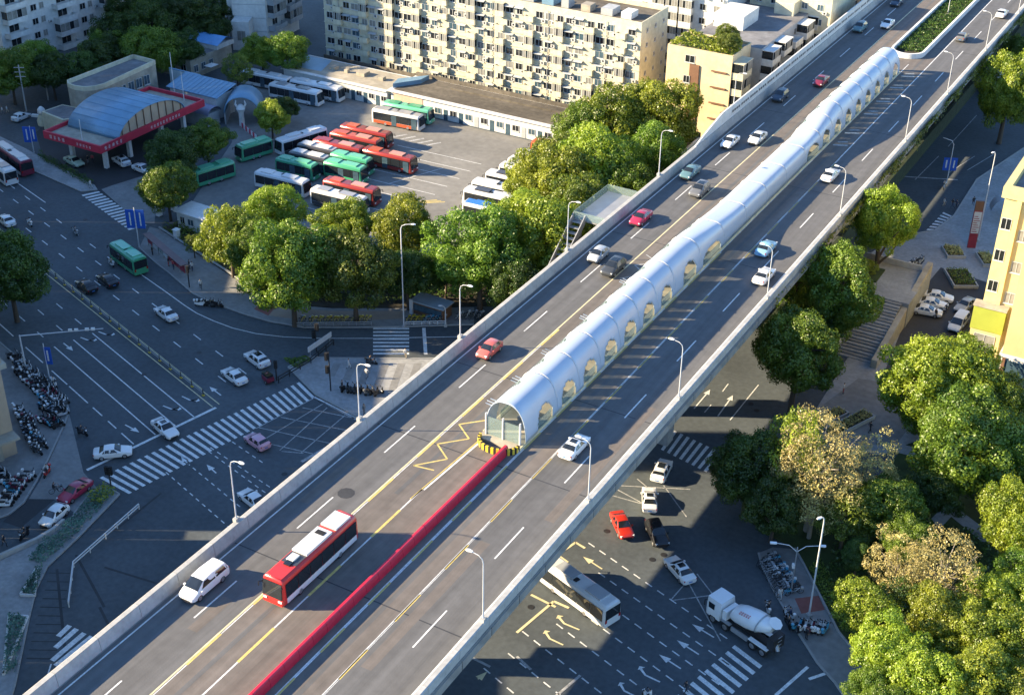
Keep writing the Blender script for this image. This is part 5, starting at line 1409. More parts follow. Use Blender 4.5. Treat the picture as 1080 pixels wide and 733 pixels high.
# ================================================================== TREES AND PLANTING
def leaf_mesh(name, P, N, size, tone, mt, seed=0):
    """one quad per point P with normal N"""
    r = np.random.default_rng(seed)
    n = len(P)
    up = r.normal(size=(n, 3))
    t1 = np.cross(N, up); t1 /= np.linalg.norm(t1, axis=1, keepdims=True) + 1e-9
    t2 = np.cross(N, t1)
    a = (size * r.uniform(.7, 1.35, n))[:, None]; b = (size * r.uniform(.5, .95, n))[:, None]
    V = np.empty((n, 4, 3))
    V[:, 0] = P - t1 * a; V[:, 1] = P - t2 * b + N * a * .25; V[:, 2] = P + t1 * a; V[:, 3] = P + t2 * b + N * a * .25
    me = bpy.data.meshes.new(name)
    me.vertices.add(n * 4); me.vertices.foreach_set('co', V.reshape(-1))
    me.loops.add(n * 4); me.loops.foreach_set('vertex_index', np.arange(n * 4, dtype=np.int32))
    me.polygons.add(n); me.polygons.foreach_set('loop_start', np.arange(0, n * 4, 4, dtype=np.int32)); me.polygons.foreach_set('loop_total', np.full(n, 4, dtype=np.int32))
    me.update()
    at = me.attributes.new('tone', 'FLOAT', 'POINT')
    at.data.foreach_set('value', np.repeat(np.clip(tone, 0, 1), 4).astype(np.float32))
    me.materials.append(mt)
    me.validate()
    return me
def crown_points(seed, lobes=120, per=150, lr=(.11, .21), shape='round', inner=.2):
    """many small leafy clumps over an uneven crown"""
    r = np.random.default_rng(seed)
    P, N, T = [], [], []
    ga = math.pi * (3 - math.sqrt(5))
    ph = r.uniform(0, 6.28, 6)
    for i in range(lobes):
        zz = (1 - 2 * (i + .5) / lobes) * .93 + .06
        rr = math.sqrt(max(0, 1 - zz * zz)); th = ga * i + r.uniform(-.4, .4)
        wob = 1 + .15 * math.sin(2 * th + ph[0]) + .11 * math.sin(3 * th + 3 * zz + ph[1]) + .13 * math.sin(5 * zz + ph[2] + th) + .08 * math.sin(7 * th + ph[3])
        d0 = .80 * wob * r.uniform(.86, 1.08)
        if r.random() < inner: d0 *= r.uniform(.35, .75)
        c = np.array([rr * math.cos(th), rr * math.sin(th), zz * (1 if zz > 0 else .8)]) * d0
        if shape == 'cone':
            h = r.uniform(-1, 1); w = (1 - (h + 1) / 2) ** .8 * .75 + .08
            c = np.array([math.cos(th) * w * r.uniform(.3, 1), math.sin(th) * w * r.uniform(.3, 1), h])
        l = r.uniform(*lr)
        n = int(per * (l / .16) ** 2)
        d = r.normal(size=(n, 3)); d /= np.linalg.norm(d, axis=1, keepdims=True)
        cd = c / (np.linalg.norm(c) + 1e-6)
        d = d[d @ cd > -.55]; n = len(d)
        bump = 1 + .2 * np.sin(d[:, 0] * 6 + i) * np.sin(d[:, 1] * 6 + 2 * i) + r.normal(0, .10, n)
        P.append(c + d * np.array([1, 1, .85]) * (l * bump)[:, None])
        nn = d + r.normal(0, .4, (n, 3)); N.append(nn / np.linalg.norm(nn, axis=1, keepdims=True))
        T.append(np.full(n, r.uniform(.05, .95)) + r.normal(0, .15, n))
    return np.concatenate(P), np.concatenate(N), np.concatenate(T)
_cm = {}
def crown_mesh(variant):
    if variant not in _cm:
        if variant == 'bare':
            P, N, T = crown_points(91, 150, 110, (.08, .17)); sz = .021
        elif variant == 'cone':
            P, N, T = crown_points(55, 90, 110, (.13, .22), 'cone'); sz = .040
        elif variant == 'loose':
            P, N, T = crown_points(33, 120, 120, (.10, .19)); sz = .028
        else:
            P, N, T = crown_points(10 + variant, 120 + 14 * variant, 250, (.12, .23)); sz = .0245
        _cm[variant] = leaf_mesh('crown', P, N, sz, T, LF['green'], 5)
    return _cm[variant]
def crown(variant, leaf, par, loc, scale):
    o = link('crown', crown_mesh(variant), par, loc, 0, scale)
    o.material_slots[0].link = 'OBJECT'
    o.material_slots[0].material = LF[leaf]
    return o
def trunk_mesh(kind):
    k = ('t', kind)
    if k not in _cm:
        r = random.Random(len(kind))
        m = MB()
        m.tube([(0, 0, -.1), (.01, 0, .25), (.03, .02, .55), (.0, .05, .85)], [.045, .034, .028, .012], 8)
        n = 26 if kind == 'bare' else 8
        for i in range(n):
            a = i * 2.4; z0 = r.uniform(.28, .6); l = r.uniform(.22, .42)
            p1 = (math.cos(a) * l * .5, math.sin(a) * l * .5, z0 + .12 + r.uniform(0, .1)); p2 = (math.cos(a) * l, math.sin(a) * l, z0 + .22 + r.uniform(0, .2))
            m.tube([(.01, .01, z0), p1, p2], [.018, .012, .004], 5)
        _cm[k] = m.mesh('trunk', K['barkpale'] if kind == 'bare' else K['bark'], 50)
    return _cm[k]
tree_n = 0
def tree(px, py, rpx, leaf, label, variant=None, asp=.9, clear=2.2, group=None, name='tree', z0=.12, sy=1.0):
    global tree_n
    tree_n += 1
    v = (tree_n % 5) if variant is None else variant
    zc = 7.0
    for _ in range(6):
        p = G(px, py, zc); r = rpx * 1.12 * mpp(p); rz = r * asp; zc = z0 + clear + rz * .97
    base = (p[0], p[1], z0)
    t = thing(name, label, 'tree' if name == 'tree' else 'shrub', base, (tree_n * 2.399) % 6.28, group)
    H = zc + rz * .6 - z0
    link('trunk', trunk_mesh('bare' if variant == 'bare' else 'leafy'), t, (0, 0, 0), 0, (max(H * .8, r), max(H * .8, r), H))
    crown(v, leaf, t, (0, 0, zc - z0), (r * 1.04, r * 1.04 * sy, rz * 1.04))
    return t
GL = 'trees between street pavement and bus yard'
GR = 'trees in the dense row between yard and viaduct'
GT = 'shaded trees around the top left tower'
GE = 'trees in the park on the right'
tree(8, 287, 38, 'dark', 'dark green street tree cut by the left edge', asp=1.05)
tree(176, 198, 26, 'green', 'round tree beside the blue sign post at the forecourt exit', asp=.85)
tree(183, 161, 27, 'dark', 'tree between the forecourt canopy and the green bus', asp=.8)
tree(218, 149, 22, 'green', 'tree left of the yard gate above the hidden green bus', asp=.8)
tree(242, 249, 27, 'yellow', 'yellow green tree next to the guard lodge', asp=1.15, group=GL)
tree(263, 262, 26, 'green', 'green tree between the yellow green tree and the biggest one', asp=1.1, group=GL)
tree(289, 222, 27, 'bright', 'bright round tree right below the white bus of the front row', asp=.85, group=GL)
tree(306, 283, 44, 'green', 'biggest green tree above the curved kerb', asp=1.05, clear=2.6, group=GL)
tree(365, 238, 27, 'bright', 'bright tree below the red cornered bus', asp=.85, group=GL)
tree(373, 285, 38, 'olive', 'dark olive tree beside the biggest green tree', asp=1.05, clear=2.6, group=GL)
tree(426, 243, 29, 'yellow', 'olive yellow tree standing alone below the yard', asp=1.1, group=GL)
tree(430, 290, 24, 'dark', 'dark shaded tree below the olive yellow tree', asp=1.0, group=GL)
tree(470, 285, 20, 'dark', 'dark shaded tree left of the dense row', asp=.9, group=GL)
for (x, y, r, l, lab) in [(506, 270, 43, 'green', 'wide green tree at the near end of the dense row'), (545, 305, 30, 'dark', 'low shaded tree at the near end touching the left parapet'), (545, 236, 30, 'bright', 'bright tree beside the blue roofed bus'), (568, 255, 44, 'bright', 'big bright tree in the near middle of the dense row'),
                          (560, 190, 24, 'yellow', 'yellow tree covering the right row of buses'), (586, 196, 36, 'yellow', 'yellow green tree in the middle of the dense row'), (612, 225, 36, 'olive', 'olive tree left of the metal stair'), (588, 166, 22, 'olive', 'olive tree beside the orange bus'), (630, 178, 40, 'bright', 'large bright tree near the office row end'),
                          (655, 200, 32, 'green', 'green tree close to the crimson car'), (612, 140, 27, 'green', 'green tree in front of the cream flats'), (650, 128, 34, 'bright', 'bright tree against the right end of the cream flats'), (696, 124, 36, 'yellow', 'bright tree at the far end of the row before the tan block'), (690, 165, 30, 'green', 'shaded tree at the far end above the left parapet'), (600, 275, 26, 'dark', 'dark tree below the metal stair')]:
    tree(x, y, r, l, lab, asp=1.0, clear=2.5, group=GR)
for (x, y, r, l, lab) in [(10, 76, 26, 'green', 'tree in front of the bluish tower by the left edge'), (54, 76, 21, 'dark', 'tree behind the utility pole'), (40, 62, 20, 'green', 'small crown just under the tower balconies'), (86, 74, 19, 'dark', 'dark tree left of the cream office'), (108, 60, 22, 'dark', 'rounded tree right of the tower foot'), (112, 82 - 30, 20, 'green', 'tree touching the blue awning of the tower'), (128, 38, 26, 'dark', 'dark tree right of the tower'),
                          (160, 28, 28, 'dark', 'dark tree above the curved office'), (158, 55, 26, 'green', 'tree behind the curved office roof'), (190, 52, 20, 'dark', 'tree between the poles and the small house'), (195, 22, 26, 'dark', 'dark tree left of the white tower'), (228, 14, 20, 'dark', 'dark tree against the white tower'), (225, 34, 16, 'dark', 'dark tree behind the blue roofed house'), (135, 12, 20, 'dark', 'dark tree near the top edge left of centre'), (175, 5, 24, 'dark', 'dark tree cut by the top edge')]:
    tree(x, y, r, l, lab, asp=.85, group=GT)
tree(276, 55, 19, 'bright', 'left one of two bright trees before the white tower', asp=.8)
tree(302, 55, 22, 'green', 'right one of two bright trees before the white tower', asp=.8)
tree(250, 74, 15, 'olive', 'yellowing small tree left of the black sided bus', 'loose', asp=1.0)
tree(286, 124, 16, 'yellow', 'small yellow tree inside the yard by the gate', asp=.95, clear=1.2)
tree(300, 114, 13, 'dark', 'small dark tree behind the yellow one by the gate', asp=.8, clear=1.0)
tree(204, 258, 8, 'olive', 'thin young tree before the guard lodge', 'loose', asp=1.2, clear=.8)
tree(600, 225 + 0, 8, 'yellow', 'small yellow bush beside the metal stair', asp=.8, clear=.6)
# right side
tree(933, 236, 27, 'bright', 'bright tree right below the ivy covered edge of the viaduct', asp=1.3, clear=5.5)
tree(884, 309, 38, 'green', 'large green tree left of the raised stair landing', asp=1.15, clear=3.6, group=GE)
tree(842, 372, 38, 'green', 'dark based green tree against the right fascia of the viaduct', asp=1.15, clear=3.5, group=GE)
tree(855, 280, 18, 'olive', 'slender conical tree squeezed against the viaduct', 'cone', asp=2.0, clear=.8, group=GE)
tree(838, 300, 16, 'green', 'second slender conical tree lower along the viaduct', 'cone', asp=2.0, clear=.8, group=GE)
tree(868, 262, 14, 'olive', 'topmost slender conical tree along the viaduct', 'cone', asp=1.8, clear=.8, group=GE)
tree(974, 404, 46, 'bright', 'broad bright tree at the foot of the stairs', asp=.85, clear=2.5, group=GE)
tree(1012, 402, 46, 'bright', 'broad bright tree before the lime annex', asp=.85, clear=2.5, group=GE)
tree(1022, 470, 52, 'green', 'broad green tree right of the park path', asp=.95, clear=2.5, group=GE)
tree(1072, 490, 40, 'green', 'green tree at the right edge above the path bend', asp=.95, group=GE)
tree(1075, 552, 36, 'bright', 'bright tree at the right edge below the path bend', asp=1.1, group=GE)
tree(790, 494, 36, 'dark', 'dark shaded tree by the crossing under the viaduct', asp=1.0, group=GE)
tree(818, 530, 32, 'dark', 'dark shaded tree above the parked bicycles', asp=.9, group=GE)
tree(838, 478, 34, 'yellow', 'straw yellow half bare tree above the twin arm lamp', 'loose', asp=1.2, clear=4.0, group=GE)
tree(862, 486, 46, 'bare', 'pale half bare tree with straw coloured twigs', 'bare', asp=1.1, clear=4.0, group=GE)
tree(912, 500, 36, 'bare', 'greyish bare twigged tree beside the shaded walk', 'bare', asp=1.0, group=GE)
tree(935, 535, 33, 'green', 'fresh green tree beside the bare twigged tree', asp=.85, group=GE)
tree(860, 520, 40, 'bare', 'wide pale twigged tree leaning over the twin arm lamp', 'bare', asp=.9, group=GE)
tree(893, 540, 30, 'olive', 'olive tree between the pale twigged trees', 'loose', asp=.9, group=GE)
tree(992, 436, 36, 'green', 'green tree filling the gap above the park path', asp=.85, group=GE)
tree(1050, 430, 34, 'green', 'green tree below the shop window of the yellow building', asp=.9, group=GE)
tree(985, 520, 26, 'dark', 'dark tree in the shaded dip beside the path bend', asp=.8, group=GE)
tree(866, 346, 22, 'dark', 'dark tree low against the large green one by the landing', asp=1.0, group=GE)
tree(1064, 100, 26, 'bright', 'tall bright tree above the yellow building roof', asp=1.5)
tree(1070, 60, 16, 'green', 'tree behind the tall bright one in the top right corner', asp=1.3)
for (x, y, r, l, lab, v) in [(912, 640, 30, 'bright', 'light green feathery tree beside the pavement kerb', 'loose'), (950, 600, 34, 'bare', 'straw coloured bare tree at the upper left of the park', 'bare'), (995, 602, 42, 'bare', 'larger straw coloured bare tree in the middle of the park', 'bare'), (960, 575, 26, 'green', 'green tree above the bare trees', None), (955, 640, 26, 'dark', 'dark palm like tree under the bare trees', 'loose'), (1050, 632, 30, 'bright', 'yellow green tree on the right of the park', None), (985, 655, 34, 'yellow', 'bright tree in the lower middle of the park', None),
                             (940, 690, 36, 'bright', 'bright tree in the lower left of the park', None), (1015, 672, 34, 'yellow', 'sunlit tree right of the lower middle one', None), (1062, 680, 38, 'bright', 'green tree at the right edge of the lower park', None), (975, 720, 40, 'bright', 'tree cut by the bottom edge in the lower left of the park', None), (1035, 722, 40, 'yellow', 'sunlit tree cut by the bottom edge', None), (1085, 735, 38, 'yellow', 'sunlit tree in the bottom right corner', None), (920, 725, 24, 'green', 'shaded tree at the bottom next to the pavement', None), (1085, 610, 30, 'green', 'green tree half out at the right edge', None), (905, 585, 16, 'dark', 'small dark tree at the top of the flower beds', None), (935, 748, 26, 'green', 'tree at the bottom edge beside the pavement', None)]:
    tree(x, y, r, l, lab, v, asp=.95, group=GE)
# planting masses nobody could count
def leaf_box(name, label, pts, h, leaf, dens=14, size=.16, z0=.12, seed=1, cat='hedge', world=False, jitter=.25):
    """a clipped or loose mass of leaves over a polygon"""
    r = np.random.default_rng(seed)
    P = [p if world else G(*p)[:2] for p in pts]
    xs = [p[0] for p in P]; ys = [p[1] for p in P]
    area = abs(sum(P[i][0] * P[(i + 1) % len(P)][1] - P[(i + 1) % len(P)][0] * P[i][1] for i in range(len(P)))) / 2
    n = int(area * dens * (1 + h))
    out = []
    A = np.array(P)
    while len(out) < n:
        c = r.uniform([min(xs), min(ys)], [max(xs), max(ys)], (4 * n, 2))
        ins = np.zeros(len(c), bool)
        for i in range(len(A)):
            a, b = A[i], A[(i + 1) % len(A)]
            cr = ((a[1] > c[:, 1]) != (b[1] > c[:, 1])) & (c[:, 0] < (b[0] - a[0]) * (c[:, 1] - a[1]) / (b[1] - a[1] + 1e-12) + a[0])
            ins ^= cr
        out += list(c[ins])
    c = np.array(out[:n])
    wob = .75 + .35 * np.sin(c[:, 0] * 1.7 + seed) * np.sin(c[:, 1] * 1.9)
    z = h * wob * (1 - r.uniform(0, 1, n) ** 2 * .9) + r.normal(0, .05, n)
    PP = np.c_[c[:, 0], c[:, 1], z0 + np.abs(z)]
    N = r.normal(0, .6, (n, 3)) + np.array([0, 0, .9]); N /= np.linalg.norm(N, axis=1, keepdims=True)
    T = .5 + .35 * np.sin(c[:, 0] * .9) * np.cos(c[:, 1] * .8) + r.normal(0, .2, n)
    o = link(name, leaf_mesh(name, PP, N, size, T, LF[leaf], seed))
    tag(o, label, cat, kind='stuff')
    return o
leaf_box('hedge', 'low mixed shrubs along the garden edge below the bus yard', [(170, 243), (210, 268), (250, 293), (280, 312), (300, 300), (255, 270), (215, 250), (190, 240)], 1.3, 'olive', 9, .17, seed=2)
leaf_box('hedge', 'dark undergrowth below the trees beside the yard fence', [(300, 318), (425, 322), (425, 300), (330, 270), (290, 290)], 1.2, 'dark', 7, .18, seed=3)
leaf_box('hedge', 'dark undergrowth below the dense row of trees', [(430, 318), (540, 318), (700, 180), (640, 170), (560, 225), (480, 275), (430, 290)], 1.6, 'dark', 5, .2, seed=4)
leaf_box('hedge', 'clipped hedge along the forecourt pavement', [(42, 163), (100, 194), (96, 199), (40, 168)], 1.0, 'dark', 26, .12, seed=5)
leaf_box('hedge', 'bluish shrubs with pale flowers in the long planting bed', [(122, 521), (112, 516), (97, 522), (80, 544), (62, 562), (42, 578), (30, 592), (45, 597), (60, 584), (84, 562)], .8, 'bluish', 30, .13, seed=6)
leaf_box('hedge', 'yellow flowering shrubs at the tip of the planting bed', [(124, 521), (112, 515), (97, 521), (92, 530), (108, 536)], 1.0, 'yellow', 22, .13, z0=.3, seed=7)
leaf_box('hedge', 'bluish shrubs in the short planting bed', [(22, 628), (40, 600), (46, 600), (38, 630)], .8, 'bluish', 34, .13, seed=8)
leaf_box('hedge', 'bluish shrubs in the lowest planting bed', [(4, 712), (10, 650), (29, 652), (17, 712)], .9, 'bluish', 30, .13, seed=9)
leaf_box('grass', 'small triangle of bright grass at the tip of the island', [(299, 380), (325, 377), (328, 381), (312, 390)], .35, 'green', 60, .12, seed=10, cat='grass')
leaf_box('hedge', 'dark hedge inside the median planter', [(-63.0, 257), (-58.0, 257), (-58.0, 400), (-63.0, 400)], .55, 'dark', 20, .16, z0=15.1, seed=11, world=True)
leaf_box('undergrowth', 'undergrowth covering the park floor on the right', [(870, 610), (890, 665), (930, 720), (1080, 733), (1085, 560), (950, 560), (880, 570)], .8, 'dark', 5, .2, z0=.16, seed=12, cat='undergrowth')
leaf_box('flower_bed', 'brown and green flower bed beside the pavement kerb', [(852, 600), (866, 592), (890, 640), (905, 672), (886, 666), (868, 633)], .5, 'olive', 34, .11, z0=.2, seed=13, cat='flower bed')
leaf_box('roof_garden', 'overgrown roof garden on the tan block', [(-97, 227.5), (-93, 228.2), (-89, 227.4), (-84.8, 227.5), (-84.4, 231), (-86, 235.5), (-92, 234), (-96.5, 235.8)], 1.3, 'yellow', 16, .2, z0=18.1, seed=14, world=True, cat='roof garden')
for i, (p, lab) in enumerate((((-86.0, 229.0, 18.05), 'small tree at the street corner of the roof garden'), ((-88.5, 233.5, 18.05), 'small tree in the middle of the roof garden'))):
    t = thing('tree', lab, 'tree', p)
    link('trunk', trunk_mesh('leafy'), t, (0, 0, 0), 0, (3, 3, 3)); crown(i + 1, 'olive', t, (0, 0, 2.3), (2.0, 2.0, 1.6))
# ivy hanging over the right fascia at the far end
r = np.random.default_rng(77)
n = 9000
yy = r.uniform(150, 300, n); dens = np.clip((yy - 150) / 40, .05, 1); k = r.uniform(0, 1, n) < dens * (.55 + .45 * np.sin(yy * .35)); yy = yy[k]; n = len(yy)
dz = r.beta(1, 2.2, n) * (2.0 + 1.2 * np.sin(yy * .5))
P = np.c_[-47.18 + r.uniform(0, .35, n), yy, 15.55 - dz]; N = np.c_[np.ones(n), r.normal(0, .5, n), r.normal(.3, .5, n)]; N /= np.linalg.norm(N, axis=1, keepdims=True)
tag(link('ivy', leaf_mesh('ivy', P, N, .2, .5 + .4 * np.sin(yy) + r.normal(0, .2, n), LF['ivy'], 9)), 'ivy hanging over the right edge of the viaduct at the far end', 'ivy', kind='stuff')

# wall added to block the sun passing under the far part of the viaduct
uw = thing('shade_wall', 'added dark wall that shades the road below the far part of the viaduct', 'wall', (-52.5, 250, 0))
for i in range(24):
    MB().box(-.3, .3, -86 + i * 7.0, -86 + i * 7.0 + 6.9, 0, 3.2).obj('wall_panel', mat('shade_wall_dark', (0.022, 0.034, 0.016), 0.9, vary=0.5, scale=1.2, bump=0.6) if i == 0 else bpy.data.materials['shade_wall_dark'], uw)  # plain panels of the added wall, coloured dark green
# ================================================================== STREET FURNITURE
# median fence of the street
mf = thing('median_fence', 'low railing along the middle of the street', 'fence', S(-45, .25, 0), STREET)
post = MB().box(-.05, .05, -.05, .05, 0, 1.0).mesh('post', K['darkmetal'])
base = MB().box(-.2, .2, -.14, .14, 0, .12).mesh('post_base', K['yellowpaint'])
for i in range(31):
    x = -45 + i * 2.9
    o = link('post', post, mf, (x, 0, .02)); link('post_base', base, o, (0, 0, 0))
for z in (.35, .65, .93):
    for i in range(30):
        pass
    MB().box(-45, 42, -.03, .03, z, z + .06).obj('rail', K['markyelpale'] if z > .9 else K['steelgrey'], mf)
# guard rail in the lower-left junction
def rail_thing(name, label, pts, h=.8, step=2.0, mt='lampwhite', z=0.0, cat='fence', base=True):
    P = [G(*p) for p in pts]
    t = thing(name, label, cat, (P[0][0], P[0][1], z))
    for a, b in zip(P[:-1], P[1:]):
        L = math.hypot(b[0] - a[0], b[1] - a[1]); n = max(1, int(L / step)); rr = math.atan2(b[1] - a[1], b[0] - a[0])
        for i in range(n + 1):
            f = i / n
            o = MB().box(-.05, .05, -.05, .05, 0, h).obj('post', K[mt], t, (a[0] + (b[0] - a[0]) * f - P[0][0], a[1] + (b[1] - a[1]) * f - P[0][1], 0), rr)
        for zz in (h, h * .55):
            MB().obox(((a[0] + b[0]) / 2 - P[0][0], (a[1] + b[1]) / 2 - P[0][1], zz), (L, .09, .12), rr).obj('rail', K[mt], t)
    return t
rail_thing('guard_rail', 'bent white guard rail in the shaded lower left junction', [(147, 537), (112, 568), (78, 598), (73, 640)])
rail_thing('railing', 'dark railing beside the island grass', [(352, 364), (328, 384), (294, 404)], 1.0, 1.6, 'darkmetal')
rail_thing('railing', 'pale railing of the bicycle bays left of the tall lamp', [(312, 345), (392, 344)], .7, 1.0, 'steelgrey')
rail_thing('railing', 'pale railing of the bicycle bays below the kiosk', [(428, 344), (470, 343)], .7, 1.0, 'lampwhite')
rail_thing('railing', 'metal railing along the garden near the lodge', [(262, 300), (275, 314)], 1.1, 1.2, 'steelgrey')
low = thing('low_wall', 'pale curved low wall at the edge of the planting island', 'wall', (*G(30, 578)[:2], 0))
pp = [G(*p) for p in ((-8, 594), (0, 590), (20, 581), (40, 572), (58, 561), (68, 552))]
for a, b in zip(pp[:-1], pp[1:]):
    L = math.hypot(b[0] - a[0], b[1] - a[1])
    MB().obox(((a[0] + b[0]) / 2 - low.location[0], (a[1] + b[1]) / 2 - low.location[1], .35), (L, .4, .7), math.atan2(b[1] - a[1], b[0] - a[0])).obj('wall_block', K['conc'], low)
for pts, lab in ((((22, 629), (39, 601), (37, 630)), 'white stone frame of the short planting bed'), (((4, 713), (10, 651), (30, 652)), 'white stone frame of the lowest planting bed')):
    t = thing('planter_frame', lab, 'planter', (*G(*pts[0])[:2], .12))
    for a, b in zip(pts, pts[1:] + pts[:1]):
        a, b = G(*a), G(*b); L = math.hypot(b[0] - a[0], b[1] - a[1])
        MB().obox(((a[0] + b[0]) / 2 - t.location[0], (a[1] + b[1]) / 2 - t.location[1], .15), (L, .22, .3), math.atan2(b[1] - a[1], b[0] - a[0])).obj('frame_stone', K['concwhite'], t)
# tall lamps and sign posts on the ground
def ground_lamp(p, h, arm, rz, label, name='street_lamp', z=.12):
    q = G(*p)
    return spawn(lamp_proto(h, arm, .11), name, label, 'street lamp', (q[0], q[1], z), rz)
ground_lamp((426, 345), 16.4, 1.6, rad(200), 'tall slim lamp post standing before the olive yellow tree')
ground_lamp((853, 650), 13.3, .5, rad(60), 'tall slim post at the scooter corner on the right pavement')
ground_lamp((1031, 255), 15.6, .4, rad(60), 'tall slim post beside the red information board')
ground_lamp((470, 344), 3.2, .5, rad(30), 'short pale post beside the kiosk')
dbl = thing('street_lamp', 'twin arm street lamp beside the parked bicycles', 'street lamp', (*G(834, 625)[:2], .14), rad(25))
MB().tube([(0, 0, 0), (0, 0, 6.2)], [.11, .07], 6).obj('pole', K['steelgrey'], dbl)
for s in (-1, 1):
    MB().tube([(0, 0, 5.6), (s * .9, 0, 6.4), (s * 2.4, 0, 6.6)], [.06, .05, .04], 5).obj('arm', K['lampwhite'], dbl)
    MB().obox((s * 2.6, 0, 6.58), (.7, .28, .14)).obj('lamp_head', K['lightlens'], dbl)
MB().box(-.3, -.02, -.2, .2, 3.4, 3.9).obj('sign_box', K['concwhite'], dbl)
# signal gantry at the left
gq = G(28, 392)
gn = thing('signal_gantry', 'white cantilever signal post reaching over the turning lanes', 'traffic signal', (gq[0], gq[1], .14), rad(38))
MB().tube([(0, 0, 0), (0, 0, 5.6)], [.14, .1], 6).obj('pole', K['lampwhite'], gn)
MB().tube([(0, 0, 5.5), (11.0, 0, 5.9)], [.09, .05], 5).obj('arm', K['lampwhite'], gn)
for x in (6.4, 7.2, 8.6, 9.4):
    MB().box(x, x + .5, -.12, .12, 5.75, 6.1).obj('signal_head', K['concwhite'], gn)
# blue banner signs
def sign_post(p, label, h, boards, rz, mt='bluesign'):
    q = G(*p)
    t = thing('sign_post', label, 'sign', (q[0], q[1], .14), rz)
    MB().tube([(0, 0, 0), (0, 0, h)], [.09, .07], 6).obj('pole', K['lampwhite'], t)
    for (x0, x1, z0, z1) in boards:
        b = MB().box(x0, x1, -.05, .05, z0, z1).obj('sign_board', K[mt], t)
        MB().box((x0 + x1) / 2 - .11, (x0 + x1) / 2 + .11, -.062, -.052, z0 + .5, z1 - .45).obj('white_arrow', K['mark'], b)
    return t
sign_post((147, 262), 'twin blue boards on a post by the kerb next to the zebra crossing', 7.0, ((-1.5, -.12, 3.4, 6.6), (.12, 1.5, 3.4, 6.6)), rad(26))
sign_post((52, 392 + 6), 'twin blue boards over the parked scooters at the left', 5.2, ((-.1, .85, 2.0, 4.6),), rad(26))
sign_post((36, 162), 'blue board beside the buses at the left edge', 5.2, ((-1.4, -.05, 2.0, 5.0), (.05, 1.0, 2.2, 5.0)), rad(26))
o = sign_post((998, 195), 'twin blue boards on a lamp post by the dark road', 7.6, ((-1.2, -.12, 2.6, 5.0), (.12, 1.2, 2.6, 5.0)), rad(26))
MB().tube([(0, 0, 7.5), (-.4, 0, 8.2), (-2.0, 0, 8.7)], [.07, .06, .04], 5).obj('lamp_arm', K['lampwhite'], o)
# traffic lights
def traffic_light(p, h, label, rz=0.0, hd=((.0, 0),), z=.15):
    q = G(*p)
    t = thing('traffic_light', label, 'traffic light', (q[0], q[1], z), rz)
    MB().tube([(0, 0, 0), (0, 0, h)], [.1, .08], 6).obj('pole', K['darkmetal'], t)
    for dx, dz in hd:
        o = MB().box(dx - .2, dx + .2, -.16, .16, h - 1.1 + dz, h + .05 + dz).obj('signal_head', K['black'], t)
        for k in range(3):
            MB().tube([(dx, -.17, h - .15 - k * .35 + dz), (dx, -.19, h - .15 - k * .35 + dz)], .12, 8).obj('lens', K['darkmetal'], o)
    return t
traffic_light((349, 413), 6.0, 'tall dark signal post on the island before the scooters', rad(20), ((-.35, -2.2), (-.35, -.2)))
traffic_light((334, 372), 4.5, 'dark signal post at the tip of the island', rad(20), ((.3, 0), (-.3, -1.2)))
traffic_light((118, 518), 3.4, 'dark signal box at the tip of the planting bed', rad(20), ((-.25, 0), (.25, 0)))
traffic_light((200, 304), 3.6, 'small signal post by the kerb near the notice boards', rad(20), ((0, 0),))
traffic_light((292, 402), 3.0, 'short dark signal post at the end of the long zebra crossing', rad(20), ((0, 0),))
# utility poles
for p, h, lab in (((28, 118), 9.5, 'utility pole with cross arms in front of the dark trees'), ((51, 106), 9.0, 'plain pale pole right of the utility pole'), ((165, 42), 7, 'left of two pale poles among the dark trees'), ((173, 43), 7, 'right of two pale poles among the dark trees')):
    q = G(*p)
    t = thing('utility_pole', lab, 'pole', (q[0], q[1], 0), rad(30))
    MB().tube([(0, 0, 0), (0, 0, h)], [.16, .11], 6).obj('pole', K['conc'], t)
    if h > 9.2:
        for k in range(3):
            MB().box(-1.0, 1.0, -.06, .06, h - .6 - k * .9, h - .48 - k * .9).obj('cross_arm', K['conc'], t)
        MB().tube([(0, 0, h - 4.0), (-1.6, 0, h - 3.4)], .05, 5).obj('lamp_arm', K['lampwhite'], t)
# notice boards / shelter on the north pavement
sb = thing('notice_board_row', 'row of white and red notice boards along the north pavement', 'notice board', (*G(176, 276)[:2], .15), ang((163, 263), (196, 291)))
for i, mt in enumerate(['screenred', 'screenwhite', 'glassclear', 'screenwhite', 'screenred', 'screenred', 'screenred']):
    MB().box(-6.6 + i * 1.9, -6.6 + i * 1.9 + 1.8, -.06, .06, .6, 1.9).obj('board_panel', K[mt], sb)
    MB().box(-6.7 + i * 1.9, -6.6 + i * 1.9, -.08, .08, 0, 2.1).obj('post', K['steelgrey'], sb)
MB().box(-6.8, 6.9, -.7, .5, 2.1, 2.2).obj('roof', mat('shelter_roof', (0.17, 0.12, 0.12), .7), sb)
kb = thing('kiosk', 'pale blue roofed kiosk behind the bicycle bays', 'kiosk', (*G(456, 332)[:2], .15))
MB().box(-2.6, 2.6, -1.2, 1.2, 0, 2.0).obj('wall', K['brownwall'], kb)
MB().box(-2.9, 2.9, -1.5, 1.5, 2.0, 2.2).obj('roof', mat('kiosk_roof', (0.28, 0.34, 0.38), .6), kb)
MB().box(-2.9, -2.4, -1.7, -1.4, 0, 2.4).obj('frame', K['lampwhite'], kb)
MB().box(-2.5, 2.4, -1.24, -1.205, .6, 1.6).obj('counter_window', K['glassblue'], kb)
bs = thing('direction_board', 'long slanted pale board on the railing at the tip of the island', 'sign', (*G(338, 372)[:2], .15), ang((328, 380), (348, 366)))
MB().box(-2.6, 2.6, -.05, .05, 1.2, 2.0).obj('board', K['screenwhite'], bs)
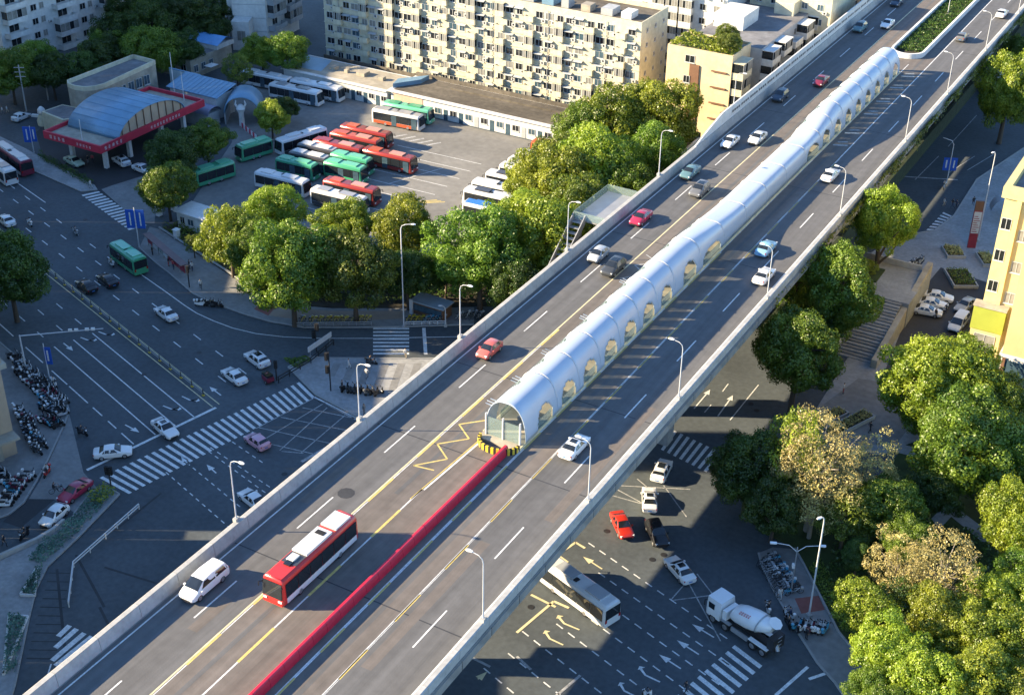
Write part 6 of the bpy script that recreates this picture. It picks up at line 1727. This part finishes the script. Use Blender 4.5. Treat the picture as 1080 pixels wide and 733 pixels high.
for x in (-2.2, 2.2): MB().box(x - .05, x + .05, -.04, .04, 0, 1.2).obj('post', K['steelgrey'], bs)
# gate piers by the lodge
for i, p in enumerate(((168, 228), (184, 222), (187, 252))):
    q = G(*p)
    t = thing('gate_pier', ['white gate pier under the round tree', 'white gate pier with pointed cap', 'low white gate pier before the lodge'][i], 'gate pier', (q[0], q[1], .1))
    MB().box(-.4, .4, -.4, .4, 0, 2.4 if i < 2 else 1.6).obj('shaft', K['concwhite'], t)
    h = 2.4 if i < 2 else 1.6
    MB().add([(-.55, -.55, h), (.55, -.55, h), (.55, .55, h), (-.55, .55, h), (0, 0, h + (1.1 if i == 1 else .3))], [(0, 1, 4), (1, 2, 4), (2, 3, 4), (3, 0, 4), (3, 2, 1, 0)]).obj('cap', K['concwhite'], t)
# steel access stair by the left parapet
sx = thing('steel_stair', 'grey steel stair and platform climbing to the left parapet', 'stair', (-79, 158, 0))
MB().box(-2.2, 2.6, 2, 13, 14.3, 14.5).obj('platform', K['steelgrey'], sx)
for i in range(24):
    MB().box(-2.2, -.4, 2 - (i + 1) * .75, 2 - i * .75 + .04, 14.2 - i * .55, 14.26 - i * .55).obj('step', K['steelgrey'], sx)
for x in (-2.25, -.35):
    MB().add([(x - .06, 2, 14.0), (x + .06, 2, 14.0), (x + .06, 2, 15.4), (x - .06, 2, 15.4), (x - .06, -16, .8), (x + .06, -16, .8), (x + .06, -16, 2.2), (x - .06, -16, 2.2)], [(0, 1, 2, 3), (0, 4, 5, 1), (3, 2, 6, 7), (0, 3, 7, 4), (1, 5, 6, 2)]).obj('side_panel', K['steelgrey'], sx)
for a in ((-2.25, -2.15, 2, 13), (-2.2, 2.6, 12.9, 13), (-2.2, 2.6, 2, 2.1)):
    MB().box(*a, 14.5, 15.6).obj('railing', K['glassclear'], sx)
for y in (3, 12):
    MB().box(-1.8, -1.4, y - .2, y + .2, 0, 14.3).obj('column', K['steelgrey'], sx)
# raised stair landing on the right
rl = thing('raised_landing', 'raised concrete landing with broad stairs beside the parked cars', 'stairs', (-40, 178, 0))
MB().box(-8.0, 3.6, 1.5, 13.0, -.1, 4.0).obj('landing', K['paving_light'], rl)
for i in range(20):
    f = i / 20
    MB().box(-2.6, 2.6, 1.5 - (i + 1) * .62, 1.5 - i * .62, -.1, 3.85 - i * .19).obj('step', K['paving_light' if i % 2 else 'paving'], rl)
MB().box(-3.1, -2.65, -11.0, 1.5, -.1, 2.2).obj('stair_wall', K['conc'], rl)
MB().add([(2.65, -12, 0), (3.5, -12, 0), (3.5, 14, 0), (2.65, 14, 0), (2.65, -12, 1.4), (3.5, -12, 1.4), (3.5, 14, 5.2), (2.65, 14, 5.2)], [(0, 1, 5, 4), (1, 2, 6, 5), (2, 3, 7, 6), (3, 0, 4, 7), (4, 5, 6, 7)]).obj('side_wall', K['roofbeige'], rl)
for a in ((-8, 2.2, 12.6, 12.9), (-8, -7.7, 4, 12.6)):
    MB().box(*a, 4.0, 4.9).obj('railing', K['conc'], rl)
MB().box(-6.5, -2.5, 5.5, 10.0, 4.0, 4.25).obj('planting_bed', K['lawn'], rl)
t = thing('shrub', 'yellowish shrub on the raised landing', 'shrub', (-44.5, 186, 4.2)); crown('loose', 'yellow', t, (0, 0, .9), (1.6, 1.6, 1.1))
# red information totem and planting beds on the plaza
bt = thing('information_board', 'leaning tall red and white information board on the plaza', 'board', (*G(1024, 262)[:2], .15), rad(25))
MB().box(-.65, .65, -.18, .18, 0, 6.6).obj('board', K['screenred'], bt)
MB().box(-.65, .65, -.18, .18, 6.6, 8.2).obj('board_head', K['brownwall'], bt)
MB().box(-.6, .6, -.2, -.185, 2.6, 6.4).obj('text_panel', K['screenwhite'], bt)
for i in range(9):
    MB().box(-.5, .5 - (i % 3) * .2, -.212, -.203, 2.5 + i * .38, 2.62 + i * .38).obj('text_line', K['screenred'], bt)
for i, (p, lab) in enumerate((((1005, 268), 'square bed of orange plants left of the information board'), ((1040, 276), 'bed of orange plants right of the information board'), ((1013, 296), 'large green and orange bed before the parked cars'), ((870, 445), 'dark planting bed with pale rim in the shaded walk, nearer the viaduct'), ((894, 450), 'dark planting bed with pale rim in the shaded walk, nearer the park'))):
    q = G(*p); t = thing('planting_bed', lab, 'planting bed', (q[0], q[1], .14), rad(68 if i > 2 else 30))
    w, d = ((1.5, 1.9), (1.2, 2.2), (1.9, 2.9), (3.6, 1.0), (4.2, 1.1))[i]
    for a in ((-w, w, -d, -d + .2), (-w, w, d - .2, d), (-w, -w + .2, -d + .2, d - .2), (w - .2, w, -d + .2, d - .2)):
        MB().box(*a, 0, .5).obj('rim', K['conc'], t)
    MB().box(-w + .2, w - .2, -d + .2, d - .2, 0, .42).obj('soil', K['soil'], t)
    rr_ = np.random.default_rng(i); nn_ = 500
    PP = np.c_[rr_.uniform(-w + .3, w - .3, nn_), rr_.uniform(-d + .3, d - .3, nn_), rr_.uniform(.42, .95, nn_)]; NN = rr_.normal(0, .6, (nn_, 3)) + np.array([0, 0, .8]); NN /= np.linalg.norm(NN, axis=1, keepdims=True)
    link('plants', leaf_mesh('plants', PP, NN, .14, rr_.uniform(0, 1, nn_), LF[('bare', 'bare', 'olive', 'bare', 'bare')[i]], i), t)
ca = thing('curved_canopy', 'small arched grey canopy beside the yellow building', 'canopy', (*G(1054, 232)[:2], .15), rad(20))
MB().grid([[(1.8 * math.cos(a), y, 1.6 + 2.2 * math.sin(a)) for a in np.linspace(0, math.pi, 9)] for y in (-1, 1.6)]).obj('arch', K['steelgrey'], ca, smooth=60)

# ================================================================== TWO-WHEELERS
def scooter_mesh():
    m = MB()
    for x in (-.62, .62):
        m.loft([[(x + .24 * math.cos(a), y, .24 + .24 * math.sin(a)) for a in [2 * math.pi * i / 10 for i in range(10)]] for y in (-.06, .06)], 1)
    m.loft([[(x, -w, z0), (x, w, z0), (x, w * .8, z1), (x, -w * .8, z1)] for x, w, z0, z1 in ((-.85, .1, .45, .68), (-.6, .17, .32, .74), (-.1, .16, .28, .72), (.0, .15, .25, .4), (.35, .15, .25, .36), (.45, .16, .25, .5), (.55, .14, .4, .95), (.62, .08, .6, 1.0))], 0)
    m.box(-.75, -.02, -.14, .14, .74, .83, 1)
    m.tube([(.5, 0, .9), (.45, 0, 1.08)], .04, 5, 1); m.tube([(.42, -.34, 1.06), (.45, 0, 1.08), (.42, .34, 1.06)], .025, 5, 1)
    m.box(.56, .66, -.09, .09, .82, .98, 2)
    m.box(-.98, -.72, -.15, .15, .86, 1.1, 0)
    for s in (-1, 1): m.box(.4, .46, s * .3 - .05, s * .3 + .05, 1.1, 1.22, 1)
    return m.mesh('scooter', [PT['white'], K['black'], K['lightlens']])
def bicycle_mesh():
    m = MB()
    for x in (-.52, .52):
        ring = [(x + .33 * math.cos(a), 0, .33 + .33 * math.sin(a)) for a in [2 * math.pi * i / 12 for i in range(13)]]
        m.tube(ring, .028, 4, 1, cap=False)
    for a, b in (((-.52, 0, .33), (-.1, 0, .33)), ((-.1, 0, .33), (-.2, 0, .85)), ((-.1, 0, .33), (.42, 0, .8)), ((-.2, 0, .72), (.42, 0, .8)), ((.52, 0, .33), (.38, 0, 1.0))):
        m.tube([a, b], .03, 4, 0)
    m.box(-.34, -.06, -.08, .08, .86, .93, 1); m.tube([(.36, -.28, 1.02), (.38, 0, 1.0), (.36, .28, 1.02)], .02, 4, 1); m.box(.5, .78, -.15, .15, .7, .92, 0)
    return m.mesh('bicycle', [PT['yellow'], K['black']])
SM, BCM = scooter_mesh(), bicycle_mesh()
rs = random.Random(5)
SCOL = ['white', 'white', 'white', 'black', 'black', 'darkgrey', 'silver', 'white', 'darkblue', 'grey', 'white', 'maroon', 'cyan', 'black']
def two(me, name, label, cat, x, y, rz, colr, group, z=.15):
    o = link(name, me, None, (x, y, z), rz)
    tag(o, label, cat, group)
    o.material_slots[0].link = 'OBJECT'; o.material_slots[0].material = PT[colr]
    return o
def park(a, b, n, rz, label, group, me=None, name='scooter', cols=SCOL, jit=.18, z=.15):
    A, B = G(*a), G(*b)
    for i in range(n):
        t = (i + .5) / n
        cc = rs.choice(cols); wd = {'cloth_grey': 'grey', 'darkgrey': 'dark grey', 'darkblue': 'dark blue', 'cyan': 'sky blue', 'maroon': 'dark red'}.get(cc, cc)
        two(me or SM, name, wd + ' ' + label.replace('yellow ', '').replace('dark ', ''), name, A[0] + (B[0] - A[0]) * t + rs.uniform(-jit, jit), A[1] + (B[1] - A[1]) * t + rs.uniform(-jit, jit), rz + rs.uniform(-.2, .2), cc, group, z)
GSC = 'scooters crowded before the corner building'
P1 = 'parked scooter in the crowd between corner building and street kerb'
park((14, 377), (68, 430), 22, STREET + 1.4, P1, GSC)
park((20, 392), (66, 438), 18, STREET + 1.5, P1, GSC)
park((46, 430), (68, 441), 9, STREET + 1.4, P1, GSC)
park((46, 444), (64, 452), 8, STREET + 1.4, P1, GSC)
P2 = 'parked scooter in the loose row beside the shop canopy of the corner building'
park((20, 432), (40, 482), 14, STREET + .4, P2, 'scooters along the shop canopy')
park((27, 440), (46, 476), 9, STREET + .4, P2, 'scooters along the shop canopy')
P3 = 'parked scooter in the cluster at the lower end of the left pavement'
park((-4, 500), (14, 516), 8, STREET + 1.3, P3, 'scooters at the lower end of the left pavement')
park((4, 538), (32, 502), 10, STREET + .9, P3, 'scooters at the lower end of the left pavement')
P4 = 'dark parked scooter in the group on the traffic island'
park((362, 413), (402, 417), 8, rad(75), P4, 'scooters on the traffic island', cols=['black', 'darkgrey', 'black', 'grey'])
P5 = 'bicycle in the dense racks beside the twin arm lamp'
park((804, 594), (828, 632), 16, rad(40), P5, 'bicycles beside the twin arm lamp', BCM, 'bicycle', ['white', 'cyan', 'silver', 'darkgrey'])
park((812, 590), (838, 628), 16, rad(40), P5, 'bicycles beside the twin arm lamp', BCM, 'bicycle', ['white', 'cyan', 'silver', 'darkgrey'])
P6 = 'parked scooter in the group at the foot of the tall slim post'
park((838, 664), (872, 668), 9, rad(80), P6, 'scooters at the foot of the tall slim post')
P7 = 'yellow hire bicycle in the bay left of the tall lamp'
park((314, 342), (390, 341), 20, rad(85), P7, 'hire bicycles left of the tall lamp', BCM, 'bicycle', ['yellow', 'yellow', 'cloth_grey', 'yellow'])
P8 = 'hire bicycle in the bay below the kiosk'
park((430, 341), (445, 341), 8, rad(85), P8, 'hire bicycles below the kiosk', BCM, 'bicycle', ['yellow'])
park((446, 341), (468, 340), 9, rad(85), P8, 'hire bicycles below the kiosk', BCM, 'bicycle', ['silver', 'cyan', 'cyan', 'white'])
P9 = 'scooter in the small group at the kerb corner below the pavement'
park((209, 323), (233, 324), 6, rad(30), P9, 'scooters at the kerb corner', cols=['white', 'black', 'darkgrey', 'white'], z=.03)
P10 = 'bicycle parked in the row at the right end of the slip lane pavement'
park((480, 337), (510, 336), 8, rad(85), P10, 'bicycles at the end of the slip lane', BCM, 'bicycle', ['silver', 'white', 'darkgrey'])
P11 = 'scooter parked on the plaza near the stair wall'
park((955, 285), (972, 278), 6, rad(60), P11, 'scooters on the plaza', cols=['darkgrey', 'white', 'silver'])

# ================================================================== PEOPLE
def person_mesh(pose):
    J = {'pelvis': (0, 0, .92), 'chest': (0, 0, 1.28), 'neck': (0.01, 0, 1.48), 'head': (.03, 0, 1.62), 'top': (.02, 0, 1.72)}
    if pose == 'stand':
        J.update(hl=(0, .1, .86), kl=(.02, .11, .48), al=(0, .12, .08), tl=(.15, .13, .03), sl=(0, .2, 1.40), el=(0, .27, 1.12), wl=(.07, .27, .88), fl=(.1, .26, .79))
        J.update(hr=(0, -.1, .86), kr=(.02, -.11, .48), ar=(0, -.12, .08), tr=(.15, -.13, .03), sr=(0, -.2, 1.40), er=(0, -.27, 1.12), wr=(.07, -.27, .88), fr=(.1, -.26, .79))
    elif pose == 'walk':
        J.update(hl=(0, .1, .86), kl=(.22, .1, .5), al=(.24, .1, .08), tl=(.39, .1, .05), sl=(0, .2, 1.40), el=(-.12, .26, 1.14), wl=(-.06, .27, .9), fl=(-.02, .26, .82))
        J.update(hr=(0, -.1, .86), kr=(-.06, -.1, .48), ar=(-.32, -.1, .16), tr=(-.22, -.1, .04), sr=(0, -.2, 1.40), er=(.12, -.26, 1.14), wr=(.26, -.25, .95), fr=(.31, -.23, .89))
    else:                                                             # seated on a scooter, hands on the bar
        dz = -.12
        J = {'pelvis': (-.3, 0, .92 + dz), 'chest': (-.22, 0, 1.28 + dz), 'neck': (-.17, 0, 1.47 + dz), 'head': (-.13, 0, 1.61 + dz), 'top': (-.14, 0, 1.72 + dz)}
        J.update(hl=(-.28, .1, .86 + dz), kl=(.12, .16, .76 + dz), al=(.14, .15, .38), tl=(.28, .15, .34), sl=(-.2, .2, 1.40 + dz), el=(.02, .27, 1.2 + dz), wl=(.3, .28, 1.18 + dz), fl=(.4, .27, 1.17 + dz))
        J.update(hr=(-.28, -.1, .86 + dz), kr=(.12, -.16, .76 + dz), ar=(.14, -.15, .38), tr=(.28, -.15, .34), sr=(-.2, -.2, 1.40 + dz), er=(.02, -.27, 1.2 + dz), wr=(.3, -.28, 1.18 + dz), fr=(.4, -.27, 1.17 + dz))
    R_ = {'pelvis': .135, 'chest': .15, 'neck': .06, 'head': .105, 'top': .075, 'h': .095, 'k': .065, 'a': .045, 't': .04, 's': .065, 'e': .045, 'w': .035, 'f': .04}
    names = list(J); idx = {n_: i for i, n_ in enumerate(names)}
    ed = [('pelvis', 'chest'), ('chest', 'neck'), ('neck', 'head'), ('head', 'top')]
    for s in 'lr':
        ed += [('pelvis', 'h' + s), ('h' + s, 'k' + s), ('k' + s, 'a' + s), ('a' + s, 't' + s), ('chest', 's' + s), ('s' + s, 'e' + s), ('e' + s, 'w' + s), ('w' + s, 'f' + s)]
    me = bpy.data.meshes.new('person_skeleton'); me.from_pydata([J[n_] for n_ in names], [(idx[a], idx[b]) for a, b in ed], [])
    o = bpy.data.objects.new('person_skeleton', me); COL.objects.link(o)
    sk = o.modifiers.new('skin', 'SKIN'); sk.use_smooth_shade = True
    sv = me.skin_vertices[0].data
    for n_, i in idx.items():
        rr = R_[n_] if n_ in R_ else R_[n_[0]]
        sv[i].radius = (rr, rr * (1.25 if n_ in ('chest',) else 1.0)); sv[i].use_root = n_ == 'pelvis'
    ss = o.modifiers.new('smooth', 'SUBSURF'); ss.levels = 1; ss.render_levels = 1
    dg = bpy.context.evaluated_depsgraph_get()
    ev = bpy.data.meshes.new_from_object(o.evaluated_get(dg))
    bpy.data.objects.remove(o)
    ev.name = 'person'
    ev.materials.clear()
    for mt in (PT['cloth_dark'], PT['cloth_navy'], K['skin'], K['hair'], K['black']):
        ev.materials.append(mt)
    hd = J['head']
    for p in ev.polygons:
        c = p.center
        arm = min(math.dist(c, J['wl']), math.dist(c, J['fl']), math.dist(c, J['wr']), math.dist(c, J['fr'])) < .13
        if c.z > hd[2] - .09: p.material_index = 3 if (c.z > hd[2] + .03 or c.x < hd[0] - .03) else 2
        elif arm or c.z > J['neck'][2] - .02: p.material_index = 2
        elif c.z > J['pelvis'][2] + .02 and (abs(c.y) > .0): p.material_index = 0
        elif min(math.dist(c, J['tl']), math.dist(c, J['tr']), math.dist(c, J['al']), math.dist(c, J['ar'])) < .12: p.material_index = 4
        else: p.material_index = 1
    return ev
PM = {k: person_mesh(k) for k in ('stand', 'walk', 'ride')}
def person(px, py, pose, top, legs, rz, label, z=.15, group=None, xy=None):
    q = xy or G(px, py, z)
    o = link('person', PM[pose], None, (q[0], q[1], z), rz)
    tag(o, label, 'person', group)
    for i, m_ in ((0, top), (1, legs)):
        o.material_slots[i].link = 'OBJECT'; o.material_slots[i].material = PT[m_]
    return o
ppl = [
    (161, 269, 'stand', 'cloth_dark', 'cloth_dark', .4, 'person in dark clothes before the first white notice board'), (178, 281, 'stand', 'cloth_dark', 'cloth_red', .6, 'person in dark top beside the red notice boards'), (183, 284, 'walk', 'cloth_red', 'cloth_navy', 2, 'person in red top beside the red notice boards'),
    (200, 284, 'stand', 'cloth_dark', 'cloth_dark', 1, 'person in dark clothes behind the small signal post'), (203, 286, 'walk', 'cloth_white', 'cloth_navy', 2, 'person in white top behind the small signal post'), (212, 305, 'walk', 'cloth_white', 'cloth_dark', -.8, 'person in white top and dark trousers alone on the north pavement'),
    (368, 389, 'walk', 'cloth_white', 'cloth_white', .4, 'person in white crossing the island alone'), (361, 412, 'stand', 'cloth_dark', 'cloth_dark', .4, 'person in dark clothes left of the island scooters'), (387, 399, 'walk', 'cloth_white', 'cloth_grey', 1.5, 'person in pale top in the middle of the island'), (384, 437, 'stand', 'cloth_grey', 'cloth_grey', 0, 'person in grey behind the lamp at the island kerb'),
    (428, 378, 'walk', 'cloth_white', 'cloth_beige', 2, 'person in pale clothes stepping off the short zebra crossing'), (995, 218, 'walk', 'cloth_white', 'cloth_beige', .5, 'person in pale top beside the white cart on the plaza'), (1004, 219, 'walk', 'cloth_dark', 'cloth_navy', .7, 'left one of two people in dark clothes on the plaza'), (1008, 220, 'walk', 'cloth_navy', 'cloth_dark', .7, 'right one of two people in dark clothes on the plaza'), (1026, 217, 'walk', 'cloth_dark', 'cloth_dark', 2, 'person in dark clothes alone beside the tall post on the plaza'),
    (962, 230, 'walk', 'cloth_white', 'cloth_white', 1.7, 'person in white on the crossing by the dark road'), (964, 240, 'stand', 'cloth_white', 'cloth_grey', 0, 'person in pale top waiting at the plaza kerb'), (986, 336, 'stand', 'cloth_dark', 'cloth_dark', 1, 'person in dark clothes beside the nearest parked white car'), (997, 331, 'walk', 'cloth_dark', 'cloth_navy', 1, 'person in dark clothes walking past the parked white cars'),
    (889, 415, 'stand', 'cloth_white', 'cloth_red', 0, 'person in pale top in the shade by the planting beds'), (872, 407, 'walk', 'cloth_white', 'cloth_grey', 1, 'person in white top in the shaded walk near the viaduct'), (917, 456, 'walk', 'cloth_dark', 'cloth_dark', 1, 'person in dark clothes in the shaded walk beside the beds'), (926, 468, 'walk', 'cloth_white', 'cloth_white', 1, 'person in white at the head of the park path'),
    (822, 632, 'walk', 'cloth_white', 'cloth_white', -1, 'person in white walking at the end of the bicycle racks'), (3, 121, 'walk', 'cloth_white', 'cloth_grey', .5, 'left one of two people in pale tops at the left edge'), (8, 120, 'walk', 'cloth_white', 'cloth_beige', .5, 'right one of two people in pale tops at the left edge'), (5, 576, 'walk', 'cloth_dark', 'cloth_dark', 0, 'person in dark clothes at the left edge near the low wall'),
    (93, 173, 'stand', 'cloth_dark', 'cloth_grey', 0, 'person in dark top under the front of the red fascia canopy'), (98, 172, 'stand', 'cloth_red', 'cloth_dark', 2, 'person in red top under the front of the red fascia canopy'), (723, 731, 'walk', 'cloth_dark', 'cloth_dark', 1, 'person in dark clothes on the lower right zebra crossing'), (850, 674, 'stand', 'cloth_dark', 'cloth_dark', 1, 'person in dark clothes before the scooters by the tall slim post'), (46, 440, 'stand', 'cloth_dark', 'cloth_navy', 1, 'person in dark clothes among the scooters at the left'), (96, 199, 'walk', 'cloth_white', 'cloth_white', 0, 'person in white at the end of the forecourt pavement'),
]
for p in ppl:
    person(*p, z=.15 if p[0] not in (428, 723, 5) else .03)
def rider(px, py, rz, col, top, label, z=.03, lights=None):
    q = G(px, py, .6)
    two(SM, 'scooter', 'scooter ridden by the ' + label, 'scooter', q[0], q[1], rz, col, None, z)
    person(0, 0, 'ride', top, 'cloth_dark', rz, label, z, xy=(q[0], q[1]))
for a in ((31, 235, HB, 'white', 'cloth_white', 'rider in white beside the white car at the left edge'), (79, 244, HB, 'silver', 'cloth_grey', 'rider in grey in the middle of the street'), (117, 277, HB, 'white', 'cloth_beige', 'rider in beige behind the green bus'), (87, 455, HU + .4, 'black', 'cloth_dark', 'rider in black in front of the turning white saloon'), (57, 404, HU, 'white', 'cloth_white', 'rider in white beside the blue boards'), (25, 563, rad(-80), 'black', 'cloth_dark', 'rider in black behind the white hatchback'),
          (392, 381, rad(20), 'darkgrey', 'cloth_dark', 'rider in dark clothes on the island edge of the slip lane'), (684, 733, HB, 'white', 'cloth_white', 'rider in white cut by the bottom edge'), (810, 640, rad(120), 'white', 'cloth_dark', 'rider in dark top ahead of the mixer drum'), (832, 646, rad(150), 'white', 'cloth_navy', 'rider in navy by the red paving'), (831, 655, rad(130), 'black', 'cloth_dark', 'rider in dark clothes next to the mixer hopper'), (49, 497, rad(-70), 'red', 'cloth_white', 'rider in white leaving the left pavement'), (996, 196, rad(-80), 'white', 'cloth_white', 'rider in white with a white box below the blue boards')):
    rider(*a)
q = G(59, 516, .5)
two(BCM, 'bicycle', 'bicycle ridden beside the dark red car', 'bicycle', q[0], q[1], rad(60), 'darkgrey', None, .03)
person(0, 0, 'ride', 'cloth_dark', 'cloth_dark', rad(60), 'cyclist in black beside the dark red car', .05, xy=(q[0], q[1]))
# dark delivery three-wheeler between the white cars
q = G(281, 398, .6)
tr = thing('three_wheeler', 'dark loaded three-wheeler between the two white cars', 'three-wheeler', (q[0], q[1], .03), HB)
MB().box(-1.1, .3, -.55, .55, .35, 1.0).obj('cargo_box', PT['maroon'], tr)
MB().box(-1.0, .2, -.45, .45, 1.0, 1.35).obj('load', PT['black'], tr)
MB().loft([[(.3, -.4, .3), (.3, .4, .3), (.3, .3, 1.0), (.3, -.3, 1.0)], [(1.0, -.2, .35), (1.0, .2, .35), (.95, .15, 1.1), (.95, -.15, 1.1)]]).obj('front', PT['darkgrey'], tr)
w, rm = wheel_mesh(.27, .12)
for p in ((1.0, 0), (-.7, .55), (-.7, -.55)):
    o = link('wheel', w, tr, (p[0], p[1], .27)); link('rim', rm, o)
person(0, 0, 'ride', 'cloth_red', 'cloth_dark', HB, 'driver in dull red on the loaded three-wheeler', .1, xy=(q[0] - .0, q[1]))
